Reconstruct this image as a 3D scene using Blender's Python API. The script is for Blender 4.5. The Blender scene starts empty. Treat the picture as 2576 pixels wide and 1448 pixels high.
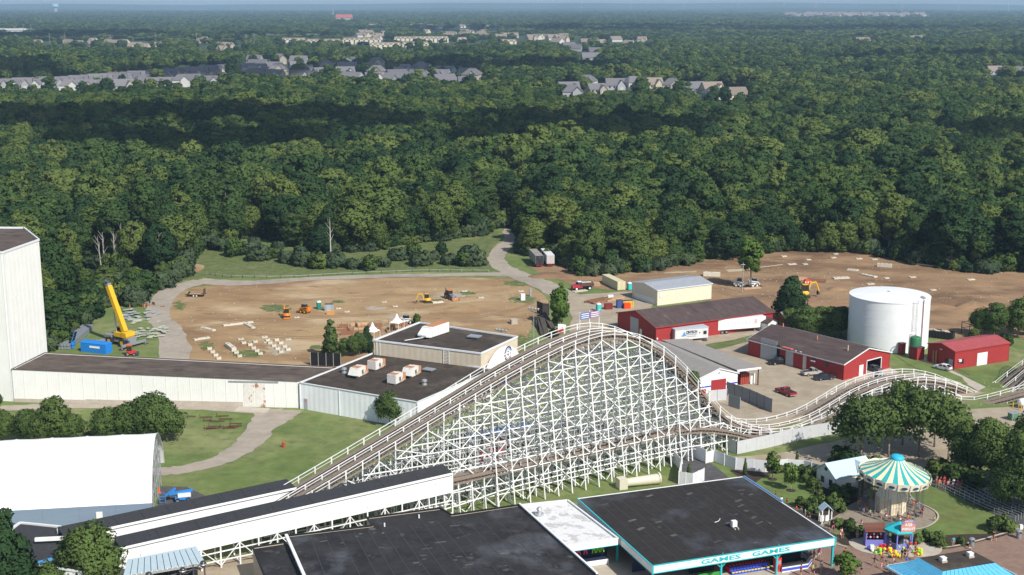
import bpy, math, random
import numpy as np
from mathutils import Vector, Matrix
from mathutils.geometry import tessellate_polygon
random.seed(7)
RNG = np.random.default_rng(7)
S = bpy.context.scene
COL = S.collection
# ------------------------------------------------------------------ camera, sky, sun, exposure
CAM_H = 85.0                      # viewing deck of a lattice tower
TILT = math.atan(1114 / 5200)     # the horizon lies near the top of the picture
cam = bpy.data.cameras.new('Camera')
cam.sensor_width = 36.0
cam.lens = 36.0 * 5200 / 4000
cam.clip_start = 0.5
cam.clip_end = 60000
camo = bpy.data.objects.new('Camera', cam)
COL.objects.link(camo)
camo.location = (0, 0, CAM_H)
camo.rotation_euler = (math.pi / 2 - TILT, 0, 0)
S.camera = camo
SUN_AZ = (0.62, -0.785)           # towards the sun, on the ground: right and behind
SUN_EL = math.radians(42)
w = bpy.data.worlds.new('World')
S.world = w
w.use_nodes = True
nt = w.node_tree
sky = nt.nodes.new('ShaderNodeTexSky')
sky.sky_type = 'NISHITA'
sky.sun_disc = False
sky.sun_elevation = SUN_EL
sky.sun_rotation = math.atan2(SUN_AZ[0], SUN_AZ[1])
sky.altitude = 250
sky.air_density = 1.0
sky.dust_density = 1.0
bg = nt.nodes['Background']
bg.inputs[1].default_value = 0.10
nt.links.new(sky.outputs[0], bg.inputs[0])
sl = bpy.data.lights.new('sun', 'SUN')
sl.energy = 4.2
sl.angle = math.radians(0.5)
sl.color = (1.0, 0.955, 0.88)
so = bpy.data.objects.new('sun', sl)
COL.objects.link(so)
sd = Vector((SUN_AZ[0] * math.cos(SUN_EL), SUN_AZ[1] * math.cos(SUN_EL), math.sin(SUN_EL)))
so.rotation_euler = sd.to_track_quat('Z', 'Y').to_euler()
so.location = (60, -60, 120)
S.view_settings.view_transform = 'Standard'
S.view_settings.look = 'None'
S.view_settings.exposure = 0.35
S.view_settings.gamma = 1.0
S.cycles.use_denoising = True
S.cycles.max_bounces = 6
S.cycles.diffuse_bounces = 3
S.cycles.glossy_bounces = 2
S.cycles.transmission_bounces = 4
S.cycles.volume_bounces = 0
S.cycles.transparent_max_bounces = 4
# ------------------------------------------------------------------ survey: a sight line of the photograph to a place on the ground
FV = 5200 / 1.5528
def at(x, y, z=0.0):
 u = (x - 1288.0) / FV
 v = (724.0 - y) / FV
 dy = math.cos(TILT) + v * math.sin(TILT)
 dz = -math.sin(TILT) + v * math.cos(TILT)
 t = (z - CAM_H) / dz
 return Vector((u * t, dy * t, z))
def crop(ox, oy, s):
 return lambda x, y, z=0.0: at((ox + x / s) / 1.5528, (oy + y / s) / 1.5528, z)
def proj(p):
 z = p[2] - CAM_H
 d = p[1] * math.cos(TILT) - z * math.sin(TILT)
 v = p[1] * math.sin(TILT) + z * math.cos(TILT)
 return 1288 + FV * p[0] / d, 724 - FV * v / d
def heading(a, b):
 return math.atan2(b[1] - a[1], b[0] - a[0])
# ------------------------------------------------------------------ materials
MATS = {}
def mat(name, col, rough=0.8, metal=0.0, var=0.0, vs=1.0, col2=None, thr=(0.45, 0.65), bump=0.0, bs=4.0,
  corr=None, spec=0.3, world=False, stretch=(1, 1, 1), rnd=0.0, alpha=None, trans=0.0, cw=None):
 """Procedural surface: base colour, noise in value, a second colour in patches, bump, corrugation."""
 if name in MATS:
  return MATS[name]
 m = bpy.data.materials.new(name)
 m.use_nodes = True
 n = m.node_tree.nodes
 L = m.node_tree.links.new
 b = n['Principled BSDF']
 b.inputs['Roughness'].default_value = rough
 b.inputs['Metallic'].default_value = metal
 b.inputs['Specular IOR Level'].default_value = spec
 if world:
  g = n.new('ShaderNodeNewGeometry')
  src = g.outputs['Position']
 else:
  g = n.new('ShaderNodeTexCoord')
  src = g.outputs['Object']
 mp = n.new('ShaderNodeMapping')
 mp.inputs['Scale'].default_value = stretch
 L(src, mp.inputs['Vector'])
 vec = mp.outputs[0]
 rgb = n.new('ShaderNodeRGB')
 rgb.outputs[0].default_value = (*col, 1)
 out = rgb.outputs[0]
 def noise(scale, detail=4.0, rg=0.6):
  t = n.new('ShaderNodeTexNoise')
  t.inputs['Scale'].default_value = scale
  t.inputs['Detail'].default_value = detail
  t.inputs['Roughness'].default_value = rg
  L(vec, t.inputs['Vector'])
  return t.outputs['Fac']
 cl = col2 if isinstance(col2, list) else ([(col2, vs, thr)] if col2 else [])
 for (c2, sc, th) in cl:
  r = n.new('ShaderNodeMapRange')
  r.inputs[1].default_value = th[0]
  r.inputs[2].default_value = th[1]
  L(noise(sc, 5.0), r.inputs[0])
  mx = n.new('ShaderNodeMix')
  mx.data_type = 'RGBA'
  L(r.outputs[0], mx.inputs[0])
  L(out, mx.inputs[6])
  mx.inputs[7].default_value = (*c2, 1)
  out = mx.outputs[2]
 if var or rnd:
  hv = n.new('ShaderNodeHueSaturation')
  if var:
   r = n.new('ShaderNodeMapRange')
   r.inputs[1].default_value = 0.3
   r.inputs[2].default_value = 0.7
   r.inputs[3].default_value = 1 - var
   r.inputs[4].default_value = 1 + var
   L(noise(vs * 2.7), r.inputs[0])
   val = r.outputs[0]
  if rnd:
   oi = n.new('ShaderNodeObjectInfo')
   r2 = n.new('ShaderNodeMapRange')
   r2.inputs[3].default_value = 1 - rnd
   r2.inputs[4].default_value = 1 + rnd
   L(oi.outputs['Random'], r2.inputs[0])
   if var:
    mm = n.new('ShaderNodeMath')
    mm.operation = 'MULTIPLY'
    L(val, mm.inputs[0])
    L(r2.outputs[0], mm.inputs[1])
    val = mm.outputs[0]
   else:
    val = r2.outputs[0]
  L(val, hv.inputs['Value'])
  L(out, hv.inputs['Color'])
  out = hv.outputs[0]
 L(out, b.inputs['Base Color'])
 if bump or corr:
  bp = n.new('ShaderNodeBump')
  bp.inputs['Strength'].default_value = 0.5 if bump else 0.8
  bp.inputs['Distance'].default_value = bump if bump else (cw or 0.05)
  if corr:
   sx = n.new('ShaderNodeSeparateXYZ')
   L(vec, sx.inputs[0])
   ad = n.new('ShaderNodeMath')
   L(sx.outputs[0], ad.inputs[0])
   L(sx.outputs[1], ad.inputs[1])
   ml = n.new('ShaderNodeMath')
   ml.operation = 'MULTIPLY'
   ml.inputs[1].default_value = corr
   L(ad.outputs[0], ml.inputs[0])
   sn = n.new('ShaderNodeMath')
   sn.operation = 'SINE'
   L(ml.outputs[0], sn.inputs[0])
   L(sn.outputs[0], bp.inputs['Height'])
  else:
   L(noise(bs, 6.0), bp.inputs['Height'])
  L(bp.outputs[0], b.inputs['Normal'])
 if trans:
  b.inputs['Transmission Weight'].default_value = trans
 MATS[name] = m
 return m
# ------------------------------------------------------------------ mesh builder and scene tree
class MB:
 def __init__(self):
  self.v = []
  self.f = []
 def add(self, vs, fs):
  o = len(self.v)
  self.v += [tuple(p) for p in vs]
  self.f += [tuple(i + o for i in f) for f in fs]
  return self
 def hexa(self, p):
  return self.add(p, [(0, 3, 2, 1), (4, 5, 6, 7), (0, 1, 5, 4), (1, 2, 6, 5), (2, 3, 7, 6), (3, 0, 4, 7)])
 def box(self, x, y, z, sx, sy, sz, rz=0.0):
  """centre x, y; bottom z; sizes."""
  c, s = math.cos(rz), math.sin(rz)
  p = []
  for dz in (0, sz):
   for (a, b) in ((-1, -1), (1, -1), (1, 1), (-1, 1)):
    u, v = a * sx / 2, b * sy / 2
    p.append((x + u * c - v * s, y + u * s + v * c, z + dz))
  return self.hexa(p)
 def bar(self, p, q, wd, ht=None, up=(0, 0, 1)):
  p, q = Vector(p), Vector(q)
  ht = ht or wd
  d = (q - p)
  if d.length < 1e-6:
   return self
  d.normalize()
  u = Vector(up)
  if abs(d.dot(u)) > 0.98:
   u = Vector((1, 0, 0))
  s = d.cross(u).normalized()
  t = s.cross(d)
  a, b = s * wd / 2, t * ht / 2
  return self.hexa([p - a - b, p + a - b, p + a + b, p - a + b, q - a - b, q + a - b, q + a + b, q - a + b])
 def cyl(self, p, q, r0, r1=None, n=10, cap=True):
  p, q = Vector(p), Vector(q)
  r1 = r0 if r1 is None else r1
  d = (q - p).normalized()
  u = Vector((0, 0, 1)) if abs(d.z) < 0.9 else Vector((1, 0, 0))
  s = d.cross(u).normalized()
  t = s.cross(d)
  vs = []
  for (c, r) in ((p, r0), (q, r1)):
   for i in range(n):
    a = 2 * math.pi * i / n
    vs.append(c + s * (r * math.cos(a)) - t * (r * math.sin(a)))
  fs = [(i, (i + 1) % n, n + (i + 1) % n, n + i) for i in range(n)]
  if cap:
   fs += [tuple(range(n - 1, -1, -1)), tuple(range(n, 2 * n))]
  return self.add(vs, fs)
 def tube(self, pts, r, n=6):
  for a, b in zip(pts[:-1], pts[1:]):
   self.cyl(a, b, r, r, n)
  return self
 def prism(self, poly, z0, z1):
  """poly: counter-clockwise (x, y)."""
  n = len(poly)
  vs = [(p[0], p[1], z0) for p in poly] + [(p[0], p[1], z1) for p in poly]
  fs = [(i, (i + 1) % n, n + (i + 1) % n, n + i) for i in range(n)]
  return self.add(vs, fs + [tuple(range(n - 1, -1, -1)), tuple(range(n, 2 * n))])
 def slab(self, pts, t):
  """a plate of thickness t under the (planar) outline pts."""
  n = len(pts)
  vs = [tuple(p) for p in pts] + [(p[0], p[1], p[2] - t) for p in pts]
  fs = [tuple(range(n)), tuple(range(2 * n - 1, n - 1, -1))]
  fs += [((i + 1) % n, i, n + i, n + (i + 1) % n) for i in range(n)]
  return self.add(vs, fs)
 def lathe(self, prof, n=16, c=(0, 0, 0), cap=True):
  vs = []
  for (r, z) in prof:
   for i in range(n):
    a = 2 * math.pi * i / n
    vs.append((c[0] + r * math.cos(a), c[1] + r * math.sin(a), c[2] + z))
  fs = []
  for k in range(len(prof) - 1):
   for i in range(n):
    j = (i + 1) % n
    fs.append((k * n + i, k * n + j, (k + 1) * n + j, (k + 1) * n + i))
  if cap:
   fs += [tuple(range(n - 1, -1, -1)), tuple(range((len(prof) - 1) * n, len(prof) * n))]
  return self.add(vs, fs)
 def ball(self, x, y, z, rx, ry=None, rz=None, n=10, m=6):
  ry = ry or rx
  rz = rz or rx
  prof = []
  for k in range(1, m):
   a = -math.pi / 2 + math.pi * k / m
   prof.append((math.cos(a), math.sin(a)))
  o = MB().lathe(prof, n)
  return self.add([(x + p[0] * rx, y + p[1] * ry, z + p[2] * rz) for p in o.v], o.f)
 def poly(self, pts):
  return self.add(pts, [tuple(range(len(pts)))])
 def build(self, name, m, parent=None, smooth=False, loc=None, rz=0.0):
  me = bpy.data.meshes.new(name)
  me.from_pydata(self.v, [], self.f)
  if m is not None:
   me.materials.append(m)
  if smooth:
   me.polygons.foreach_set('use_smooth', [True] * len(me.polygons))
   try:
    me.set_sharp_from_angle(angle=math.radians(40))
   except Exception:
    pass
  me.update()
  o = bpy.data.objects.new(name, me)
  COL.objects.link(o)
  if parent is not None:
   o.parent = parent
  if loc is not None:
   o.location = loc
   o.rotation_euler = (0, 0, rz)
  return o
def tag(o, label=None, cat=None, group=None, kind=None):
 if label:
  o['label'] = label
 if cat:
  o['category'] = cat
 if group:
  o['group'] = group
 if kind:
  o['kind'] = kind
 return o
def thing(name, label, cat, loc=(0, 0, 0), rz=0.0, group=None):
 o = bpy.data.objects.new(name, None)
 o.empty_display_size = 0.3
 COL.objects.link(o)
 o.location = loc
 o.rotation_euler = (0, 0, rz)
 return tag(o, label, cat, group)
def inst(name, mesh, parent=None, loc=(0, 0, 0), rot=(0, 0, 0), scale=(1, 1, 1)):
 o = bpy.data.objects.new(name, mesh)
 COL.objects.link(o)
 if parent is not None:
  o.parent = parent
 o.location = loc
 o.rotation_euler = rot
 o.scale = scale
 return o
KIDS = {}
def copy_tree(o, parent=None):
 c = o.copy()
 COL.objects.link(c)
 c.parent = parent
 for k in list(o.children):
  copy_tree(k, c)
 return c
def ucube():
 if 'ucube' not in KIDS:
  m = MB().box(0, 0, -0.5, 1, 1, 1)
  me = bpy.data.meshes.new('beam')
  me.from_pydata(m.v, [], m.f)
  KIDS['ucube'] = me
 return KIDS['ucube']
def cube_mesh(m):
 k = 'cube_' + m.name
 if k not in KIDS:
  me = ucube().copy()
  me.materials.append(m)
  KIDS[k] = me
 return KIDS[k]
def beam(name, p, q, wd, ht, m, parent):
 """a timber between two points as an object of its own (shares one box mesh)."""
 p, q = Vector(p), Vector(q)
 d = q - p
 o = bpy.data.objects.new(name, cube_mesh(m))
 COL.objects.link(o)
 z = d.normalized()
 u = Vector((0, 0, 1)) if abs(z.z) < 0.97 else Vector((1, 0, 0))
 x = z.cross(u).normalized()
 y = z.cross(x)
 R = Matrix((x, y, z)).transposed()
 o.rotation_euler = R.to_euler()
 o.location = (p + q) / 2
 o.scale = (wd, ht, d.length)
 if parent is not None:
  o.parent = parent
 return o
def text_mesh(name, body, size, m, parent, loc, rot, depth=0.02, font_scale_x=1.0, align='CENTER'):
 cu = bpy.data.curves.new(name, 'FONT')
 cu.body = body
 cu.size = size
 cu.extrude = depth
 cu.align_x = align
 cu.align_y = 'CENTER'
 cu.resolution_u = 2
 cu.offset = 0.03 * size
 t = bpy.data.objects.new(name, cu)
 COL.objects.link(t)
 dg = bpy.context.evaluated_depsgraph_get()
 me = bpy.data.meshes.new_from_object(t.evaluated_get(dg))
 bpy.data.objects.remove(t)
 me.materials.clear()
 me.materials.append(m)
 o = bpy.data.objects.new(name, me)
 COL.objects.link(o)
 o.parent = parent
 o.location = loc
 o.rotation_euler = rot
 o.scale = (font_scale_x, 1, 1)
 return o
# ------------------------------------------------------------------ ground
def rough_edge(pts, step=2.5, amp=0.35, seed=1):
 r = random.Random(seed)
 out = []
 n = len(pts)
 for i in range(n):
  a, b = Vector(pts[i][:2]), Vector(pts[(i + 1) % n][:2])
  k = max(1, int((b - a).length / step))
  for j in range(k):
   p = a.lerp(b, j / k)
   if j:
    p += Vector((r.uniform(-amp, amp), r.uniform(-amp, amp)))
   out.append((p.x, p.y))
 return out
def smooth_loop(pts, k=5, closed=True):
 """Catmull-Rom through the points."""
 P = [Vector(p) for p in pts]
 n = len(P)
 out = []
 rng = range(n) if closed else range(n - 1)
 for i in rng:
  if closed:
   a, b, c, d = P[i - 1], P[i], P[(i + 1) % n], P[(i + 2) % n]
  else:
   a, b, c, d = P[max(i - 1, 0)], P[i], P[i + 1], P[min(i + 2, n - 1)]
  for j in range(k):
   t = j / k
   out.append(0.5 * ((2 * b) + (c - a) * t + (2 * a - 5 * b + 4 * c - d) * t * t + (3 * b - a - 3 * c + d) * t ** 3))
 if not closed:
  out.append(P[-1])
 return out
def sheet(name, pts, z, m, smooth=0, amp=0.3, step=2.5, seed=1, kind='structure', parent=None):
 P = [Vector((p[0], p[1], 0)) for p in pts]
 if smooth:
  P = smooth_loop(P, smooth)
 if amp:
  P = rough_edge(P, step, amp, seed)
 V = [Vector((p[0], p[1], 0)) for p in P]
 tri = tessellate_polygon([V])
 mb = MB()
 fs = []
 for t in tri:
  a, b, c = (V[i] for i in t)
  fs.append(t if (b - a).cross(c - a).z > 0 else (t[0], t[2], t[1]))
 mb.add([(p[0], p[1], z) for p in P], fs)
 o = mb.build(name, m, parent)
 if kind and parent is None:
  o['kind'] = kind
 return o
def vp(*px):
 return [at(x, y) for (x, y) in px]
def strip(name, centre, widths, z, m, amp=0.4, seed=1, kind='structure', k=6):
 P = smooth_loop([Vector((p[0], p[1], 0)) for p in centre], k, False)
 W = []
 for i in range(len(centre) - 1):
  for j in range(k):
   W.append(widths[i] + (widths[i + 1] - widths[i]) * j / k)
 W.append(widths[-1])
 r = random.Random(seed)
 Lf, Rt = [], []
 for i, p in enumerate(P):
  d = (P[min(i + 1, len(P) - 1)] - P[max(i - 1, 0)]).normalized()
  nrm = Vector((-d.y, d.x, 0))
  Lf.append(p + nrm * (W[i] / 2 + r.uniform(-amp, amp)))
  Rt.append(p - nrm * (W[i] / 2 + r.uniform(-amp, amp)))
 mb = MB()
 n = len(P)
 mb.add([(q.x, q.y, z) for q in Rt] + [(q.x, q.y, z) for q in Lf], [(i, i + 1, n + i + 1, n + i) for i in range(n - 1)])
 o = mb.build(name, m)
 o['kind'] = kind
 return o
m_floor = mat('forest_floor', (0.035, 0.05, 0.02), 1.0, var=0.35, vs=0.03, bump=0.4, bs=0.4, world=True)
m_lawn = mat('lawn_grass', (0.130, 0.175, 0.048), 1.0, var=0.20, vs=0.10, col2=[((0.22, 0.23, 0.095), 0.045, (0.45, 0.65)), ((0.10, 0.155, 0.048), 0.5, (0.5, 0.75))], bump=0.12, bs=2.5, world=True)
m_rough_grass = mat('rough_grass', (0.115, 0.145, 0.045), 1.0, var=0.3, vs=0.15, col2=[((0.15, 0.16, 0.07), 0.09, (0.5, 0.7))], bump=0.5, bs=0.9, world=True)
m_dirt = mat('graded_dirt', (0.35, 0.235, 0.12), 1.0, var=0.16, vs=0.06, col2=[((0.25, 0.150, 0.075), 0.03, (0.47, 0.62)), ((0.44, 0.33, 0.20), 0.075, (0.52, 0.66)), ((0.21, 0.125, 0.065), 0.22, (0.58, 0.70)), ((0.46, 0.38, 0.26), 0.9, (0.66, 0.74))], bump=0.15, bs=1.2, world=True, stretch=(0.55, 1, 1))
m_dirt_dark = mat('fresh_dirt', (0.285, 0.18, 0.10), 1.0, var=0.16, vs=0.07, col2=[((0.155, 0.09, 0.05), 0.045, (0.47, 0.64)), ((0.32, 0.21, 0.115), 0.1, (0.52, 0.68)), ((0.12, 0.075, 0.045), 0.35, (0.62, 0.72)), ((0.40, 0.31, 0.2), 1.1, (0.68, 0.76))], bump=0.25, bs=0.8, world=True, stretch=(0.6, 1, 1))
m_path = mat('worn_asphalt', (0.36, 0.31, 0.25), 0.95, var=0.12, vs=0.15, col2=[((0.27, 0.23, 0.19), 0.06, (0.5, 0.7)), ((0.20, 0.165, 0.13), 0.5, (0.66, 0.74))], bump=0.03, bs=6, world=True)
m_gravel = mat('gravel_yard', (0.36, 0.30, 0.22), 1.0, var=0.12, vs=0.12, col2=[((0.27, 0.21, 0.14), 0.07, (0.5, 0.72)), ((0.42, 0.37, 0.29), 0.2, (0.55, 0.75))], bump=0.08, bs=5, world=True)
m_conc = mat('concrete', (0.45, 0.40, 0.33), 0.9, var=0.1, vs=0.3, bump=0.02, bs=8, world=True)
m_asph = mat('dark_asphalt', (0.085, 0.082, 0.085), 0.9, var=0.25, vs=0.3, bump=0.02, bs=8, world=True)
m_plaza = mat('plaza_paving', (0.25, 0.165, 0.125), 0.9, var=0.15, vs=0.4, col2=[((0.19, 0.125, 0.095), 0.12, (0.5, 0.7))], bump=0.03, bs=7, world=True)
m_ride_pad = mat('ride_pad_concrete', (0.27, 0.225, 0.175), 0.9, var=0.12, vs=0.4, col2=[((0.15, 0.12, 0.09), 0.18, (0.5, 0.68))], bump=0.02, bs=7, world=True)
m_bark_bed = mat('mulch', (0.05, 0.035, 0.025), 1.0, var=0.3, vs=1.0, bump=0.1, bs=3, world=True)
# one sheet that reaches the horizon, with low ridges far away
mb = MB()
ring = [0, 60, 170, 420, 900, 2000, 4500, 9000, 14000, 17000, 19000, 22000, 26000]
ang = [math.radians(a) for a in np.linspace(35, 145, 56)]
def far_h(r, a):
 if r < 8000:
  return -0.06
 ridge = 14 + 9 * math.sin(a * 9 + 1.0) + 7 * math.sin(a * 23 + 2.0) + 4 * math.sin(a * 51)
 if r > 18000:
  ridge += 44 + 10 * math.sin(a * 5 + 0.6) + 16 * (a - math.pi / 2) + 3 * math.sin(a * 37)
 return ridge * min(1, (r - 8000) / 6000)
vs, fs = [], []
for i, r in enumerate(ring):
 for a in ang:
  vs.append((r * math.cos(a), r * math.sin(a) - (80 if r < 900 else 0), far_h(r, a)))
n = len(ang)
for i in range(len(ring) - 1):
 for j in range(n - 1):
  fs.append((i * n + j + 1, i * n + j, (i + 1) * n + j, (i + 1) * n + j + 1))
mb.add(vs, fs)
m_far = mat('far_woodland', (0.035, 0.06, 0.022), 1.0, var=0.5, vs=0.012, col2=[((0.07, 0.085, 0.03), 0.0022, (0.55, 0.7))], bump=4.0, bs=0.02, world=True)
g = mb.build('ground', m_far)
g['kind'] = 'structure'
# edge of the wood, from left to right, as seen at the feet of the trees
EDGE = [(-260, 905), (105, 884), (150, 850), (215, 795), (330, 748), (425, 712), (452, 660), (480, 622), (560, 604),
  (700, 606), (800, 640), (900, 640), (1000, 622), (1120, 608), (1200, 596), (1246, 572), (1262, 548), (1300, 548), (1318, 575),
  (1322, 612), (1338, 640), (1400, 668), (1480, 684), (1600, 690), (1700, 672), (1800, 655), (1930, 640), (2100, 633), (2200, 645),
  (2290, 662), (2430, 690), (2576, 690), (2860, 700)]
edge_w = vp(*EDGE)
clear_poly = [(p.x, p.y) for p in edge_w] + [(260, 100), (-260, 100)]
CP = np.array(clear_poly)
def in_poly(x, y, P=CP):
 x = np.asarray(x, float)
 y = np.asarray(y, float)
 ins = np.zeros(x.shape, bool)
 j = len(P) - 1
 for i in range(len(P)):
  xi, yi = P[i]
  xj, yj = P[j]
  c = ((yi > y) != (yj > y)) & (x < (xj - xi) * (y - yi) / (yj - yi + 1e-12) + xi)
  ins ^= c
  j = i
 return ins
park = [Vector((p.x * 1.0, p.y + 5, 0)) for p in edge_w] + [Vector((260, 100, 0)), Vector((-260, 100, 0))]
sheet('lawn', park, -0.02, m_lawn, amp=1.2, step=5, seed=3)
sheet('meadow', vp((440, 705), (470, 640), (560, 606), (800, 636), (1000, 622), (1200, 600), (1250, 580), (1258, 600), (1232, 640), (1262, 676), (1230, 684), (1000, 683), (800, 692), (560, 700)), 0.0, m_rough_grass, amp=0.8, seed=5)
# construction site on the left
sheet('dirt', vp((455, 915), (476, 880), (452, 850), (425, 812), (410, 775), (440, 745), (500, 722), (620, 716), (800, 706), (1000, 700), (1280, 702), (1335, 722), (1372, 748), (1376, 778), (1345, 800), (1328, 850), (1310, 880), (1240, 920), (900, 950), (700, 950)), 0.012, m_dirt, smooth=4, amp=0.5, step=2, seed=7)
sheet('earth', vp((1330, 672), (1400, 666), (1480, 679), (1600, 685), (1700, 667), (1800, 650), (1930, 635), (2100, 628), (2200, 639), (2290, 656), (2430, 684), (2576, 685), (2760, 694), (2760, 850), (2500, 850), (2330, 850), (2000, 790), (1900, 770), (1600, 735), (1440, 720)), 0.014, m_dirt_dark, amp=0.7, step=3, seed=9)
# patches of grass left on the dirt
def blotches(name, cx, cy, rx, ry, z, m, seed, n=16):
 r = random.Random(seed)
 mb = MB()
 for k in range(n):
  a = r.uniform(0, 6.28)
  q = r.random() ** 0.6
  bx, by = cx + rx * q * math.cos(a), cy + ry * q * math.sin(a)
  s = (1.15 - q) * r.uniform(0.35, 0.7)
  c = at(bx, by)
  w_ = s * rx * 0.115
  P_ = [(c.x + w_ * math.cos(t) * r.uniform(0.6, 1.2), c.y + w_ * 0.8 * math.sin(t) * r.uniform(0.6, 1.2), z + 0.0004 * k) for t in np.linspace(0, 2 * math.pi, 12)[:-1]]
  mb.poly(P_)
 o = mb.build(name, m)
 o['kind'] = 'structure'
 return o
for i, (cx, cy, rx, ry) in enumerate([(690, 776, 40, 9), (1300, 714, 34, 8), (1170, 738, 26, 5), (450, 770, 18, 14), (625, 890, 40, 8), (800, 875, 20, 6), (1100, 757, 16, 4), (1316, 755, 34, 9), (1310, 860, 26, 16), (520, 870, 18, 14), (850, 760, 16, 4), (1035, 812, 26, 6)]):
 blotches('grass_patch', cx, cy, rx * 1.15, ry * 1.15, 0.02 + 0.001 * i, m_rough_grass, 20 + i, 34)
# pale fill around the footings and dark wet marks
m_fill = mat('pale_fill', (0.38, 0.32, 0.24), 1.0, var=0.15, vs=0.3, bump=0.05, bs=3, world=True)
for i, (cx, cy, rx, ry) in enumerate([(945, 776, 26, 5), (985, 800, 16, 4), (700, 880, 30, 14), (950, 860, 40, 10), (1060, 900, 60, 12), (1240, 905, 60, 10), (1130, 745, 40, 6)]):
 blotches('gravel_patch', cx, cy, rx * 1.2, ry * 1.2, 0.036 + 0.001 * i, m_fill, 50 + i, 30)
sheet('bare_earth', vp((452, 668), (470, 664), (512, 668), (505, 682), (470, 688), (448, 684)), 0.045, m_dirt, smooth=3, amp=0.4, seed=61)
# service road: round the left of the dirt, along its far side, up into the wood and to the yards
strip('service_road', vp((428, 1000), (432, 930), (440, 880), (425, 830), (398, 800), (402, 768), (440, 728), (510, 708)), [9, 7.5, 8, 6.5, 6, 6.5, 7, 7.5], 0.05, m_path, seed=2)
strip('service_road', vp((496, 706), (560, 712), (640, 712), (740, 705), (850, 699), (1000, 695), (1150, 692), (1290, 691)), [7.5, 8, 6.5, 5.5, 5.2, 5, 5, 6], 0.056, m_path, seed=3)
strip('service_road', vp((1300, 548), (1285, 580), (1288, 600), (1262, 625), (1248, 650), (1262, 672), (1310, 695), (1365, 716), (1420, 745), (1470, 775), (1500, 820), (1480, 900)), [6, 6, 5.5, 5.5, 6, 6.5, 8, 8, 9, 10, 11, 11], 0.062, m_path, seed=4)
sheet('storage_yard', vp((1400, 728), (1460, 742), (1560, 735), (1640, 735), (1640, 800), (1600, 840), (1560, 870), (1480, 880), (1430, 850), (1440, 800)), 0.068, m_gravel, amp=0.4, seed=5)
sheet('yard', vp((1640, 870), (1760, 850), (1820, 835), (1940, 812), (1965, 830), (1930, 870), (2050, 920), (2145, 955), (2260, 940), (2330, 945), (2420, 975), (2480, 990), (2400, 1010), (2150, 1040), (2020, 1062), (1900, 1085), (1800, 1070), (1740, 1000), (1690, 930)), 0.03, m_gravel, amp=0.4, seed=6)
sheet('concrete_apron', vp((2140, 950), (2235, 924), (2262, 938), (2170, 972)), 0.05, m_conc, amp=0.0)
sheet('verge', vp((2240, 888), (2260, 880), (2330, 912), (2420, 950), (2436, 968), (2400, 962), (2300, 925)), 0.055, m_lawn, amp=0.3, seed=8)
sheet('verge', vp((2400, 925), (2470, 905), (2500, 905), (2460, 935), (2440, 945)), 0.06, m_lawn, amp=0.3, seed=9)
sheet('lane', vp((2262, 876), (2300, 890), (2430, 950), (2480, 975), (2460, 985), (2420, 960), (2340, 925), (2250, 890)), 0.045, m_conc, amp=0.2, seed=10)
sheet('verge', vp((1905, 868), (1930, 862), (1960, 888), (2040, 925), (2020, 930), (1940, 905)), 0.058, m_rough_grass, smooth=3, amp=0.3, seed=11)
sheet('verge', vp((1775, 868), (1850, 855), (1935, 832), (1950, 842), (1860, 866), (1800, 880)), 0.062, m_rough_grass, smooth=3, amp=0.3, seed=12)
# curving drive over the lawn, lower left
strip('drive', vp((-80, 1035), (60, 1026), (200, 1022), (420, 1024), (560, 1028), (700, 1038)), [5, 4, 3, 3, 4, 5], 0.03, m_path, seed=13)
strip('drive', vp((705, 1032), (690, 1048), (655, 1080), (620, 1120), (560, 1155), (480, 1178), (400, 1188), (300, 1190)), [10, 9, 6, 5.5, 5, 4.5, 4.5, 4.5], 0.04, m_path, seed=14)
sheet('concrete_apron', vp((600, 1024), (680, 1028), (670, 1040), (590, 1036)), 0.05, m_conc, amp=0.1)
sheet('tent_forecourt', vp((400, 1225), (470, 1226), (545, 1262), (520, 1330), (380, 1350), (200, 1345), (190, 1310), (400, 1290)), 0.045, m_asph, amp=0.2)
# brown road beyond the white fence, plaza and garden on the right
sheet('back_lane', vp((1840, 1150), (1960, 1140), (2150, 1100), (2330, 1040), (2700, 1010), (2760, 1200), (2480, 1160), (2300, 1190), (2120, 1190), (1960, 1170), (1850, 1165)), 0.02, m_gravel, amp=0.3, seed=15)
sheet('plaza', vp((1150, 1500), (1700, 1420), (1980, 1330), (2040, 1320), (2120, 1372), (2250, 1400), (2350, 1385), (2700, 1310), (2900, 1500), (2300, 1700), (1150, 1700)), 0.03, m_plaza, amp=0.1, seed=16)
sheet('arcade_floor', vp((860, 1560), (1200, 1330), (1420, 1300), (1800, 1290), (2060, 1400), (1800, 1560)), 0.045, m_conc, amp=0.05, seed=18)
sheet('service_court', vp((380, 1448), (660, 1390), (720, 1500), (700, 1700), (0, 1700), (0, 1500)), 0.02, m_gravel, amp=0.3, seed=17)
sheet('asphalt_court', vp((1700, 1140), (1770, 1150), (1830, 1200), (1850, 1215), (1760, 1240), (1715, 1215)), 0.05, m_asph, amp=0.1)
sheet('queue_path', vp((1850, 1212), (1880, 1208), (2010, 1290), (2100, 1345), (2070, 1370)), 0.055, m_asph, amp=0.05)
sheet('queue_yard', vp((2330, 1205), (2400, 1195), (2700, 1260), (2700, 1330), (2560, 1320), (2345, 1222)), 0.04, m_asph, amp=0.05)
m_lawn2 = mat('garden_lawn', (0.125, 0.18, 0.05), 1.0, var=0.16, vs=0.2, col2=[((0.13, 0.145, 0.045), 0.1, (0.45, 0.7))], bump=0.06, bs=4, world=True)
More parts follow.
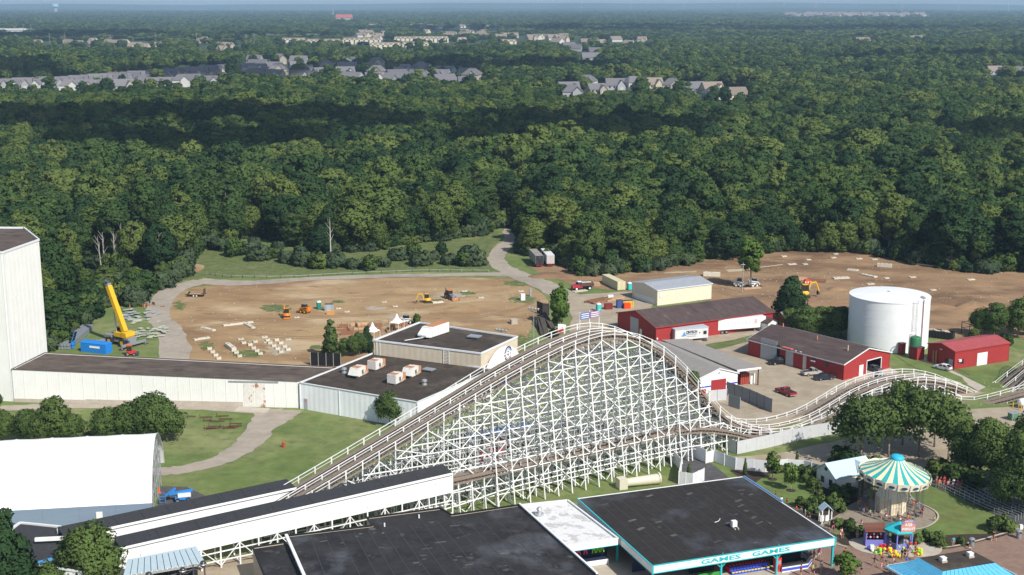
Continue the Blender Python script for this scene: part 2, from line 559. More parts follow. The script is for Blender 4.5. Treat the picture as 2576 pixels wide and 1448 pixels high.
sheet('garden_bed', vp((1836, 1185), (1900, 1175), (2010, 1170), (2060, 1195), (2160, 1230), (2200, 1260), (2150, 1300), (2050, 1330), (2020, 1300), (1885, 1222)), 0.03, m_bark_bed, amp=0.2, seed=19)
sheet('garden_lawn', vp((1895, 1222), (1945, 1192), (2010, 1200), (2040, 1225), (2045, 1252), (2015, 1285), (1965, 1270), (1920, 1240)), 0.06, m_lawn2, smooth=4, amp=0.1, seed=20)
sheet('ride_pad', vp((2050, 1330), (2110, 1295), (2150, 1265), (2230, 1250), (2300, 1245), (2352, 1292), (2345, 1318), (2300, 1335), (2200, 1338), (2120, 1330), (2075, 1345)), 0.065, m_ride_pad, smooth=4, amp=0.05)
sheet('garden_lawn', vp((2290, 1245), (2345, 1225), (2400, 1245), (2500, 1300), (2530, 1330), (2480, 1350), (2330, 1362), (2250, 1355), (2150, 1345), (2200, 1340), (2300, 1338), (2352, 1318), (2358, 1290), (2310, 1262)), 0.072, m_lawn2, amp=0.1, seed=21)
sheet('garden_bed', vp((2080, 1345), (2250, 1352), (2480, 1345), (2520, 1335), (2540, 1345), (2400, 1380), (2250, 1398), (2120, 1370)), 0.078, m_bark_bed, amp=0.2, seed=22)
strip('kerb', vp((2352, 1382), (2420, 1372), (2520, 1345), (2640, 1310)), [0.4, 0.4, 0.4, 0.4], 0.13, m_conc, amp=0.0)
strip('kerb', vp((2020, 1318), (2060, 1345), (2090, 1365), (2130, 1378)), [0.35] * 4, 0.13, m_conc, amp=0.0)
strip('kerb', vp((2290, 1246), (2300, 1262), (2352, 1288), (2356, 1312), (2310, 1334), (2200, 1341), (2130, 1334)), [0.3] * 7, 0.2, m_conc, amp=0.0)
sheet('booth_apron', vp((2135, 1365), (2180, 1352), (2340, 1366), (2370, 1380), (2350, 1400), (2260, 1402), (2170, 1390)), 0.085, m_conc, smooth=3, amp=0.0)
# ------------------------------------------------------------------ trees
def leaf_mat(name, a, b, c, big=0.004, amt=0.5, pos=False):
 m = bpy.data.materials.new(name)
 m.use_nodes = True
 n = m.node_tree.nodes
 L = m.node_tree.links.new
 bs = n['Principled BSDF']
 bs.inputs['Roughness'].default_value = 0.75
 bs.inputs['Specular IOR Level'].default_value = 0.12
 oi = n.new('ShaderNodeObjectInfo')
 nz = n.new('ShaderNodeTexNoise')
 nz.inputs['Scale'].default_value = big
 nz.inputs['Detail'].default_value = 3.0
 L(oi.outputs['Location'], nz.inputs['Vector'])
 mr = n.new('ShaderNodeMapRange')
 mr.inputs[1].default_value = 0.3
 mr.inputs[2].default_value = 0.7
 L(nz.outputs['Fac'], mr.inputs[0])
 mx = n.new('ShaderNodeMix')
 mx.data_type = 'FLOAT'
 mx.inputs[0].default_value = amt
 L(oi.outputs['Random'], mx.inputs[2])
 L(mr.outputs[0], mx.inputs[3])
 rp = n.new('ShaderNodeValToRGB')
 e = rp.color_ramp.elements
 e[0].position = 0.18
 e[0].color = (*a, 1)
 e[1].position = 0.9
 e[1].color = (*c, 1)
 k = e.new(0.5)
 k.color = (*b, 1)
 L(mx.outputs[0], rp.inputs[0])
 # leaf clumps differ a little within one crown
 g = n.new('ShaderNodeNewGeometry')
 n2 = n.new('ShaderNodeTexNoise')
 n2.inputs['Scale'].default_value = 0.55
 n2.inputs['Detail'].default_value = 2.0
 L(g.outputs['Position'], n2.inputs['Vector'])
 m2 = n.new('ShaderNodeMapRange')
 m2.inputs[1].default_value = 0.3
 m2.inputs[2].default_value = 0.7
 m2.inputs[3].default_value = 0.84
 m2.inputs[4].default_value = 1.18
 L(n2.outputs['Fac'], m2.inputs[0])
 hv = n.new('ShaderNodeHueSaturation')
 L(m2.outputs[0], hv.inputs['Value'])
 L(rp.outputs[0], hv.inputs['Color'])
 L(hv.outputs[0], bs.inputs['Base Color'])
 tr = n.new('ShaderNodeBsdfTranslucent')
 L(hv.outputs[0], tr.inputs['Color'])
 ms = n.new('ShaderNodeMixShader')
 ms.inputs[0].default_value = 0.28
 L(bs.outputs[0], ms.inputs[1])
 L(tr.outputs[0], ms.inputs[2])
 L(ms.outputs[0], n['Material Output'].inputs['Surface'])
 return m
m_leaf = leaf_mat('broad_leaf', (0.028, 0.062, 0.022), (0.067, 0.117, 0.030), (0.150, 0.190, 0.047), amt=0.30)
m_leaf_park = leaf_mat('park_leaf', (0.075, 0.125, 0.036), (0.105, 0.16, 0.044), (0.135, 0.185, 0.05))
m_leaf_lime = leaf_mat('lime_leaf', (0.09, 0.16, 0.03), (0.11, 0.18, 0.035), (0.13, 0.20, 0.04))
m_leaf_dark = leaf_mat('evergreen_leaf', (0.026, 0.060, 0.022), (0.036, 0.075, 0.027), (0.045, 0.085, 0.03))
m_leaf_grey = leaf_mat('shrub_leaf', (0.055, 0.085, 0.045), (0.075, 0.11, 0.055), (0.10, 0.135, 0.06))
m_trunk = mat('bark', (0.20, 0.17, 0.14), 0.95, var=0.3, vs=1.5, bump=0.05, bs=5, rnd=0.25)
m_dead = mat('dead_wood', (0.42, 0.39, 0.34), 0.95, var=0.2, vs=1.5, rnd=0.15)
ICO_V = None
def ico():
 global ICO_V
 if ICO_V is None:
  t = (1 + 5 ** 0.5) / 2
  v = np.array([(-1, t, 0), (1, t, 0), (-1, -t, 0), (1, -t, 0), (0, -1, t), (0, 1, t), (0, -1, -t), (0, 1, -t), (t, 0, -1), (t, 0, 1), (-t, 0, -1), (-t, 0, 1)])
  v = v / np.linalg.norm(v[0])
  f = np.array([(0, 11, 5), (0, 5, 1), (0, 1, 7), (0, 7, 10), (0, 10, 11), (1, 5, 9), (5, 11, 4), (11, 10, 2), (10, 7, 6), (7, 1, 8), (3, 9, 4), (3, 4, 2), (3, 2, 6), (3, 6, 8), (3, 8, 9), (4, 9, 5), (2, 4, 11), (6, 2, 10), (8, 6, 7), (9, 8, 1)])
  ICO_V = (v, f)
 return ICO_V
def nrmz(a):
 return a / (np.linalg.norm(a, axis=-1, keepdims=True) + 1e-9)
def crown_arrays(seed, h, r, base, nl, m, leaf, kind='round', core=0.72, open_=0.0):
 """Leaf clumps on many lobes spread through the crown: returns verts, quads, tris, normals."""
 g = np.random.default_rng(seed)
 t = g.random(nl) ** (0.85 if kind != 'cone' else 1.25)
 t = np.linspace(0.04, 0.97, nl) * 0.6 + t * 0.4
 if kind == 'round':
  prof = np.sin(np.pi * np.clip(t * 0.80 + 0.17, 0, 1)) ** 0.65
 elif kind == 'tall':
  prof = np.sin(np.pi * np.clip(t * 0.86 + 0.10, 0, 1)) ** 0.8 * 0.9
 elif kind == 'cone':
  prof = (1 - t) ** 0.8 + 0.08
 elif kind == 'vase':
  prof = np.sin(np.pi * np.clip(t * 0.62 + 0.30, 0, 1)) * (0.45 + 0.75 * t)
 elif kind == 'dome':
  prof = np.sqrt(np.clip(1 - (t * 0.97) ** 2, 0, 1))
 a = g.random(nl) * 2 * np.pi + np.arange(nl) * 2.4
 rad = r * prof * (0.30 + 0.5 * g.random(nl) ** 0.6)
 lr = r * (0.20 + 0.17 * g.random(nl)) * (0.6 + 0.5 * prof)
 if kind == 'cone':
  lr = r * (0.14 + 0.14 * g.random(nl)) * (0.6 + prof)
 c = np.stack([rad * np.cos(a), rad * np.sin(a), base + (h - base) * t - lr * 0.4], 1)
 d = nrmz(g.normal(size=(nl, m, 3)) + np.array([0, 0, 0.45]))
 k = (0.80 + 0.34 * g.random((nl, m, 1)))
 p = c[:, None, :] + d * lr[:, None, None] * k * np.array([1.08, 1.08, 0.86])
 p = p.reshape(-1, 3)
 d = d.reshape(-1, 3)
 nn = nrmz(d * 0.9 + g.normal(size=d.shape) * 0.55)
 up = nrmz(g.normal(size=d.shape))
 u = nrmz(np.cross(nn, up))
 v = np.cross(nn, u)
 sz = leaf * (0.6 + 0.8 * g.random((len(p), 1)))
 q = np.stack([p - u * sz - v * sz * 0.7, p + u * sz - v * sz * 0.7, p + u * sz * 0.8 + v * sz * 0.7, p - u * sz * 0.8 + v * sz * 0.7], 1).reshape(-1, 3)
 mid = np.array([0, 0, base + (h - base) * 0.45])
 sh = nrmz(d * 0.45 + nrmz((p - mid) * np.array([1, 1, 0.8])) * 0.75 + nn * 0.25)
 qn = np.repeat(sh, 4, 0)
 nq = len(p)
 quads = np.arange(nq * 4).reshape(-1, 4)
 iv, if_ = ico()
 cv = (c[:, None, :] + iv[None] * (lr * core)[:, None, None] * (1 + 0.15 * g.normal(size=(nl, 12, 1)))).reshape(-1, 3)
 cn = nrmz(np.tile(iv, (nl, 1)) * 0.4 + nrmz(cv - np.array([0, 0, base + (h - base) * 0.45])) * 0.8)
 ct = (if_[None] + (np.arange(nl) * 12)[:, None, None]).reshape(-1, 3) + nq * 4
 return np.concatenate([q, cv]), quads, ct, np.concatenate([qn, nrmz(cn)])
def trunk_mb(h, base, r, seed, r0=None, limbs=6):
 rr = random.Random(seed)
 r0 = r0 or h * 0.017
 mb = MB()
 p = Vector((0, 0, -0.1))
 pts = [p]
 for i in range(4):
  p = Vector((rr.uniform(-0.2, 0.2) * (i > 0), rr.uniform(-0.2, 0.2) * (i > 0), h * 0.82 * (i + 1) / 4))
  pts.append(p)
 for i in range(4):
  mb.cyl(pts[i], pts[i + 1], r0 * (1 - 0.22 * i), r0 * (1 - 0.22 * (i + 1)), 7)
 for k in range(limbs):
  t = 0.32 + 0.5 * k / limbs
  z = max(base * 0.9, h * t)
  a = rr.uniform(0, 6.28)
  s = Vector((0, 0, z))
  e = s + Vector((math.cos(a) * r * 0.6, math.sin(a) * r * 0.6, h * 0.14))
  mb.cyl(s, e, r0 * 0.42, r0 * 0.12, 5)
 return mb
def to_mesh(name, parts, mats):
 """parts: list of (verts, faces lists, normals or None, material index)."""
 V, F, N, MI = [], [], [], []
 off = 0
 for (v, fl, nv, mi) in parts:
  v = np.asarray(v, float)
  V.append(v)
  N.append(np.zeros_like(v) if nv is None else nv)
  for f in fl:
   for q in f:
    F.append([int(i) + off for i in q])
    MI.append(mi)
  off += len(v)
 V = np.concatenate(V)
 N = np.concatenate(N)
 me = bpy.data.meshes.new(name)
 me.from_pydata(V.tolist(), [], F)
 for m in mats:
  me.materials.append(m)
 me.polygons.foreach_set('material_index', MI)
 me.polygons.foreach_set('use_smooth', [True] * len(F))
 me.update()
 me.normals_split_custom_set_from_vertices(N.tolist())
 return me
def crown_mesh(name, lm, **k):
 v, q, t, nn = crown_arrays(**k)
 return to_mesh(name, [(v, [q.tolist(), t.tolist()], nn, 0)], [lm])
def mesh_of(mb, name, m):
 me = bpy.data.meshes.new(name)
 me.from_pydata(mb.v, [], mb.f)
 me.materials.append(m)
 me.polygons.foreach_set('use_smooth', [True] * len(me.polygons))
 me.update()
 return me
# kinds of trees that stand nearest: crown and trunk meshes shared by all trees of a kind
KIND = {}
def tree_kind(key, h, r, base, kind, m, nl=46, mq=44, leaf=0.42, seed=1, core=0.72, r0=None, limbs=6):
 KIND[key] = (crown_mesh('crown', m, seed=seed, h=h, r=r, base=base, nl=nl, m=mq, leaf=leaf, kind=kind, core=core),
     mesh_of(trunk_mb(h, base, r, seed, r0, limbs), 'trunk', m_trunk), h)
for i in range(4):
 tree_kind('oak%d' % i, 17, 5.4, 2.5 + i * 0.5, 'round', m_leaf, seed=11 + i, nl=72, mq=84, leaf=0.27, core=0.62)
for i in range(3):
 tree_kind('poplar%d' % i, 20, 4.2, 3.5, 'tall', m_leaf, seed=31 + i, nl=72, mq=84, leaf=0.26, core=0.6)
tree_kind('edge0', 15, 4.6, 0.6, 'tall', m_leaf, seed=41, nl=76, mq=84, leaf=0.26, core=0.62)
tree_kind('edge1', 13, 4.4, 0.4, 'round', m_leaf, seed=42, nl=76, mq=84, leaf=0.26, core=0.62)
tree_kind('edge2', 10, 4.2, 0.3, 'dome', m_leaf, seed=43, nl=66, mq=80, leaf=0.26, core=0.62)
tree_kind('bush0', 4.5, 3.6, 0.2, 'dome', m_leaf_grey, seed=51, nl=30, mq=36, leaf=0.34, limbs=3)
tree_kind('bush1', 5.5, 3.2, 0.2, 'dome', m_leaf, seed=52, nl=30, mq=36, leaf=0.34, limbs=3)
tree_kind('hedge0', 1.6, 1.1, 0.05, 'dome', m_leaf_park, seed=53, nl=14, mq=30, leaf=0.14, limbs=2)
tree_kind('cone0', 11, 2.6, 0.4, 'cone', m_leaf_park, seed=54, nl=60, mq=36, leaf=0.28)
tree_kind('lime0', 12, 2.7, 0.3, 'tall', m_leaf_lime, seed=55, nl=70, mq=44, leaf=0.27)
tree_kind('park0', 9, 4.4, 2.2, 'round', m_leaf_park, seed=56, nl=76, mq=110, leaf=0.15, core=0.5)
tree_kind('airy0', 12, 5.0, 4.2, 'round', m_leaf_park, seed=66, nl=64, mq=60, leaf=0.20, core=0.3, limbs=9)
tree_kind('airy1', 11, 4.6, 3.8, 'vase', m_leaf_park, seed=67, nl=56, mq=60, leaf=0.20, core=0.3, limbs=9)
tree_kind('park1', 11, 4.2, 1.5, 'tall', m_leaf_park, seed=57, nl=80, mq=110, leaf=0.15, core=0.5)
tree_kind('sapling', 5.2, 1.7, 1.3, 'vase', m_leaf_lime, seed=58, nl=26, mq=36, leaf=0.17, core=0.4)
tree_kind('vase0', 16, 4.6, 5.0, 'vase', m_leaf_lime, seed=59, nl=44, mq=44, leaf=0.36, core=0.5)
tree_kind('pine0', 9.5, 3.4, 0.8, 'cone', m_leaf_dark, seed=60, nl=100, mq=90, leaf=0.16)
def tree(key, p, s=1.0, label=None, cat='tree', group=None, name='tree', rz=None, sx=1.0):
 cm, tm, h = KIND[key]
 o = bpy.data.objects.new(name, None)
 COL.objects.link(o)
 o.location = p
 o.rotation_euler = (0, 0, random.uniform(0, 6.28) if rz is None else rz)
 tag(o, label, cat, group)
 for (nm, me) in (('trunk', tm), ('crown', cm)):
  c = bpy.data.objects.new(nm, me)
  COL.objects.link(c)
  c.parent = o
  c.scale = (s * sx, s * sx, s)
 return o
# where houses, fields and roofs must be seen over the trees: (x0, x1, lowest y still seen, distance)
OPEN = []
def hnoise(x, y):
 return (np.sin(x * 0.011 + 1.3) * np.cos(y * 0.009 + 0.4) + 0.7 * np.sin(x * 0.027 + y * 0.021) + 0.5 * np.cos(x * 0.05 - y * 0.043 + 2.0))
def scatter(d0, d1, sp, seed):
 g = np.random.default_rng(seed)
 xs = np.arange(-0.46 * d1 - 40, 0.46 * d1 + 40, sp)
 ys = np.arange(d0, d1, sp)
 X, Y = np.meshgrid(xs, ys)
 X = X + (np.arange(len(ys)) % 2)[:, None] * sp * 0.5
 X = X + g.uniform(-0.38, 0.38, X.shape) * sp
 Y = Y + g.uniform(-0.38, 0.38, Y.shape) * sp
 X, Y = X.ravel(), Y.ravel()
 k = (np.abs(X) < 0.415 * Y + 25)
 return X[k], Y[k], g
def sees(X, Y, Ht, Wd, g, keep=0.06):
 """young growth in clearings: height factor so that the trees do not hide what lies beyond."""
 z = Ht - CAM_H
 d = Y * math.cos(TILT) - z * math.sin(TILT)
 px = 1288 + FV * X / d
 py = 724 - FV * (Y * math.sin(TILT) + z * math.cos(TILT)) / d
 hw = FV * Wd / d
 fac = np.ones(X.shape)
 for (x0, x1, yb, yt) in OPEN:
  dist = at(1288, max(12, yt)).y + 8
  hit = (px + hw > x0) & (px - hw < x1) & (py < yb) & (Y < dist) & (g.random(X.shape) > keep)
  v = (724.0 - yb) / FV
  sl = (-math.sin(TILT) + v * math.cos(TILT)) / (math.cos(TILT) + v * math.sin(TILT))
  fac = np.where(hit, np.minimum(fac, (CAM_H + Y * sl) / Ht * (0.75 + 0.35 * g.random(X.shape))), fac)
 return fac
def stuff_points(name, X, Y, Sc, Var, protos, label):
 me = bpy.data.meshes.new(name)
 me.from_pydata(np.stack([X, Y, np.zeros_like(X) - 0.1], 1).tolist(), [], [])
 a = me.attributes.new('sc', 'FLOAT_VECTOR', 'POINT')
 a.data.foreach_set('vector', Sc.astype(np.float32).ravel())
 a = me.attributes.new('rz', 'FLOAT', 'POINT')
 a.data.foreach_set('value', (np.random.default_rng(5).random(len(X)) * 6.283).astype(np.float32))
 a = me.attributes.new('vi', 'INT', 'POINT')
 a.data.foreach_set('value', Var.astype(np.int32))
 o = bpy.data.objects.new(name, me)
 COL.objects.link(o)
 coll = bpy.data.collections.new(name + '_kinds')
 for i, pm in enumerate(protos):
  p = bpy.data.objects.new('%s_%d' % (name, i), pm)
  coll.objects.link(p)
 ng = bpy.data.node_groups.new(name, 'GeometryNodeTree')
 ng.interface.new_socket('Geometry', in_out='INPUT', socket_type='NodeSocketGeometry')
 ng.interface.new_socket('Geometry', in_out='OUTPUT', socket_type='NodeSocketGeometry')
 N = ng.nodes
 L = ng.links.new
 gi = N.new('NodeGroupInput')
 go = N.new('NodeGroupOutput')
 ip = N.new('GeometryNodeInstanceOnPoints')
 ci = N.new('GeometryNodeCollectionInfo')
 ci.inputs['Collection'].default_value = coll
 ci.inputs['Separate Children'].default_value = True
 ci.inputs['Reset Children'].default_value = True
 def attr(nm, ty):
  t = N.new('GeometryNodeInputNamedAttribute')
  t.data_type = ty
  t.inputs['Name'].default_value = nm
  return t.outputs[0]
 L(gi.outputs[0], ip.inputs['Points'])
 L(ci.outputs[0], ip.inputs['Instance'])
 ip.inputs['Pick Instance'].default_value = True
 L(attr('vi', 'INT'), ip.inputs['Instance Index'])
 cx = N.new('ShaderNodeCombineXYZ')
 L(attr('rz', 'FLOAT'), cx.inputs[2])
 er = N.new('FunctionNodeEulerToRotation')
 L(cx.outputs[0], er.inputs[0])
 L(er.outputs[0], ip.inputs['Rotation'])
 L(attr('sc', 'FLOAT_VECTOR'), ip.inputs['Scale'])
 L(ip.outputs[0], go.inputs[0])
 md = o.modifiers.new('scatter', 'NODES')
 md.node_group = ng
 tag(o, label, 'forest', None, 'stuff')
 return o
def whole_tree_mesh(name, h, r, base, kind, nl, mq, leaf, seed, trunk=True):
 v, q, t, nn = crown_arrays(seed, h, r, base, nl, mq, leaf, kind, 0.78)
 parts = [(v, [q.tolist(), t.tolist()], nn, 0)]
 if trunk:
  tb = trunk_mb(h, base, r, seed, limbs=2)
  tv = np.array(tb.v)
  parts.append((tv, [tb.f], nrmz(tv * np.array([1, 1, 0])), 1))
 return to_mesh(name, parts, [m_leaf, m_trunk])
# ------------------------------------------------------------------ buildings
def ov(ox, oy, s):
 return lambda x, y: ((ox + x / s) / 1.5528, (oy + y / s) / 1.5528)
K1 = ov(0, 800, 2.413)
K3 = ov(1500, 850, 2.576)
K4 = ov(2200, 950, 2.576)
K5 = ov(3000, 900, 2.576)
L0 = ov(0, 1400, 1.708)
L1 = ov(1000, 1250, 1.931)
L2 = ov(1900, 1250, 1.931)
L3 = ov(2700, 1250, 1.931)
L4 = ov(900, 1800, 2.342)
L5 = ov(1900, 1800, 1.84)
L6 = ov(3000, 1650, 2.421)
L7 = ov(0, 1900, 2.342)
GM = ov(2400, 1950, 2.862)
RT = ov(3500, 1250, 2.896)
AW = ov(3200, 1950, 4.86)
def P(k, x, y, z=0.0):
 return at(*k(x, y), z)
def onwall(px, A, B):
 """where a sight line meets the upright plane through A and B: metres along from A, height."""
 u = (px[0] - 1288.0) / FV
 v = (724.0 - px[1]) / FV
 d = Vector((u, math.cos(TILT) + v * math.sin(TILT), -math.sin(TILT) + v * math.cos(TILT)))
 e = Vector((B[0] - A[0], B[1] - A[1], 0)).normalized()
 nn = Vector((e.y, -e.x, 0))
 C = Vector((0, 0, CAM_H))
 t = (Vector((A[0], A[1], 0)) - C).dot(nn) / d.dot(nn)
 h = C + d * t
 return (h - Vector((A[0], A[1], 0))).dot(e), h.z
class Frame:
 """Right-angled plan: origin at the near corner N, x along N-R, y along N-L."""
 def __init__(self, N, R, Lp, square=True):
  self.N = Vector((N[0], N[1], 0))
  self.a = heading(N, R)
  self.len = (Vector(R) - Vector(N)).to_2d().length
  e = Vector((-math.sin(self.a), math.cos(self.a)))
  self.wid = (Vector(Lp) - Vector(N)).to_2d().dot(e)
 def world(self, x, y, z=0):
  c, s = math.cos(self.a), math.sin(self.a)
  return Vector((self.N.x + x * c - y * s, self.N.y + x * s + y * c, z))
 def front(self, px):      # wall y = 0
  return onwall(px, self.world(0, 0), self.world(1, 0))
 def left(self, px):       # wall x = 0 (runs away from N)
  return onwall(px, self.world(0, 0), self.world(0, 1))
m_white = mat('white_siding', (0.78, 0.78, 0.76), 0.6, var=0.05, vs=0.25, corr=10.0, cw=0.0066)
m_white_w = mat('white_wall_metal', (0.76, 0.76, 0.72), 0.6, var=0.04, vs=0.12, corr=14.0, cw=0.0066, world=True)
m_white_c = mat('ribbed_white_metal', (0.84, 0.86, 0.87), 0.55, var=0.05, vs=0.12, corr=12.0, cw=0.0132, world=True)
m_white_p = mat('white_paint', (0.80, 0.80, 0.78), 0.55, var=0.05, vs=0.5)
m_trim = mat('white_trim', (0.72, 0.73, 0.74), 0.5, var=0.04, vs=0.5)
m_beige = mat('beige_metal', (0.60, 0.52, 0.40), 0.6, var=0.05, vs=0.3, corr=9.0, cw=0.0110, world=True)
m_cream = mat('cream_metal', (0.70, 0.64, 0.50), 0.6, var=0.04, vs=0.3, corr=8.0, cw=0.0066)
m_gravel_roof = mat('gravel_roof', (0.055, 0.043, 0.034), 1.0, var=0.25, vs=0.2, col2=[((0.11, 0.09, 0.07), 0.12, (0.5, 0.72)), ((0.032, 0.026, 0.022), 0.45, (0.55, 0.75))], bump=0.04, bs=6, world=True)
m_old_roof = mat('stained_gravel_roof', (0.095, 0.073, 0.06), 1.0, var=0.3, vs=0.3, col2=[((0.14, 0.112, 0.092), 0.18, (0.52, 0.7)), ((0.036, 0.028, 0.024), 0.5, (0.55, 0.75))], bump=0.04, bs=6, world=True, stretch=(0.4, 1, 1))
m_black_roof = mat('rolled_black_roof', (0.028, 0.026, 0.027), 0.75, var=0.3, vs=0.25, col2=[((0.075, 0.078, 0.088), 0.085, (0.50, 0.62)), ((0.018, 0.017, 0.018), 0.2, (0.5, 0.6)), ((0.10, 0.092, 0.086), 0.4, (0.62, 0.70))], bump=0.02, bs=5, world=True)
m_black_roof2 = mat('games_black_roof', (0.026, 0.022, 0.020), 0.8, var=0.25, vs=0.3, col2=[((0.075, 0.085, 0.105), 0.065, (0.54, 0.68)), ((0.16, 0.14, 0.13), 0.5, (0.72, 0.76))], bump=0.02, bs=5, world=True)
m_char_roof = mat('charcoal_shingle', (0.040, 0.042, 0.046), 0.85, var=0.22, vs=0.8, bump=0.02, bs=9)
m_shingle = mat('brown_shingle', (0.085, 0.060, 0.057), 0.95, var=0.22, vs=0.35, col2=[((0.05, 0.036, 0.036), 0.22, (0.56, 0.75)), ((0.15, 0.115, 0.105), 0.6, (0.58, 0.75))], bump=0.03, bs=7, stretch=(1, 0.25, 1))
m_red = mat('red_siding', (0.33, 0.034, 0.034), 0.6, var=0.08, vs=0.3, corr=10.0, cw=0.0044)
m_red_roof = mat('red_metal_roof', (0.36, 0.075, 0.075), 0.45, var=0.12, vs=0.3, corr=8.0, cw=0.0088)
m_grey_roof = mat('grey_metal_roof', (0.33, 0.35, 0.38), 0.5, var=0.07, vs=0.2, corr=6.0, cw=0.0066)
m_tan_roof = mat('weathered_grey_roof', (0.30, 0.275, 0.25), 0.6, var=0.08, vs=0.25, corr=7.0, cw=0.0066)
m_door_grey = mat('grey_door', (0.42, 0.43, 0.43), 0.6, var=0.05)
m_door_white = mat('white_door', (0.78, 0.77, 0.72), 0.6, var=0.04)
m_rust = mat('rusty_metal', (0.68, 0.66, 0.61), 0.7, var=0.08, vs=0.4, col2=[((0.36, 0.16, 0.07), 0.55, (0.56, 0.66))])
m_rust2 = mat('rusted_panel', (0.45, 0.20, 0.09), 0.8, var=0.2, vs=0.8, col2=[((0.60, 0.48, 0.36), 0.8, (0.55, 0.68))])
m_galv = mat('galvanised', (0.50, 0.53, 0.55), 0.4, metal=0.6, var=0.06, vs=1.0)
m_glass = mat('dark_glass', (0.02, 0.025, 0.03), 0.08, spec=0.6)
m_black = mat('black_paint', (0.012, 0.012, 0.014), 0.6)
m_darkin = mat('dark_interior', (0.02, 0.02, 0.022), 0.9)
m_steel = mat('dark_steel', (0.09, 0.09, 0.10), 0.5, metal=0.4, var=0.1)
m_wood_fence = mat('grey_fence_board', (0.52, 0.53, 0.54), 0.8, var=0.06, vs=0.4, corr=18.0, cw=0.0044, world=True)
m_white_fence = mat('white_fence_board', (0.66, 0.67, 0.68), 0.7, var=0.06, vs=0.4, corr=20.0, cw=0.0044, world=True)
m_teal = mat('teal_paint', (0.03, 0.42, 0.46), 0.5, var=0.05)
m_blue_roof = mat('bright_blue_metal', (0.10, 0.42, 0.66), 0.4, var=0.06, vs=0.4)
def flat_roof(name, label, cat, pts, h, m_wall, m_roof, cap=0.25, m_cap=None, z0=0.0, hs=None):
 """Flat-roofed block: walls as panels between corners, gravel or felt roof inside a low parapet."""
 c = sum((Vector((p[0], p[1], 0)) for p in pts), Vector()) / len(pts)
 t = thing(name, label, cat, (c.x, c.y, z0))
 Q = [(p[0] - c.x, p[1] - c.y) for p in pts]
 hs = hs or [h] * len(pts)
 n = len(Q)
 for i in range(n):
  j = (i + 1) % n
  a, b = Vector(Q[i]), Vector(Q[j])
  d = (b - a).normalized()
  nn = Vector((d.y, -d.x)) * 0.12
  m = m_wall[i] if isinstance(m_wall, list) else m_wall
  if m is None:
   continue
  MB().hexa([(a.x, a.y, 0), (b.x, b.y, 0), (b.x - nn.x, b.y - nn.y, 0), (a.x - nn.x, a.y - nn.y, 0),
     (a.x, a.y, hs[i] - z0), (b.x, b.y, hs[j] - z0), (b.x - nn.x, b.y - nn.y, hs[j] - z0), (a.x - nn.x, a.y - nn.y, hs[i] - z0)]).build('wall', m, t)
 ctr = Vector((0, 0))
 R = []
 for i, q in enumerate(Q):
  v = Vector(q)
  v = v - v.normalized() * 0.2
  R.append((v.x, v.y, hs[i] - z0 - 0.18))
 MB().slab(R, 0.25).build('roof', m_roof, t)
 if cap:
  for i in range(n):
   j = (i + 1) % n
   MB().bar((Q[i][0], Q[i][1], hs[i] - z0 + 0.02), (Q[j][0], Q[j][1], hs[j] - z0 + 0.02), 0.3, cap).build('parapet_cap', m_cap or m_trim, t)
 return t, c
def local(t, p, z=None):
 """a world point in the coordinates of thing t."""
 v = Vector(p) - Vector(t.location)
 a = -t.rotation_euler[2]
 return Vector((v.x * math.cos(a) - v.y * math.sin(a), v.x * math.sin(a) + v.y * math.cos(a), v.z if z is None else z))
def panel(t, name, A, B, px0, px1, m, out=0.06, thick=0.08, z0=None, label=None):
 """a door, window or sign on the upright plane A-B (world), spanned by two sight lines."""
 s0, za = onwall(px0, A, B)
 s1, zb = onwall(px1, A, B)
 zt, zb = max(za, zb), min(za, zb)
 if z0 is not None:
  zb = z0
 e = Vector((B[0] - A[0], B[1] - A[1], 0)).normalized()
 nn = Vector((e.y, -e.x, 0))
 a = Vector((A[0], A[1], 0)) + e * min(s0, s1) + nn * out
 b = Vector((A[0], A[1], 0)) + e * max(s0, s1) + nn * out
 a, b = local(t, a), local(t, b)
 k = Vector((nn.x, nn.y, 0))
 k = local(t, Vector(t.location) + k)
 k.z = 0
 k = k * thick
 zz = t.location.z
 o = MB().hexa([(a.x, a.y, zb - zz), (b.x, b.y, zb - zz), (b.x - k.x, b.y - k.y, zb - zz), (a.x - k.x, a.y - k.y, zb - zz),
     (a.x, a.y, zt - zz), (b.x, b.y, zt - zz), (b.x - k.x, b.y - k.y, zt - zz), (a.x - k.x, a.y - k.y, zt - zz)]).build(name, m, t)
 if label:
  o['label'] = label
 return o
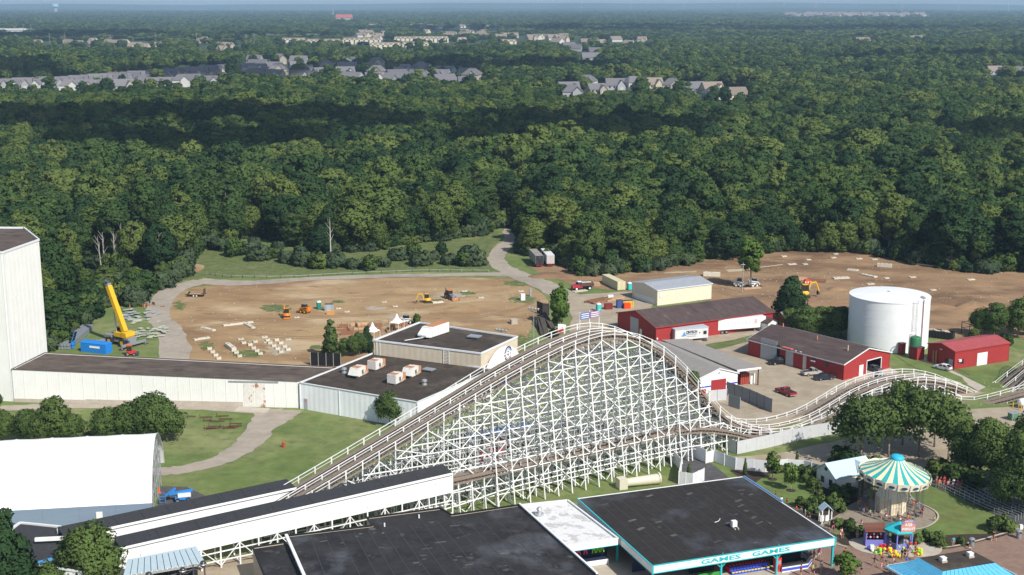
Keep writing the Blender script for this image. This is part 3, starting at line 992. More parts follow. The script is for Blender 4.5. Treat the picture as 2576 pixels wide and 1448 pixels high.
def gable(name, label, cat, F, he, hp, ridge, m_wall, m_roof, over=0.35, trim=None, openings=None, ln=None, wd=None, roof_t=0.14):
 """Gabled shed in the frame F; ridge 'x' or 'y'. openings: list of (x0, x1, h) in the gable wall nearest N."""
 t = thing(name, label, cat, F.N, F.a)
 Ln, W = ln or F.len, wd or F.wid
 th = 0.14
 def plate(poly, o, ex, ny, m):
  # poly in (s, z) along ex from o; thickness inward
  vs = [(o[0] + ex[0] * s, o[1] + ex[1] * s, z) for (s, z) in poly]
  wv = [(x - ny[0] * th, y - ny[1] * th, z) for (x, y, z) in vs]
  n = len(vs)
  mb = MB()
  mb.add(vs + wv, [tuple(range(n)), tuple(range(2 * n - 1, n - 1, -1))] + [((i + 1) % n, i, n + i, n + (i + 1) % n) for i in range(n)])
  return mb.build('wall', m, t)
 mw = m_wall if isinstance(m_wall, list) else [m_wall] * 4
 def notch(width, g):
  p = [(0, 0)]
  for (a, b, h) in (g or []):
   p += [(a, 0), (a, h), (b, h), (b, 0)]
  return p + [(width, 0)]
 if ridge == 'x':
  fr = [(Ln, he), (0, he)]
  plate(notch(Ln, None) + fr, (0, 0), (1, 0), (0, -1), mw[0])
  plate(notch(Ln, None) + fr, (Ln, W), (-1, 0), (0, 1), mw[2])
  g = [(W, he), (W / 2, hp), (0, he)]
  plate(notch(W, openings) + g, (0, W), (0, -1), (-1, 0), mw[3])
  plate(notch(W, None) + g, (Ln, 0), (0, 1), (1, 0), mw[1])
  sl = (hp - he) / (W / 2)
  o = over
  A = [(-o, -o, he - sl * o), (Ln + o, -o, he - sl * o), (Ln + o, W / 2, hp), (-o, W / 2, hp)]
  B = [(-o, W / 2, hp), (Ln + o, W / 2, hp), (Ln + o, W + o, he - sl * o), (-o, W + o, he - sl * o)]
 else:
  g = [(Ln, he), (Ln / 2, hp), (0, he)]
  plate(notch(Ln, openings) + g, (0, 0), (1, 0), (0, -1), mw[0])
  plate(notch(Ln, None) + g, (Ln, W), (-1, 0), (0, 1), mw[2])
  fr = [(W, he), (0, he)]
  plate(notch(W, None) + fr, (0, W), (0, -1), (-1, 0), mw[3])
  plate(notch(W, None) + fr, (Ln, 0), (0, 1), (1, 0), mw[1])
  sl = (hp - he) / (Ln / 2)
  o = over
  A = [(-o, -o, he - sl * o), (Ln / 2, -o, hp), (Ln / 2, W + o, hp), (-o, W + o, he - sl * o)]
  B = [(Ln / 2, -o, hp), (Ln + o, -o, he - sl * o), (Ln + o, W + o, he - sl * o), (Ln / 2, W + o, hp)]
 for q in (A, B):
  q = [(x, y, z + roof_t) for (x, y, z) in q]
  MB().slab(q, roof_t).build('roof', m_roof, t)
 if trim:
  for q in (A, B):
   for i in range(4):
    a, b = Vector(q[i]), Vector(q[(i + 1) % 4])
    if abs(a.z - hp) < 1e-4 and abs(b.z - hp) < 1e-4:
     continue
    MB().bar(a + Vector((0, 0, 0.02)), b + Vector((0, 0, 0.02)), 0.09, 0.24).build('fascia', trim, t)
 return t
# ---- tall white show building and the long low one beside it
h1 = 33.0
c0 = at(7, 636, h1)
pts = [Vector((-150, c0.y + 6, 0)), c0, at(98, 604, h1), at(60, 574, h1), Vector((-150, at(0, 573, h1).y + 1, 0))]
t1, cc = flat_roof('show_building', 'very tall plain white windowless building with a brown flat roof', 'building', pts, h1, m_white_w, m_old_roof, cap=0.4)
for i in range(9):
 s = i / 9
 a = Vector(pts[1]).lerp(Vector(pts[2]), s)
 MB().box(a.x - cc.x + 0.08, a.y - cc.y, 0, 0.10, 0.14, h1 - 0.4).build('seam', m_trim, t1)
for i in range(6):
 a = Vector(pts[1]).lerp(Vector(pts[0]), i / 6 + 0.01)
 MB().box(a.x - cc.x, a.y - cc.y - 0.06, 0, 0.14, 0.10, h1 - 0.4).build('seam', m_trim, t1)
A2, B2 = at(36, 1012), at(752, 1027)
hl, hr = 7.4, 5.9
pts = [Vector((A2.x, A2.y, 0)), Vector((B2.x, B2.y, 0)), at(845, 925, hr), at(113, 888, hl)]
t2, cc = flat_roof('long_building', 'long low white building with brown gravel roof joined to the tall white one', 'building', pts, hl, m_white_w, m_old_roof, cap=0.12, m_cap=m_old_roof, hs=[hl, hr, hr, hl])
dA, dB = pts[0], pts[1]
for (x0, x1) in ((612, 641), (641, 669)):
 panel(t2, 'sliding_door', dA, dB, (x0, 964), (x1, 1023), m_rust, z0=0.02, label='tall grey sliding door stained with rust')
panel(t2, 'door_rail', dA, dB, (575, 958), (700, 964), m_galv, out=0.14)
for (x0, x1, y0) in ((36, 215, 1003), (215, 335, 1005), (335, 425, 1006), (425, 612, 1008)):
 panel(t2, 'plinth', dA, dB, (x0, y0), (x1, 1030), m_conc, z0=0.0, out=0.1)
for i in range(1, 24):
 a = Vector(dA).lerp(Vector(dB), i / 24)
 MB().box(a.x - cc.x, a.y - cc.y - 0.05, 0, 0.07, 0.06, hl - (hl - hr) * i / 24 - 0.3).build('seam', m_white_w, t2)
# ---- ribbed white building with rooftop units
h3 = 5.8
p3 = [at(754, 963, h3), at(1050, 1012, h3), at(1241, 930, h3), at(945, 886, h3)]
t3, cc = flat_roof('ribbed_building', 'white ribbed-metal building with air units on its brown gravel roof', 'building', p3, h3, m_white_c, m_gravel_roof, cap=0.14)
for f in (0.0, 0.345, 0.67, 1.0):
 a = Vector(p3[0]).lerp(Vector(p3[1]), f)
 MB().box(a.x - cc.x, a.y - cc.y, 0, 0.22, 0.22, h3 - 0.3, heading(p3[0], p3[1])).build('downpipe', m_trim, t3)
panel(t3, 'side_door', p3[0], p3[1], L1(362, 592), L1(392, 672), m_door_grey, z0=0.02)
panel(t3, 'door_sign', p3[0], p3[1], L1(371, 600), L1(386, 618), mat('pink_sign', (0.55, 0.25, 0.30), 0.6), out=0.1)
a3 = heading(p3[0], p3[1])
def ac_unit(x, y, L=4.6, W=2.2, H=1.9, hood=True, key=L1):
 b = P(key, x, y, h3 - 0.15)
 t = thing('air_unit', None, 'air unit', b, a3 + math.pi / 2)
 o = MB().box(0, 0, 0.25, L * 0.62, W, H).build('cabinet', m_rust, t)
 MB().box(L * 0.44, 0, 0.3, L * 0.25, W * 0.92, H * 0.85).build('condenser', m_rust2, t)
 for s in (-1, 1):
  MB().box(0, s * W * 0.4, 0, L * 0.9, 0.15, 0.26).build('rail', m_steel, t)
 if hood:
  mb = MB()
  mb.add([(-L * 0.31, -W / 2, 0.5), (-L * 0.31, W / 2, 0.5), (-L * 0.31, W / 2, 2.1), (-L * 0.31, -W / 2, 2.1), (-L * 0.52, -W / 2, 0.7), (-L * 0.52, W / 2, 0.7)],
    [(0, 1, 5, 4), (3, 2, 1, 0), (4, 5, 2, 3), (0, 4, 3), (1, 2, 5)])
  mb.build('hood', m_rust, t)
 MB().box(-L * 0.1, 0, H + 0.25, L * 0.3, W * 0.8, 0.08).build('lid', m_rust2, t)
 MB().box(0.2, -W / 2 - 0.02, 0.7, 0.5, 0.05, 0.8).build('grille', m_steel, t)
 return t
for (x, y, L, hd, lb) in ((770, 425, 4.4, True, 'rusty white air unit with hood beside a round roof vent'), (900, 372, 4.6, False, 'rusty white air unit nearest the beige upper wall'),
       (1050, 478, 4.6, False, 'rusty white air unit with plain end nearest the roof corner'), (1170, 425, 4.4, True, 'rusty-topped air unit next to the flat roof hatch')):
 ac_unit(x, y, L, hood=hd)['label'] = lb
for (x, y, lb) in ((665, 402, 'round metal roof vent beside the hooded air unit'), (1271, 492, 'round metal roof vent near the front parapet')):
 b = P(L1, x, y, h3 - 0.2)
 MBv = MB().lathe([(0.55, 0), (0.55, 0.25), (0.35, 0.3), (0.35, 0.8), (0.6, 0.85), (0.55, 1.15), (0.2, 1.3)], 14)
 o = MBv.build('roof_vent', m_galv, None, True, b)
 tag(o, lb, 'roof vent')
for (x, y, k, z, lb) in ((1305, 390, L1, h3, 'grey roof hatch on the lower gravel roof'),):
 b = P(k, x, y, z - 0.2)
 t = thing('roof_hatch', lb, 'roof hatch', b, a3)
 MB().box(0, 0, 0, 2.1, 1.6, 0.4).build('curb', m_steel, t)
 MB().box(0, 0, 0.4, 2.5, 1.9, 0.22).build('lid', m_galv, t)
# ---- beige upper hall with the white arch and emblem
h4 = 9.0
p4 = [at(940, 857, h4), at(1210, 890, h4), at(1302, 848, h4), at(1055, 812, h4)]
t4, cc = flat_roof('beige_hall', 'beige corrugated hall with gravel roof behind the ribbed white building', 'building', p4, h4, m_beige, m_gravel_roof, cap=0.35)
for f in (0.03, 0.06, 0.66, 0.71):
 a = Vector(p4[0]).lerp(Vector(p4[1]), f)
 e = heading(p4[0], p4[1])
 MB().box(a.x - cc.x + 0.1 * math.sin(e), a.y - cc.y - 0.1 * math.cos(e), h3 - 0.2, 0.09, 0.12, h4 - h3).build('downpipe', m_trim, t4)
for k in range(9):
 a = Vector(p4[0]).lerp(Vector(p4[1]), 0.66)
 b = Vector(p4[0]).lerp(Vector(p4[1]), 0.71)
 e = heading(p4[0], p4[1])
 o = Vector((0.1 * math.sin(e), -0.1 * math.cos(e), 0)) - Vector((cc.x, cc.y, 0))
 MB().bar(Vector((a.x, a.y, h3 + 0.2 + k * 0.34)) + o, Vector((b.x, b.y, h3 + 0.2 + k * 0.34)) + o, 0.05).build('ladder_rung', m_trim, t4)
b = P(K3, 505, 1190, h4 - 0.2)
t = thing('rooftop_unit', 'large white hooded air unit with rusty top on the beige hall', 'air unit', b, heading(P(K3, 430, 1235, h4), P(K3, 655, 1160, h4)))
MB().box(0.6, 0, 0.3, 7.0, 2.6, 2.3).build('cabinet', m_white_p, t)
MB().box(0.9, 0, 2.6, 6.0, 2.3, 0.12).build('lid', m_rust2, t)
mb = MB()
mb.add([(-2.9, -1.3, 0.3), (-2.9, 1.3, 0.3), (-2.9, 1.3, 2.4), (-2.9, -1.3, 2.4), (-4.6, -1.3, 1.1), (-4.6, 1.3, 1.1), (-4.6, 1.3, 0.7), (-4.6, -1.3, 0.7)],
  [(3, 2, 5, 4), (4, 5, 6, 7), (7, 6, 1, 0), (0, 3, 4, 7), (2, 1, 6, 5)])
mb.build('hood', m_white_p, t)
for i in range(6):
 MB().box(-2.4 + i * 1.2, -1.33, 0.4, 0.06, 0.05, 2.1).build('seam', m_galv, t)
for s in (-1, 1):
 MB().box(0, s, 0, 6.6, 0.2, 0.3).build('rail', m_steel, t)
MB().cyl((-4.2, -0.4, 0.5), (-9.0, 1.6, 0.5), 0.09, n=6).build('gas_pipe', m_white_p, t)
b = P(K3, 910, 1220, h4 - 0.2)
t = thing('roof_hatch', 'grey roof hatch on the beige hall', 'roof hatch', b, heading(p4[0], p4[1]))
MB().box(0, 0, 0, 2.4, 1.8, 0.45).build('curb', m_steel, t)
MB().box(0, 0, 0.45, 2.9, 2.2, 0.25).build('lid', m_galv, t)
# arch shell with emblem in front of the hall's right wall
e = (Vector(p4[2]) - Vector(p4[1])).to_2d().normalized()
nr = Vector((e.y, -e.x))
oA = Vector((p4[1].x, p4[1].y)) + nr * 1.2
A_, B_ = Vector((oA.x, oA.y, 0)), Vector((oA.x + e.x, oA.y + e.y, 0))
K6 = ov(1850, 1250, 7.24)
sl, zl = onwall(K6(290, 1190), A_, B_)
sr, zr = onwall(K6(1400, 960), A_, B_)
st, zt = onwall(K6(1050, 690), A_, B_)
ta = thing('arch_shell', 'white arched stage front bearing a round blue emblem', 'facade', (oA.x, oA.y, 0), math.atan2(e.y, e.x))
cxm, rx = (sl + sr) / 2, (sr - sl) / 2
arc = [(cxm + rx * math.cos(a), max(0.02, zt * math.sin(a))) for a in np.linspace(0, math.pi, 30)]
vsF = [(x, 0, z) for (x, z) in arc]
vsB = [(x, 0.5, z) for (x, z) in arc]
n = len(arc)
MB().add(vsF + vsB, [tuple(range(n - 1, -1, -1)), tuple(range(n, 2 * n))] + [(i, (i + 1) % n, n + (i + 1) % n, n + i) for i in range(n)]).build('arch_panel', m_white_p, ta)
se, ze = onwall(K6(975, 955), A_, B_)
m_navy = mat('navy_paint', (0.05, 0.06, 0.22), 0.5)
m_redp = mat('emblem_red', (0.45, 0.06, 0.08), 0.5)
def disc(r0, r1, y, m, nm, cx=se, cz=ze, k=28):
 mb = MB()
 vs = []
 for r in (r0, r1):
  for i in range(k):
   a = 2 * math.pi * i / k
   vs.append((cx + r * math.cos(a), y, cz + r * math.sin(a)))
 mb.add(vs, [(i, k + i, k + (i + 1) % k, (i + 1) % k) for i in range(k)])
 return mb.build(nm, m, ta)
em = disc(1.35, 1.75, -0.03, m_navy, 'emblem_ring')
disc(1.05, 1.18, -0.03, m_navy, 'emblem_ring')
MB().add([(se - 0.55, -0.04, ze + 0.15), (se, -0.04, ze - 0.85), (se + 0.55, -0.04, ze + 0.15), (se, -0.04, ze - 0.1)], [(0, 1, 2, 3)]).build('emblem_mark', m_redp, ta)
MB().add([(se - 0.3, -0.04, ze + 0.35), (se + 0.3, -0.04, ze + 0.35), (se + 0.22, -0.04, ze + 0.75), (se, -0.04, ze + 0.55), (se - 0.22, -0.04, ze + 0.75)], [(0, 1, 2, 3, 4)]).build('emblem_crest', m_navy, ta)
MB().box(cxm + 1, -0.06, 0.0, rx * 1.5, 0.1, 0.8).build('blue_base', m_navy, ta)
# ---- red barn, cream shed, long red workshop, red pump house
F = Frame(P(K4, 933, 850, 4.2), P(K4, 2112, 695, 4.2), P(K4, 510, 708, 4.2))
_, pk = F.left(K4(722, 660))
tb = gable('barn', 'long red barn with brown shingle roof and grey sliding door', 'barn', F, 4.2, 6.6, 'x', m_red, m_shingle, trim=m_red)
La, Lb = F.world(0, F.wid), F.world(0, 0)
panel(tb, 'sliding_door', La, Lb, K4(678, 738), K4(757, 905), m_door_grey, z0=0.03)
panel(tb, 'door', La, Lb, K4(772, 862), K4(792, 930), m_door_white, z0=0.03)
panel(tb, 'meter_box', F.world(0, 0), F.world(1, 0), K4(938, 955), K4(950, 970), m_trim, out=0.2, thick=0.2)
F = Frame(P(K4, 947, 478, 4.5), P(K4, 1497, 410, 4.5), P(K4, 690, 398, 4.5))
ts = gable('metal_shed', 'cream metal shed with grey low roof and white roller door', 'shed', F, 4.5, 5.5, 'x', m_cream, m_grey_roof, trim=m_trim, over=0.2)
La, Lb = F.world(0, F.wid), F.world(0, 0)
panel(ts, 'roller_door', La, Lb, K4(725, 500), K4(915, 655), m_door_white, z0=0.03)
for k in range(5):
 s0, z_ = onwall(K4(725, 500), La, Lb)
 s1, _ = onwall(K4(915, 560), La, Lb)
 MB().box(-0.08, F.wid - (s0 + s1) / 2, 0.6 + k * 0.65, 0.05, abs(s1 - s0) * 0.99, 0.05).build('door_slat', m_galv, ts)
panel(ts, 'lamp', F.world(0, 0), F.world(1, 0), K4(972, 495), K4(990, 545), m_trim, out=0.12)
F = Frame(P(L3, 1152, 335, 3.9), P(L3, 1502, 245, 3.9), P(L3, 525, 128, 3.9))
s0, _ = F.front(L3(1327, 290))
s1, zdo = F.front(L3(1432, 275))
tw = gable('workshop', 'long red workshop with brown shingle roof and open garage doorway', 'workshop', F, 3.9, 6.3, 'y', m_red, m_shingle, trim=m_trim, openings=[(s0, s1, 3.2)])
fa, fb = F.world(0, 0), F.world(1, 0)
panel(tw, 'door', fa, fb, L3(1268, 345), L3(1294, 410), m_door_white, z0=0.05)
for (xx, zz, a, bq) in ((s0 - 0.1, 0, 0.2, 3.3), (s1 + 0.1, 0, 0.2, 3.3)):
 MB().box(xx, -0.05, zz, a, 0.14, bq).build('door_jamb', m_trim, tw)
MB().box((s0 + s1) / 2, -0.05, 3.2, s1 - s0, 0.14, 0.2).build('door_lintel', m_trim, tw)
MB().box(F.len / 2, F.wid / 2, 0.02, F.len - 0.5, F.wid - 0.5, 0.06).build('shop_floor', m_conc, tw)
wa, wb = F.world(0, F.wid), F.world(0, 0)
panel(tw, 'grey_wall_panel', wa, wb, L3(528, 135), L3(645, 250), mat('grey_board', (0.45, 0.46, 0.46), 0.8, var=0.1, vs=0.6), z0=0.0, out=0.05)
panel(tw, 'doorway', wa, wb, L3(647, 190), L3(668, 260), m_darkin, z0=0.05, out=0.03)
panel(tw, 'roller_door', wa, wb, L3(716, 222), L3(770, 290), m_door_grey, z0=0.05)
panel(tw, 'awning', wa, wb, L3(700, 200), L3(772, 225), mat('faded_red_awning', (0.55, 0.13, 0.12), 0.7), out=0.9, thick=0.9)
panel(tw, 'door', wa, wb, L3(845, 268), L3(868, 330), m_galv, z0=0.05)
panel(tw, 'window', wa, wb, L3(916, 278), L3(936, 300), m_glass, out=0.07)
panel(tw, 'window_unit', wa, wb, L3(910, 302), L3(940, 318), m_trim, out=0.5, thick=0.5)
panel(tw, 'window', wa, wb, L3(1010, 310), L3(1028, 355), m_glass, out=0.07)
for (x, y) in ((822, 238), (785, 230)):
 panel(tw, 'lamp', wa, wb, L3(x, y), L3(x + 9, y + 8), m_white_p, out=0.2, thick=0.2)
for (x, y) in ((950, 160), (1182, 232), (693, 65)):
 q = local(tw, P(L3, x, y, 5.6))
 MB().cyl((q.x, q.y, 4.5), (q.x, q.y, 6.9), 0.14, n=8).build('flue', m_rust2, tw)
F = Frame(P(RT, 668, 362, 4.4), P(RT, 1288, 265, 4.4), P(RT, 360, 270, 4.4))
tp = gable('pump_house', 'red metal building with red roof and white door beside the tank', 'building', F, 4.4, 5.4, 'x', m_red, m_red_roof, trim=m_red, over=0.15)
fa, fb = F.world(0, 0), F.world(1, 0)
panel(tp, 'roller_door', fa, fb, RT(922, 380), RT(1025, 505), m_door_white, z0=0.05)
panel(tp, 'window', fa, fb, RT(735, 448), RT(762, 495), m_glass)
panel(tp, 'window_unit', fa, fb, RT(702, 450), RT(730, 470), m_trim, out=0.4, thick=0.4)
wa, wb = F.world(0, F.wid), F.world(0, 0)
panel(tp, 'door', wa, wb, RT(600, 440), RT(640, 540), m_door_grey, z0=0.05)
panel(tp, 'window', wa, wb, RT(558, 435), RT(590, 490), m_glass)
panel(tp, 'lamp', wa, wb, RT(502, 326), RT(524, 340), m_white_p, out=0.25, thick=0.25)
for x in (430, 460):
 panel(tp, 'ladder_rail', wa, wb, RT(x - 4, 345), RT(x + 4, 480), m_rust2, z0=0.0, out=0.25)
# brown gabled hut with a mossy roof between barn and workshop, and the small white shed
F = Frame(P(K4, 2265, 790, 3.2), P(K4, 2350, 770, 3.2), P(K4, 2160, 770, 3.2))
gable('hut', 'small dark red hut with mossy grey steep roof among the trees', 'hut', F, 3.0, 5.2, 'x', m_red, mat('mossy_shingle', (0.17, 0.15, 0.13), 0.95, var=0.3, vs=0.6, col2=[((0.32, 0.30, 0.27), 1.0, (0.55, 0.7))]), ln=4.5, wd=5.0)
F = Frame(P(K4, 2060, 810, 2.6), P(K4, 2145, 795, 2.6), P(K4, 1998, 770, 2.6))
tg = gable('garden_shed', 'small white shed with brown roof at the end of the white trailer', 'shed', F, 2.6, 3.5, 'y', m_white_p, m_shingle, ln=3.6, wd=5.0)
panel(tg, 'door', F.world(0, 0), F.world(1, 0), K4(2085, 800), K4(2112, 870), m_door_white, z0=0.05)
MB().box(1.8, -0.1, 1.1, 0.25, 0.06, 0.4).build('window', m_glass, tg)
# ---- white cabin with a blue stripe and the long open canopy beside it
F = Frame(P(L3, 65, 440, 3.7), P(L3, 352, 400, 3.7), P(K4, 905, 1010, 3.7))
m_cab_w = mat('white_cabin_wall', (0.80, 0.81, 0.82), 0.6, var=0.03)
tc = gable('cabin', 'white cabin with blue stripe and dark red roller door', 'cabin', F, 3.7, 5.3, 'y', [m_cab_w, m_white_p, m_white_p, m_door_grey], m_tan_roof, trim=m_trim, over=0.25, wd=27.0)
fa, fb = F.world(0, 0), F.world(1, 0)
m_rdoor = mat('dark_red_door', (0.32, 0.03, 0.035), 0.55)
sd0, _ = F.front(L3(152, 440))
sd1, _ = F.front(L3(262, 440))
MB().box((sd0 + sd1) / 2, -0.08, 0.05, sd1 - sd0, 0.1, 2.75).build('roller_door', m_rdoor, tc)
m_stripe = mat('blue_stripe', (0.03, 0.06, 0.45), 0.5)
MB().box(sd0 / 2, -0.05, 1.35, sd0 - 0.2, 0.08, 0.28).build('stripe', m_stripe, tc)
MB().box((sd1 + F.len) / 2, -0.05, 1.35, F.len - sd1 - 0.2, 0.08, 0.28).build('stripe', m_stripe, tc)
MB().box(sd0 * 0.35, -0.09, 0.0, 1.2, 0.1, 1.0).build('hatch', m_rdoor, tc)
MB().cyl((F.len / 2, -0.1, 4.3), (F.len / 2, 0.05, 4.3), 0.22, n=10).build('vent', m_galv, tc)
c4 = [P(K4, 1750, 1280, 4.4), P(K4, 1990, 1250, 4.4), P(K4, 1255, 962, 4.4), P(K4, 990, 975, 4.4)]
cc = Vector(c4[0])
tcan = thing('canopy', 'long open shelter with flat grey roof on brown posts', 'shelter', (cc.x, cc.y, 0))
MB().slab([(p.x - cc.x, p.y - cc.y, 4.4) for p in c4], 0.22).build('roof', m_tan_roof, tcan)
MB().bar((0, 0, 4.22), local(tcan, c4[1], 4.22), 0.35, 0.4).build('fascia', m_white_p, tcan)
m_post = mat('brown_post', (0.11, 0.03, 0.028), 0.7)
for f in (0.0, 0.25, 0.5, 0.75, 0.97):
 for (a, b) in ((c4[0], c4[3]), (c4[1], c4[2])):
  q = Vector(a).lerp(Vector(b), max(0.012, f))
  MB().box(q.x - cc.x + (0.3 if a is c4[0] else -0.3), q.y - cc.y + 0.2, 0.0, 0.25, 0.25, 4.2).build('post', m_post, tcan)
q0, q1 = Vector(c4[0]).lerp(Vector(c4[3]), 0.03), Vector(c4[0]).lerp(Vector(c4[3]), 0.62)
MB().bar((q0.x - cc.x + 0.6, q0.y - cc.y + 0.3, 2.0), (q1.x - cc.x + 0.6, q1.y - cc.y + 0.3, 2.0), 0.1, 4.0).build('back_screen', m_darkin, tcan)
# red pallet rack and white door leaf at its corner
b = P(L3, 385, 480)
tr_ = thing('storage_container', 'dark red open storage container under the canopy corner', 'container', (b.x, b.y, 0), heading(c4[0], c4[1]))
MB().box(0, 1.2, 0, 2.4, 4.5, 2.6).build('box', m_rdoor, tr_)
for i in range(5):
 MB().box(-1.0 + i * 0.5, -1.12, 0.1, 0.07, 0.08, 2.3).build('bar', m_rust2, tr_)
MB().box(1.9, -1.3, 0.05, 1.2, 0.08, 2.4).build('door_leaf', m_door_white, tr_)
# ---- big white tank and the green one
ct = at(2230, 889)
ct = Vector((ct.x, ct.y, 0)) * (1 + 9.9 / ct.length)
TR, TH_ = 9.9, 12.7
tt = thing('water_tank', 'huge white cylindrical water tank with low domed top', 'tank', ct)
m_tank = mat('tank_white', (0.80, 0.81, 0.82), 0.45, var=0.035, vs=0.15, col2=[((0.74, 0.75, 0.77), 0.2, (0.55, 0.75))])
MB().lathe([(TR, 0), (TR, TH_)], 96, cap=False).build('shell', m_tank, tt, True)
MB().lathe([(TR + 0.12, TH_ - 0.1), (TR + 0.12, TH_ + 0.06), (TR * 0.6, TH_ + 0.45), (0.3, TH_ + 0.75)], 96).build('top', m_tank, tt, True)
for k in range(1, 6):
 MB().lathe([(TR + 0.015, TH_ * k / 6 - 0.03), (TR + 0.03, TH_ * k / 6), (TR + 0.015, TH_ * k / 6 + 0.03)], 96, cap=False).build('weld_seam', m_tank, tt, True)
for a in (-1.25, -1.12):
 x, y = (TR + 0.3) * math.cos(a), (TR + 0.3) * math.sin(a)
 MB().box(x, y, 0.0, 0.08, 0.08, TH_ + 0.6).build('ladder_rail', m_galv, tt)
for k in range(28):
 a0, a1 = -1.25, -1.12
 MB().bar(((TR + 0.3) * math.cos(a0), (TR + 0.3) * math.sin(a0), 0.5 + k * 0.45), ((TR + 0.3) * math.cos(a1), (TR + 0.3) * math.sin(a1), 0.5 + k * 0.45), 0.05).build('ladder_rung', m_galv, tt)
a = -0.92
MB().cyl(((TR + 0.25) * math.cos(a), (TR + 0.25) * math.sin(a), 0), ((TR + 0.25) * math.cos(a), (TR + 0.25) * math.sin(a), TH_ + 0.5), 0.12, n=8).build('overflow_pipe', mat('maroon_pipe', (0.25, 0.12, 0.13), 0.6), tt)
MB().bar(((TR - 0.6) * math.cos(-0.7), (TR - 0.6) * math.sin(-0.7), TH_ + 0.35), ((TR - 2) * math.cos(-0.55), (TR - 2) * math.sin(-0.55), TH_ + 0.5), 0.5, 0.35).build('roof_hatch', m_galv, tt)
for k in range(12):
 a = k * 0.5236
 MB().bar((0.5 * math.cos(a), 0.5 * math.sin(a), TH_ + 0.76), (TR * 0.97 * math.cos(a), TR * 0.97 * math.sin(a), TH_ + 0.14), 0.06, 0.05).build('top_rib', m_trim, tt)
MB().lathe([(0.35, TH_ + 0.7), (0.35, TH_ + 1.05), (0.5, TH_ + 1.1), (0.1, TH_ + 1.3)], 12).build('top_vent', m_trim, tt)
gp = P(RT, 208, 425)
tg = thing('green_tank', 'upright dark green tank standing before the white tank', 'tank', (gp.x, gp.y, 0))
m_gt = mat('tank_green', (0.035, 0.16, 0.075), 0.5, var=0.1, vs=0.6)
MB().lathe([(1.35, 0), (1.35, 4.9), (1.25, 5.1), (0.7, 5.35), (0.1, 5.4)], 28).build('shell', m_gt, tg, True)
for k in range(1, 4):
 MB().lathe([(1.36, 1.25 * k - 0.04), (1.4, 1.25 * k), (1.36, 1.25 * k + 0.04)], 28, cap=False).build('weld_seam', m_gt, tg)
MB().tube([(-1.6, -0.3, 0), (-1.6, -0.3, 5.6), (-1.3, -0.2, 6.0), (-0.3, 0, 6.1), (0.1, 0, 5.4)], 0.09, 6).build('vent_pipe', m_galv, tg)
MB().tube([(-1.45, 0.4, 0), (-1.45, 0.4, 5.4)], 0.05, 5).build('ladder_rail', m_galv, tg)
for (x0, y0, w_, d_, h_, m_, nm, lb) in ((275, 455, 2.4, 2.4, 3.0, m_red, 'control_hut', 'dark red hut with white corner right of the green tank'), (82, 395, 1.3, 1.2, 2.8, m_red, 'control_hut', 'narrow dark red hut left of the green tank')):
 b = P(RT, x0, y0)
 t = thing(nm, lb, 'hut', (b.x, b.y, 0), 0.48)
 MB().box(0, d_ / 2, 0, w_, d_, h_).build('wall', m_, t)
 MB().box(0, d_ / 2, h_, w_ + 0.2, d_ + 0.2, 0.12).build('roof', m_steel, t)
 MB().box(w_ / 2 + 0.02, d_ / 2, 0.02, 0.06, d_ * 0.7, h_ * 0.75).build('door', m_trim, t)
vp_ = P(K5, 945, 1140)
tv = thing('valve_manifold', 'arched steel pipework and valve in front of the white tank', 'pipework', (vp_.x, vp_.y, 0))
m_pipe = mat('pipe_grey', (0.22, 0.21, 0.22), 0.5, metal=0.3, var=0.1)
for s in (-1, 1):
 MB().tube([(s * 1.1, 0, 0), (s * 1.1, 0, 3.6), (s * 0.9, 0, 4.1), (s * 0.4, 0, 4.4)], 0.22, 8).build('riser', m_pipe, tv)
MB().lathe([(0.5, 4.1), (0.3, 4.5), (0.3, 4.9), (0.55, 5.0), (0.15, 5.4), (0.15, 5.9)], 12).build('valve', m_rust2, tv)
MB().box(0, 0.3, 0, 1.6, 1.4, 1.7).build('cabinet', m_trim, tv)
for (x, y) in ((-1.6, -0.5), (1.6, -0.5), (1.6, 0.8), (-1.6, 0.8)):
 MB().box(x, y, 0, 0.08, 0.08, 1.9).build('rail_post', m_galv, tv)
MB().bar((-1.6, -0.5, 1.9), (1.6, -0.5, 1.9), 0.07).build('rail', m_galv, tv)
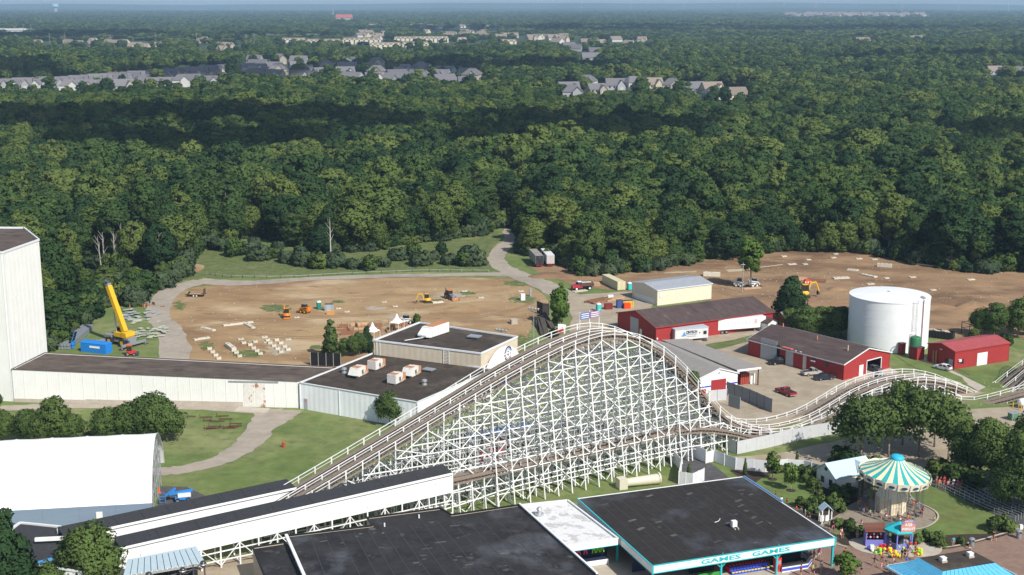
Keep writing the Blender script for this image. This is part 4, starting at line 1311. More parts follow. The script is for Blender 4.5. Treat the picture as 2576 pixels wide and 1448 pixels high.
# ---- fabric hall, lower left
hs_ = 4.0
a0, a1 = P(L7, 0, 205, 3.7), P(L7, 1390, 155, 3.7)
a0.z = a1.z = 0
d = (Vector(a1) - Vector(a0)).normalized()
Fx = heading(a0, a1) + 0.05
tl = (Vector(a1) - Vector(a0)).length + 40
tt2 = thing('fabric_hall', 'long white fabric hall with grey-blue skirt and open right end', 'tent', a1, Fx)
m_fab = mat('white_fabric', (0.86, 0.86, 0.85), 0.5, var=0.02, vs=0.25, bump=0.12, bs=0.5)
m_skirt = mat('grey_blue_fabric', (0.20, 0.26, 0.34), 0.55, var=0.05, vs=0.3, bump=0.08, bs=0.7, stretch=(0.15, 1, 2))
W_ = 20.0
sk = 3.7
def hall_z(u):
 return sk + (12.2 - sk) * math.sin(math.pi * u) ** 0.62
us = np.linspace(0, 1, 21)
bays = 11
for i in range(bays):
 x0, x1 = -tl * i / bays, -tl * (i + 1) / bays
 vs, fs = [], []
 for u in us:
  for (x, dz) in ((x0, 0), ((x0 + x1) / 2, -0.10), (x1, 0)):
   vs.append((x, W_ * u, hall_z(u) + dz * math.sin(math.pi * u)))
 for k in range(len(us) - 1):
  for j in range(2):
   q = k * 3 + j
   fs.append((q, q + 3, q + 4, q + 1))
 MB().add(vs, fs).build('roof_panel', m_fab, tt2, True)
 for u in us[:-1]:
  pass
 MB().tube([(x0, W_ * u, hall_z(u) + 0.02) for u in us], 0.06, 5).build('rib', m_trim, tt2)
 MB().box((x0 + x1) / 2, 0.05, 0, abs(x1 - x0) - 0.02, 0.06, sk + 0.02).build('skirt_panel', m_skirt, tt2)
for k in range(7):
 y = 1.5 + k * (W_ - 3) / 6
 zt_ = hall_z(y / W_) - 0.4
 MB().box(-0.6, y, 0, 0.22, 0.22, zt_).build('end_post', m_galv, tt2)
for z in (3.0, 6.0, 9.0):
 u0 = next(u for u in np.linspace(0, 0.5, 200) if hall_z(u) > z + 0.3)
 MB().bar((-0.6, W_ * u0 + 0.2, z), (-0.6, W_ * (1 - u0) - 0.2, z), 0.15).build('end_rail', m_galv, tt2)
sdo, _ = onwall(L7(913, 250), a0, a1)
MB().box(sdo - (Vector(a1) - Vector(a0)).length, -0.05, 0.05, 1.0, 0.12, 2.6).build('door', m_door_white, tt2)
MB().box(-0.5, 0.6, 0, 1.0, 0.5, 0.4).build('footing', m_conc, tt2)
# ------------------------------------------------------------------ wooden roller coaster
m_wpost = mat('coaster_white_timber', (0.78, 0.78, 0.76), 0.7, var=0.08, vs=0.6, col2=[((0.50, 0.47, 0.42), 1.3, (0.60, 0.68))], rnd=0.08)
m_tie = mat('weathered_tie', (0.13, 0.095, 0.075), 0.9, var=0.3, vs=1.2)
m_rail = mat('rail_wood_and_steel', (0.24, 0.19, 0.15), 0.7, var=0.2, vs=1.0)
m_plank = mat('walkway_plank', (0.24, 0.20, 0.165), 0.9, var=0.22, vs=1.2)
m_chain = mat('lift_chain', (0.045, 0.038, 0.034), 0.7, metal=0.3)
m_steelrail = mat('steel_running_rail', (0.30, 0.25, 0.21), 0.45, metal=0.5, var=0.1)
DIR = math.radians(33.5)
CD = Vector((math.cos(DIR), math.sin(DIR), 0))
CN = Vector((math.sin(DIR), -math.cos(DIR), 0))       # towards the plaza
C0 = at(760, 1240, 8.0)
C0 = Vector((C0.x, C0.y, 0))
def online(px, n=0.0):
 """point on the upright plane at offset n from the lift line under a sight line."""
 A = C0 + CN * n
 s, z = onwall(px, A, A + CD)
 return s, z
def rail_path(pxs, n=0.0, zs=None):
 out = []
 for i, q in enumerate(pxs):
  nn = n[i] if isinstance(n, (list, tuple)) else n
  s, z = online(q, nn)
  p = C0 + CD * s + CN * nn
  out.append(Vector((p.x, p.y, z)))
 return out
def resample(P_, step):
 Q = smooth_loop(P_, 24, False)
 out = [Q[0]]
 acc = 0.0
 for a, b in zip(Q[:-1], Q[1:]):
  L_ = (b - a).to_2d().length
  while acc + L_ >= step:
   f = (step - acc) / L_
   a = a.lerp(b, f)
   out.append(a.copy())
   L_ = (b - a).to_2d().length
   acc = 0.0
  acc += L_
 return out
def frames(P_):
 F_ = []
 for i, p in enumerate(P_):
  d = (P_[min(i + 1, len(P_) - 1)] - P_[max(i - 1, 0)])
  d.z = 0
  d.normalize()
  F_.append((p, d, Vector((d.y, -d.x, 0))))
 return F_
coaster = thing('roller_coaster', 'white timber roller coaster with brown twin tracks over a tall hill', 'roller coaster', (C0.x, C0.y, 0))
OFF = -Vector((C0.x, C0.y, 0))
lat_long, lat_diag, stringer = MB(), MB(), MB()
counts = {'ledger': 0, 'brace': 0, 'post': 0}
def member(kind, a, b, wd, ht, parent=None):
 counts[kind] += 1
 if counts[kind] <= 290:
  beam(kind, a + OFF, b + OFF, wd, ht, m_wpost, parent or coaster)
 else:
  (lat_long if kind == 'ledger' else lat_diag).bar(a + OFF, b + OFF, wd, ht)
def trestle(pts, half, batter, lev=1.8, batter_sides=(1, -1), skip_low=2.2, braces=True, z0=0.0, inner=True, near_from=-999):
 """bents under a deck: posts, raking legs, cross ledgers; long ledgers and braces along both faces."""
 F_ = frames(pts)
 rows = []
 for i, (p, d, nv) in enumerate(F_):
  top = p.z - 0.35
  b = MB()
  posts = [(-half, 0), (half, 0)] + ([(-half * 0.33, 0), (half * 0.33, 0)] if inner else [])
  def q(o, z):
   return Vector((p.x, p.y, 0)) + nv * o + Vector((0, 0, z)) + OFF
  bent = None
  legs = []
  for (o, _) in posts:
   legs.append((q(o, z0), q(o, top)))
  rk = {}
  if top > 3.0:
   for s in batter_sides:
    if s == 1 and p.x < near_from:
     continue
    f = half + batter * (top - 0.4)
    legs.append((q(s * f, z0), q(s * half, top - 0.4)))
    rk[s] = f
  def reach(s, z):
   if s in rk:
    return half + batter * max(0, top - 0.4 - z)
   return half
  zs = [top - 0.15]
  k = int(top / lev)
  zs = [z for z in [lev * j + 0.25 for j in range(1, k + 1)] if z < top - 0.8] + [top - 0.15]
  for z in zs:
   b.bar(q(-reach(-1, z) - 0.15, z), q(reach(1, z) + 0.15, z), 0.09, 0.18)
  for a_, c_ in zip([0.3] + zs[:-1], zs):
   if c_ - a_ > 1.2:
    w0 = reach(1, a_) if (i % 2) else -reach(-1, a_)
    w1 = -reach(-1, c_) if (i % 2) else reach(1, c_)
    b.bar(q(w0, a_), q(w1, c_), 0.08, 0.12)
    if inner and c_ - a_ > 2:
     b.bar(q(-half, a_), q(half, c_), 0.08, 0.12)
     b.bar(q(half, a_), q(-half, c_), 0.08, 0.12)
  o = b.build('bent', m_wpost, coaster)
  for (a_, c_) in legs:
   counts['post'] += 1
   if counts['post'] <= 290 and top > 4:
    beam('post', a_, c_, 0.19, 0.19, m_wpost, o)
   else:
    lat_diag.bar(a_, c_, 0.18, 0.18)
  rows.append((p, nv, top, reach, zs))
 # long members between bents
 for i in range(len(rows) - 1):
  p0, n0, t0, r0, zs0 = rows[i]
  p1, n1, t1, r1, zs1 = rows[i + 1]
  tm = min(t0, t1)
  zl = [lev * j + 0.25 for j in range(1, int(tm / lev) + 1) if lev * j + 0.25 < tm - 0.5]
  for s in (1, -1):
   for z in zl:
    a_ = Vector((p0.x, p0.y, 0)) + n0 * (s * (r0(s, z) + 0.16)) + Vector((0, 0, z))
    c_ = Vector((p1.x, p1.y, 0)) + n1 * (s * (r1(s, z) + 0.16)) + Vector((0, 0, z))
    if s == 1:
     member('ledger', a_, c_, 0.08, 0.18)
    else:
     lat_long.bar(a_ + OFF, c_ + OFF, 0.08, 0.18)
    if inner:
     for hf in (-half, half * 0.33):
      lat_long.bar(Vector((p0.x, p0.y, z)) + n0 * hf + OFF, Vector((p1.x, p1.y, z)) + n1 * hf + OFF, 0.09, 0.2)
  # stringers under the deck follow the track
  for hf in (-half, -half * 0.33, half * 0.33, half):
   stringer.bar(Vector((p0.x, p0.y, t0)) + n0 * hf + OFF, Vector((p1.x, p1.y, t1)) + n1 * hf + OFF, 0.14, 0.3)
 # crossed braces on both faces, springing from every second bent over two bays
 if braces:
  zz = [0.25] + [lev * j + 0.25 for j in range(1, 20)]
  for i in range(0, len(rows) - 2, 1):
   for s in (1, -1):
    for k in range(0, 17, 3):
     if (i + k // 3) % 2:
      continue
     for (ia, ib) in ((i, i + 2), (i + 2, i)):
      za, zb = zz[k], zz[k + 3] if k + 3 < len(zz) else None
      if zb is None:
       continue
      pa, na, ta_, ra, _ = rows[ia]
      pb, nb, tb_, rb, _ = rows[ib]
      zb = min(zb, tb_)
      if za > ta_ - 1.0 or zb - za < 1.2:
       continue
      a_ = Vector((pa.x, pa.y, 0)) + na * (s * (ra(s, za) + 0.28)) + Vector((0, 0, za))
      c_ = Vector((pb.x, pb.y, 0)) + nb * (s * (rb(s, zb) + 0.28)) + Vector((0, 0, zb))
      if s == 1:
       member('brace', a_, c_, 0.08, 0.14)
      else:
       lat_diag.bar(a_ + OFF, c_ + OFF, 0.08, 0.15)
 return rows
def ribbon(pts, o, dz, wd, ht, name, m, parent=None):
 """box-section rail along the path at lateral offset o."""
 F_ = frames(pts)
 mb = MB()
 vs, fs = [], []
 for (p, d, nv) in F_:
  for (u, z) in ((-wd / 2, 0), (wd / 2, 0), (wd / 2, ht), (-wd / 2, ht)):
   q = p + nv * (o + u) + Vector((0, 0, dz + z)) + OFF
   vs.append(q)
 n = len(F_)
 for i in range(n - 1):
  for k in range(4):
   a_, b_ = i * 4 + k, i * 4 + (k + 1) % 4
   fs.append((b_, a_, a_ + 4, b_ + 4))
 fs += [(0, 1, 2, 3), ((n - 1) * 4 + 3, (n - 1) * 4 + 2, (n - 1) * 4 + 1, (n - 1) * 4)]
 mb.add(vs, fs)
 return mb.build(name, m, parent or coaster)
def rails(pts, centre, chain=False):
 """one track: two laminated rails with steel, walk planks on both sides, ties between."""
 for s in (-1, 1):
  ribbon(pts, centre + s * 0.62, 0.0, 0.30, 0.30, 'rail', m_rail)
  ribbon(pts, centre + s * 0.62, 0.30, 0.12, 0.03, 'running_rail', m_steelrail)
  ribbon(pts, centre + s * 1.25, 0.06, 0.55, 0.06, 'walkway', m_plank)
 if chain:
  ribbon(pts, centre, 0.10, 0.42, 0.12, 'chain_trough', m_chain)
 F_ = frames(resample(pts, 0.75))
 mb = MB()
 for (p, d, nv) in F_:
  mb.bar(p + nv * (centre - 1.7) + Vector((0, 0, -0.1)) + OFF, p + nv * (centre + 1.7) + Vector((0, 0, -0.1)) + OFF, 0.24, 0.16)
 o = mb.build('tie', m_tie, coaster)
 o['kind'] = 'stuff'
def handrail(pts, o, step=1, h=1.05, every=None):
 F_ = frames(pts)
 mb = MB()
 ribbon(pts, o, h, 0.10, 0.12, 'handrail', m_wpost)
 ribbon(pts, o, h * 0.45, 0.07, 0.08, 'handrail', m_wpost)
 for (p, d, nv) in F_[::step]:
  q = p + nv * o + OFF
  beam('rail_post', q + Vector((0, 0, -0.4)), q + Vector((0, 0, h + 0.12)), 0.20, 0.20, m_wpost, coaster)
# outbound: lift, drop, valley, second hill, third rise
out_px = [(640, 1308), (760, 1238), (1000, 1096), (1140, 1012), (1250, 946), (1345, 895), (1430, 857), (1505, 838), (1575, 846), (1640, 878), (1695, 926), (1745, 985), (1795, 1040), (1845, 1068),
   (1900, 1080), (1960, 1076), (2030, 1056), (2090, 1024), (2150, 988), (2220, 962), (2300, 951), (2370, 962), (2430, 985), (2475, 1000), (2520, 985), (2576, 940), (2640, 885), (2720, 830)]
nz_ = [-5.0, -4.0, -1.8, -0.6] + [0] * 9 + [-0.4] * 7 + [-0.2, 1.5, 3, 5, 7, 9, 12, 15]
lift = rail_path(out_px, nz_)
STEP = 2.9
LP = resample(lift, STEP)
HALF = 3.6
rowsA = trestle(LP, HALF, 0.15, near_from=-7.0)
i_top = max(range(len(LP)), key=lambda i: LP[i].z)
for c in (-1.75, 1.75):
 rails(LP[:i_top + 2], c, True)
 rails(LP[i_top + 1:], c, False)
handrail(LP, -HALF - 0.1, 1)
handrail(LP, 0.0, 1, 0.85)
handrail(LP, HALF + 0.1, 1)
# return: from the far right along the near side, under the lift hill, into the roofed brake run
ret_px = [(2720, 985), (2600, 985), (2520, 1004), (2450, 1018), (2380, 1005), (2300, 988), (2220, 998), (2140, 1030), (2080, 1062), (2020, 1088), (1950, 1101), (1890, 1100), (1830, 1086), (1770, 1078), (1700, 1083), (1550, 1117), (1400, 1150), (1250, 1181), (1140, 1205), (1060, 1222)]
rn = [20, 17, 14, 11, 8.5, 6.5, 5.5, 5.2, 5.2, 5.2, 5.2, 5.2, 5, 4.4, 3.4, 2.8, 2.6, 3.2, 5.0, 5.4]
RP = resample(rail_path(ret_px, rn), STEP)
trestle(RP, 1.7, 0.10, lev=2.6, inner=False, braces=False)
rails(RP, 0.0)
handrail(RP, 1.75, 1)
o = stringer.build('stringer', m_rail, coaster)
o['kind'] = 'stuff'
o = lat_long.build('ledger_lattice', m_wpost, coaster)
o['kind'] = 'stuff'
o = lat_diag.build('brace_lattice', m_wpost, coaster)
o['kind'] = 'stuff'
# ---- roofed runs of the coaster: two long charcoal roofs with white sides, and the station roof
def roofed_run(name, label, nn, half, pxL, pxR, wall_h, wallside, post_h=True, bays=9, near_px=None):
 """near roof edge given by two sight lines on the plane n = nn + half."""
 sL, zL = online(pxL, nn[0] + half)
 sR, zR = online(pxR, nn[1] + half)
 pL, pR = C0 + CD * sL + CN * (nn[0] + half), C0 + CD * sR + CN * (nn[1] + half)
 hd = heading(pL, pR)
 base = pL + Vector((-math.sin(hd), math.cos(hd), 0)) * half
 t = thing(name, label, 'covered track', (base.x, base.y, 0), hd)
 Ln = (pR - pL).length
 # local: x along, y = -n
 for i in range(bays):
  x0, x1 = Ln * i / bays + 0.02, Ln * (i + 1) / bays - 0.02
  z0_, z1_ = zL + (zR - zL) * i / bays, zL + (zR - zL) * (i + 1) / bays
  MB().slab([(x0, -half - 0.25, z0_), (x1, -half - 0.25, z1_), (x1, half, z1_ + 0.25), (x0, half, z0_ + 0.25)], 0.12).build('roof_panel', m_char_roof, t)
 MB().bar((0, -half - 0.3, zL - 0.12), (Ln, -half - 0.3, zR - 0.12), 0.10, 0.36).build('fascia', m_white_p, t)
 for s in wallside:
  y = -half if s > 0 else half
  up = 0 if s > 0 else 0.2
  for i in range(bays):
   x0, x1 = Ln * i / bays, Ln * (i + 1) / bays
   z0_, z1_ = zL + (zR - zL) * i / bays, zL + (zR - zL) * (i + 1) / bays
   MB().hexa([(x0, y, z0_ - wall_h), (x1, y, z1_ - wall_h), (x1, y + 0.1, z1_ - wall_h), (x0, y + 0.1, z0_ - wall_h),
      (x0, y, z0_ - 0.1 + up), (x1, y, z1_ - 0.1 + up), (x1, y + 0.1, z1_ - 0.1 + up), (x0, y + 0.1, z0_ - 0.1 + up)]).build('wall_panel', m_white, t)
 k = int(Ln / 2.9)
 for i in range(k + 1):
  x = Ln * i / k
  z = zL + (zR - zL) * i / k
  for y in (-half + 0.1, half - 0.1):
   MB().box(x, y, 0, 0.22, 0.22, z - (0.2 if y < 0 else 0.0)).build('post', m_wpost, t)
  if i < k:
   xb = Ln * (i + 1) / k
   zb = z + (zR - zL) / k
   if i % 2:
    MB().bar((x, -half, 0.4), (xb, -half, zb - wall_h), 0.12).build('brace', m_wpost, t)
   else:
    MB().bar((x, -half, z - wall_h), (xb, -half, 0.4), 0.12).build('brace', m_wpost, t)
   for f in (0.35, 0.75):
    zz0, zz1 = (z - wall_h) * f, (zb - wall_h) * f
    MB().bar((x, -half, zz0), (xb, -half, zz1), 0.10, 0.18).build('ledger', m_wpost, t)
  MB().box(x, 0, 0.02, 0.18, half * 2, 0.2).build('sill', m_wpost, t)
 MB().bar((0, 0, zL - wall_h + 0.1), (Ln, 0, zR - wall_h + 0.1), half * 1.7, 0.2).build('deck', m_tie, t)
 return t
roofed_run('brake_run', 'white-walled brake run with charcoal roof leading under the big hill', (-0.5, 5.8), 1.9, (300, 1378), (1138, 1189), 3.5, (1, -1))
roofed_run('covered_ramp', 'white-walled ramp with charcoal roof behind the roofed brake run', (-9.0, -8.0), 1.9, (160, 1351), (744, 1226), 3.0, (1, -1))
sp = [at(20, 1345, 5.5), at(150, 1395, 5.5), at(300, 1372, 5.5), at(170, 1332, 5.5), at(70, 1318, 5.5)]
sp = [at(-60, 1400, 5.6), at(210, 1440, 5.6), at(330, 1375, 5.6), at(150, 1325, 5.6), at(50, 1315, 5.6)]
tst, cc = flat_roof('station', 'coaster station with black roof behind the dark trees', 'station', sp, 5.6, m_white_p, m_char_roof, cap=0.2)
mb = MB()
q0, q1, q2 = at(88, 1357, 6.0), at(185, 1356, 6.0), at(170, 1366, 6.0)
MB().bar(local(tst, at(88, 1358, 6.2)), local(tst, at(190, 1353, 6.2)), 0.5, 0.5).build('white_edge', m_white_p, tst)
MB().bar(local(tst, at(80, 1422, 5.4)), local(tst, at(132, 1408, 5.4)), 0.9, 0.3).build('blue_awning', mat('sky_blue_paint', (0.07, 0.30, 0.62), 0.5), tst)
# summit sign on posts
s0, z0_ = online(ov(2080, 1180, 4.826)(905, 240), -3.6)
m_signb = mat('sign_blue', (0.10, 0.15, 0.36), 0.6)
m_signr = mat('sign_faded_red', (0.30, 0.16, 0.28), 0.6)
sA, zA = online(ov(2080, 1180, 4.826)(900, 180), -3.7)
sB, zB = online(ov(2080, 1180, 4.826)(1225, 275), -3.7)
tsg = thing('summit_sign', 'two-part blue and faded red sign board on posts above the hill top', 'sign', tuple(C0 + CD * sA - CN * 3.7 + Vector((0, 0, 0))), DIR)
Ls = 4.4
for i, m_ in enumerate((m_signb, m_signr)):
 MB().box(Ls * (0.25 + 0.5 * i), 0, zA - 1.6, Ls * 0.48, 0.1, 1.25).build('board', m_, tsg)
 for k in range(3):
  MB().box(Ls * (0.25 + 0.5 * i), -0.08, zA - 1.4 + k * 0.36, Ls * 0.40, 0.04, 0.14).build('lettering_line', m_trim, tsg)
for f in (0, 0.5, 1):
 MB().box(Ls * f, 0.12, zA - 5.5, 0.12, 0.12, 5.3).build('post', m_wpost, tsg)
# red and white triangular flag board near the top
b0, bz = online(ov(2080, 1180, 4.826)(560, 500), -4.6)
tf = thing('flag_board', 'red and white folded flag board beside the coaster rail', 'sign', tuple(C0 + CD * b0 - CN * 4.8), DIR)
MB().add([(-0.8, 0, bz + 0.9), (1.0, 0, bz + 0.5), (0.9, 0, bz - 0.2), (-0.8, 0, bz - 0.2)], [(0, 3, 2, 1)]).build('white_half', m_white_p, tf)
MB().add([(-0.9, -0.05, bz - 0.1), (0.4, -0.05, bz + 0.2), (0.3, -0.05, bz - 0.9), (-0.9, -0.05, bz - 0.9)], [(0, 3, 2, 1)]).build('red_half', mat('flag_red', (0.5, 0.03, 0.04), 0.6), tf)
MB().box(0.8, 0.05, bz - 3, 0.1, 0.1, 3.5).build('post', m_wpost, tf)
# ------------------------------------------------------------------ foreground: shop roofs, games building
GH = 4.7
b1 = [(800, 1530), (1600, 1530), (1500, 1447), (1305, 1271), (1136, 1296), (1108, 1279), (923, 1303), (937, 1323), (720, 1349)]
q = [at(x, y, 5.4) for (x, y) in b1]
tb1, cc = flat_roof('shop_building', 'wide building with worn black flat roof in front of the coaster', 'building', q, 5.4, mat('tan_stucco', (0.45, 0.39, 0.30), 0.8, var=0.05), m_black_roof, cap=0.22, m_cap=m_black)
a_, b_ = local(tb1, q[8], 5.55 - 0), local(tb1, q[0], 5.55)
MB().bar(a_, b_, 0.45, 0.35).build('white_coping', m_white_p, tb1)
a_, b_ = local(tb1, q[3], 5.6), local(tb1, q[2], 5.6)
MB().bar(a_ + Vector((0.1, 0, 0)), b_ + Vector((0.1, 0, 0)), 0.3, 0.3).build('white_coping', m_white_p, tb1)
for (x, y) in ((1725, 522), (1410, 600)):
 p_ = local(tb1, P(L4, x, y, 5.3))
 MB().cyl((p_.x, p_.y, 5.2), (p_.x, p_.y, 5.8), 0.12, n=8).build('vent_pipe', m_trim, tb1)
q = [P(L4, 330, 1100, 4.8), P(L4, 690, 1100, 4.8), P(L4, 655, 1020, 4.8), P(L4, 500, 750, 4.8), P(L4, 205, 795, 4.8)]
tb0, cc = flat_roof('annex', 'small tan annex with black roof beside the wide black-roofed building', 'building', [q[0], q[1], q[3], q[4]], 4.8, mat('tan_stucco', (0.45, 0.39, 0.30)), m_black_roof, cap=0.15, m_cap=m_black)
# felt seams and repair patches on the black roofs
m_seam = mat('felt_seam', (0.055, 0.055, 0.06), 0.7)
m_patch = mat('felt_patch', (0.085, 0.08, 0.078), 0.8, var=0.3, vs=1.0, rnd=0.3)
rs_ = random.Random(8)
def roof_marks(t, ins, z, ns, np_):
 """seams between rolls of felt, and patches; ins: corners of the clear roof area (local)."""
 A_, B_, C_, D_ = [Vector((v[0], v[1], z)) for v in ins]
 for i in range(1, ns):
  f = i / ns
  MB().bar(A_.lerp(B_, f), D_.lerp(C_, f), 0.10, 0.02).build('roof_seam', m_seam, t)
 for i in range(np_):
  u, v = rs_.uniform(0.05, 0.95), rs_.uniform(0.05, 0.95)
  p_ = A_.lerp(B_, u).lerp(D_.lerp(C_, u), v)
  MB().box(p_.x, p_.y, z, rs_.uniform(0.3, 1.8), rs_.uniform(0.2, 0.7), 0.02, 0.35 + rs_.uniform(-0.1, 0.1)).build('roof_patch', m_patch, t)
roof_marks(tb1, [local(tb1, at(x, y, 5.3)) for (x, y) in ((790, 1500), (1540, 1500), (1300, 1284), (745, 1356))], 5.24, 16, 26)
# white-roofed link
q = [P(L5, 575, 612, GH), P(L5, 945, 560, GH), P(L5, 585, 285, GH), P(L5, 232, 322, GH)]
m_peel = mat('peeling_white_roof', (0.70, 0.70, 0.69), 0.7, var=0.05, vs=0.4, col2=[((0.50, 0.48, 0.46), 0.5, (0.56, 0.60)), ((0.55, 0.52, 0.50), 1.4, (0.6, 0.64))], world=True)
tl_, cc = flat_roof('arcade_link', 'white-roofed arcade between the two black-roofed buildings', 'building', q, GH, [None, None, m_white_p, None], m_peel, cap=0.2)
e0, e1 = local(tl_, q[0], GH), local(tl_, q[1], GH)
for (dz, ht, m_, nm) in ((-0.55, 0.9, m_white_p, 'fascia'), (-0.07, 0.1, m_teal, 'teal_trim'), (-1.02, 0.1, m_teal, 'teal_trim')):
 MB().bar((e0.x, e0.y, GH + dz), (e1.x, e1.y, GH + dz), 0.16 if nm == 'fascia' else 0.2, ht).build(nm, m_, tl_)
rv = local(tl_, P(L5, 380, 385, GH))
MB().lathe([(0.75, 4.6), (0.75, 4.85), (0.4, 4.9), (0.34, 5.5), (0.5, 5.55), (0.3, 5.85)], 14, c=(rv.x, rv.y, 0)).build('roof_vent', m_galv, tl_, True)
# prizes under the link
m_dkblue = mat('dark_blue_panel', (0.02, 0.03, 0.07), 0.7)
pc = (Vector(q[0]) + Vector(q[1])) / 2
dr = heading(q[0], q[1])
tst_ = thing('ring_stall', 'dark game stall under the white-roofed arcade with bright prizes', 'stall', (pc.x, pc.y, 0), dr)
wl = (Vector(q[1]) - Vector(q[0])).length
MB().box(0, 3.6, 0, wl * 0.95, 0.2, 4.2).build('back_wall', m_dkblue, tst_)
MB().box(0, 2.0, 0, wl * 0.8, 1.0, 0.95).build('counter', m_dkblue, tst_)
MB().box(0, 1.45, 0.1, wl * 0.8, 0.08, 0.8).build('counter_front', m_white_p, tst_)
m_ylw = mat('prize_yellow', (0.75, 0.60, 0.03), 0.7)
m_lime = mat('prize_lime', (0.30, 0.75, 0.05), 0.7)
m_pink = mat('prize_pink', (0.75, 0.08, 0.22), 0.7)
m_ored = mat('prize_red', (0.60, 0.03, 0.03), 0.7)
m_blu = mat('prize_blue', (0.05, 0.10, 0.55), 0.7)
for i, (x, m_) in enumerate(((-2.6, m_blu), (-1.9, m_blu), (-0.9, m_pink), (0.2, m_pink), (1.6, m_lime), (2.3, m_lime), (3.0, m_lime))):
 mb = MB().ball(x, 3.2, 2.3, 0.38, 0.25, 0.5, 8, 5).ball(x, 3.15, 2.95, 0.25, 0.2, 0.25, 8, 5)
 for s in (-1, 1):
  mb.cyl((x + s * 0.15, 3.2, 1.95), (x + s * 0.25, 3.1, 1.4), 0.12, 0.1, 6)
 mb.build('plush_prize', m_, tst_, True)
# games building
FG = Frame(P(GM, 425, 750, GH), P(GM, 2470, 435, GH), at(1440, 1257, GH))
tg_ = thing('games_building', 'open-fronted games arcade with black flat roof and white GAMES fascia', 'arcade', FG.N, FG.a)
Lg, Wg = FG.len, FG.wid
MB().box(Lg / 2, Wg / 2, GH - 0.35, Lg - 0.1, Wg - 0.1, 0.33).build('roof', m_black_roof2, tg_)
for (x, y, sx, sy, nm) in ((Lg / 2, 0, Lg + 0.2, 0.2, 'fascia'), (0, Wg / 2 - 0.06, 0.2, Wg - 0.3, 'fascia'), (Lg, Wg / 2 - 0.06, 0.2, Wg - 0.3, 'fascia'), (Lg / 2, Wg, Lg, 0.2, 'fascia')):
 MB().box(x, y, GH - 1.15, sx, sy, 1.2).build(nm, m_white_p, tg_)
for z in (GH - 0.02, GH - 1.22):
 MB().box(Lg / 2, -0.03, z, Lg + 0.26, 0.24, 0.11).build('teal_trim', m_teal, tg_)
 MB().box(-0.03, Wg / 2, z, 0.24, Wg - 0.3, 0.11).build('teal_trim', m_teal, tg_)
for z in (GH - 0.30, GH - 0.98):
 MB().box(Lg * 0.2, -0.12, z, Lg * 0.4 - 1.2, 0.03, 0.04).build('teal_line', m_teal, tg_)
for x in (0.05, Lg - 0.05):
 MB().box(x, -0.02, GH - 1.15, 0.28, 0.26, 1.15).build('teal_corner', m_teal, tg_)
px = [FG.front(GM(x, 600))[0] for x in (960, 1400, 1530, 1955, 915, 2015)]
sx0, _ = FG.front(GM(915, 745))
sx1, _ = FG.front(GM(2015, 585))
MB().box((sx0 + sx1) / 2, -0.14, GH - 1.02, sx1 - sx0, 0.06, 0.98).build('sign_board', m_white_p, tg_)
for (xa, xb) in ((GM(960, 720), GM(1405, 655)), (GM(1530, 640), GM(1955, 575))):
 a0_, _ = FG.front(xa)
 a1_, _ = FG.front(xb)
 tx = text_mesh('lettering', 'GAMES', 0.95, m_teal, tg_, ((a0_ + a1_) / 2, -0.19, GH - 0.55), (math.pi / 2, 0, 0), 0.02)
 wdt = max(v.co.x for v in tx.data.vertices) - min(v.co.x for v in tx.data.vertices)
 tx.scale[0] = (a1_ - a0_) / wdt
for x in (GM(1205, 740), GM(1828, 640)):
 a0_, _ = FG.front(x)
 MB().cyl((a0_, -0.1, GH + 0.05), (a0_, -0.1, GH + 0.45), 0.05, n=6).build('finial', m_teal, tg_)
 MB().box(a0_, 0.3, 0, 0.26, 0.26, GH - 1.2).build('post', m_teal, tg_)
 for s in (-1, 1):
  MB().bar((a0_ + s * 0.1, 0.3, GH - 2.0), (a0_ + s * 0.9, 0.3, GH - 1.25), 0.14).build('bracket', m_teal, tg_)
for (x, y) in ((Lg - 0.2, 0.25), (0.2, 0.25), (0.2, Wg * 0.45), (Lg - 0.2, Wg * 0.5)):
 MB().box(x, y, 0, 0.3, 0.3, GH - 1.2).build('post', m_teal, tg_)
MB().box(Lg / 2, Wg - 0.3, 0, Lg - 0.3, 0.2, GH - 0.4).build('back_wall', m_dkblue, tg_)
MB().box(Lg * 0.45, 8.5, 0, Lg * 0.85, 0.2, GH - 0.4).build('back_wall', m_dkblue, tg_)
MB().bar((Lg + 0.45, 0.3, GH - 0.4), (Lg + 0.45, Wg - 0.5, GH - 0.4), 0.9, 0.25).build('side_gutter_roof', m_steel, tg_)
MB().bar((Lg + 0.15, Wg * 0.55, GH + 0.1), (Lg + 0.15, Wg - 0.1, GH + 0.1), 0.3, 0.25).build('blue_flashing', mat('flashing_blue', (0.10, 0.24, 0.5), 0.5), tg_)
u = thing('rooftop_unit', 'small white box on the games arcade black roof', 'air unit', P(GM, 1335, 320, GH), FG.a)
MB().box(0, 0, 0.25, 0.8, 0.7, 0.9).build('cabinet', m_white_p, u)
for s in (-1, 1):
 MB().box(s * 0.3, -0.3, 0, 0.15, 1.4, 0.25).build('skid', m_conc, u)
mb = MB()
pp = [(1120, 262), (1160, 250), (1178, 232), (1180, 218)]
mb.tube([P(GM, x, y, GH + 0.04) for (x, y) in pp], 0.05, 5)
tag(mb.build('hose', m_white_p), 'short white hose lying on the games arcade roof', 'hose')
roof_marks(tg_, [(0.6, 0.6), (Lg - 0.6, 0.6), (Lg - 0.6, Wg - 0.6), (0.6, Wg - 0.6)], GH + 0.0, 15, 22)
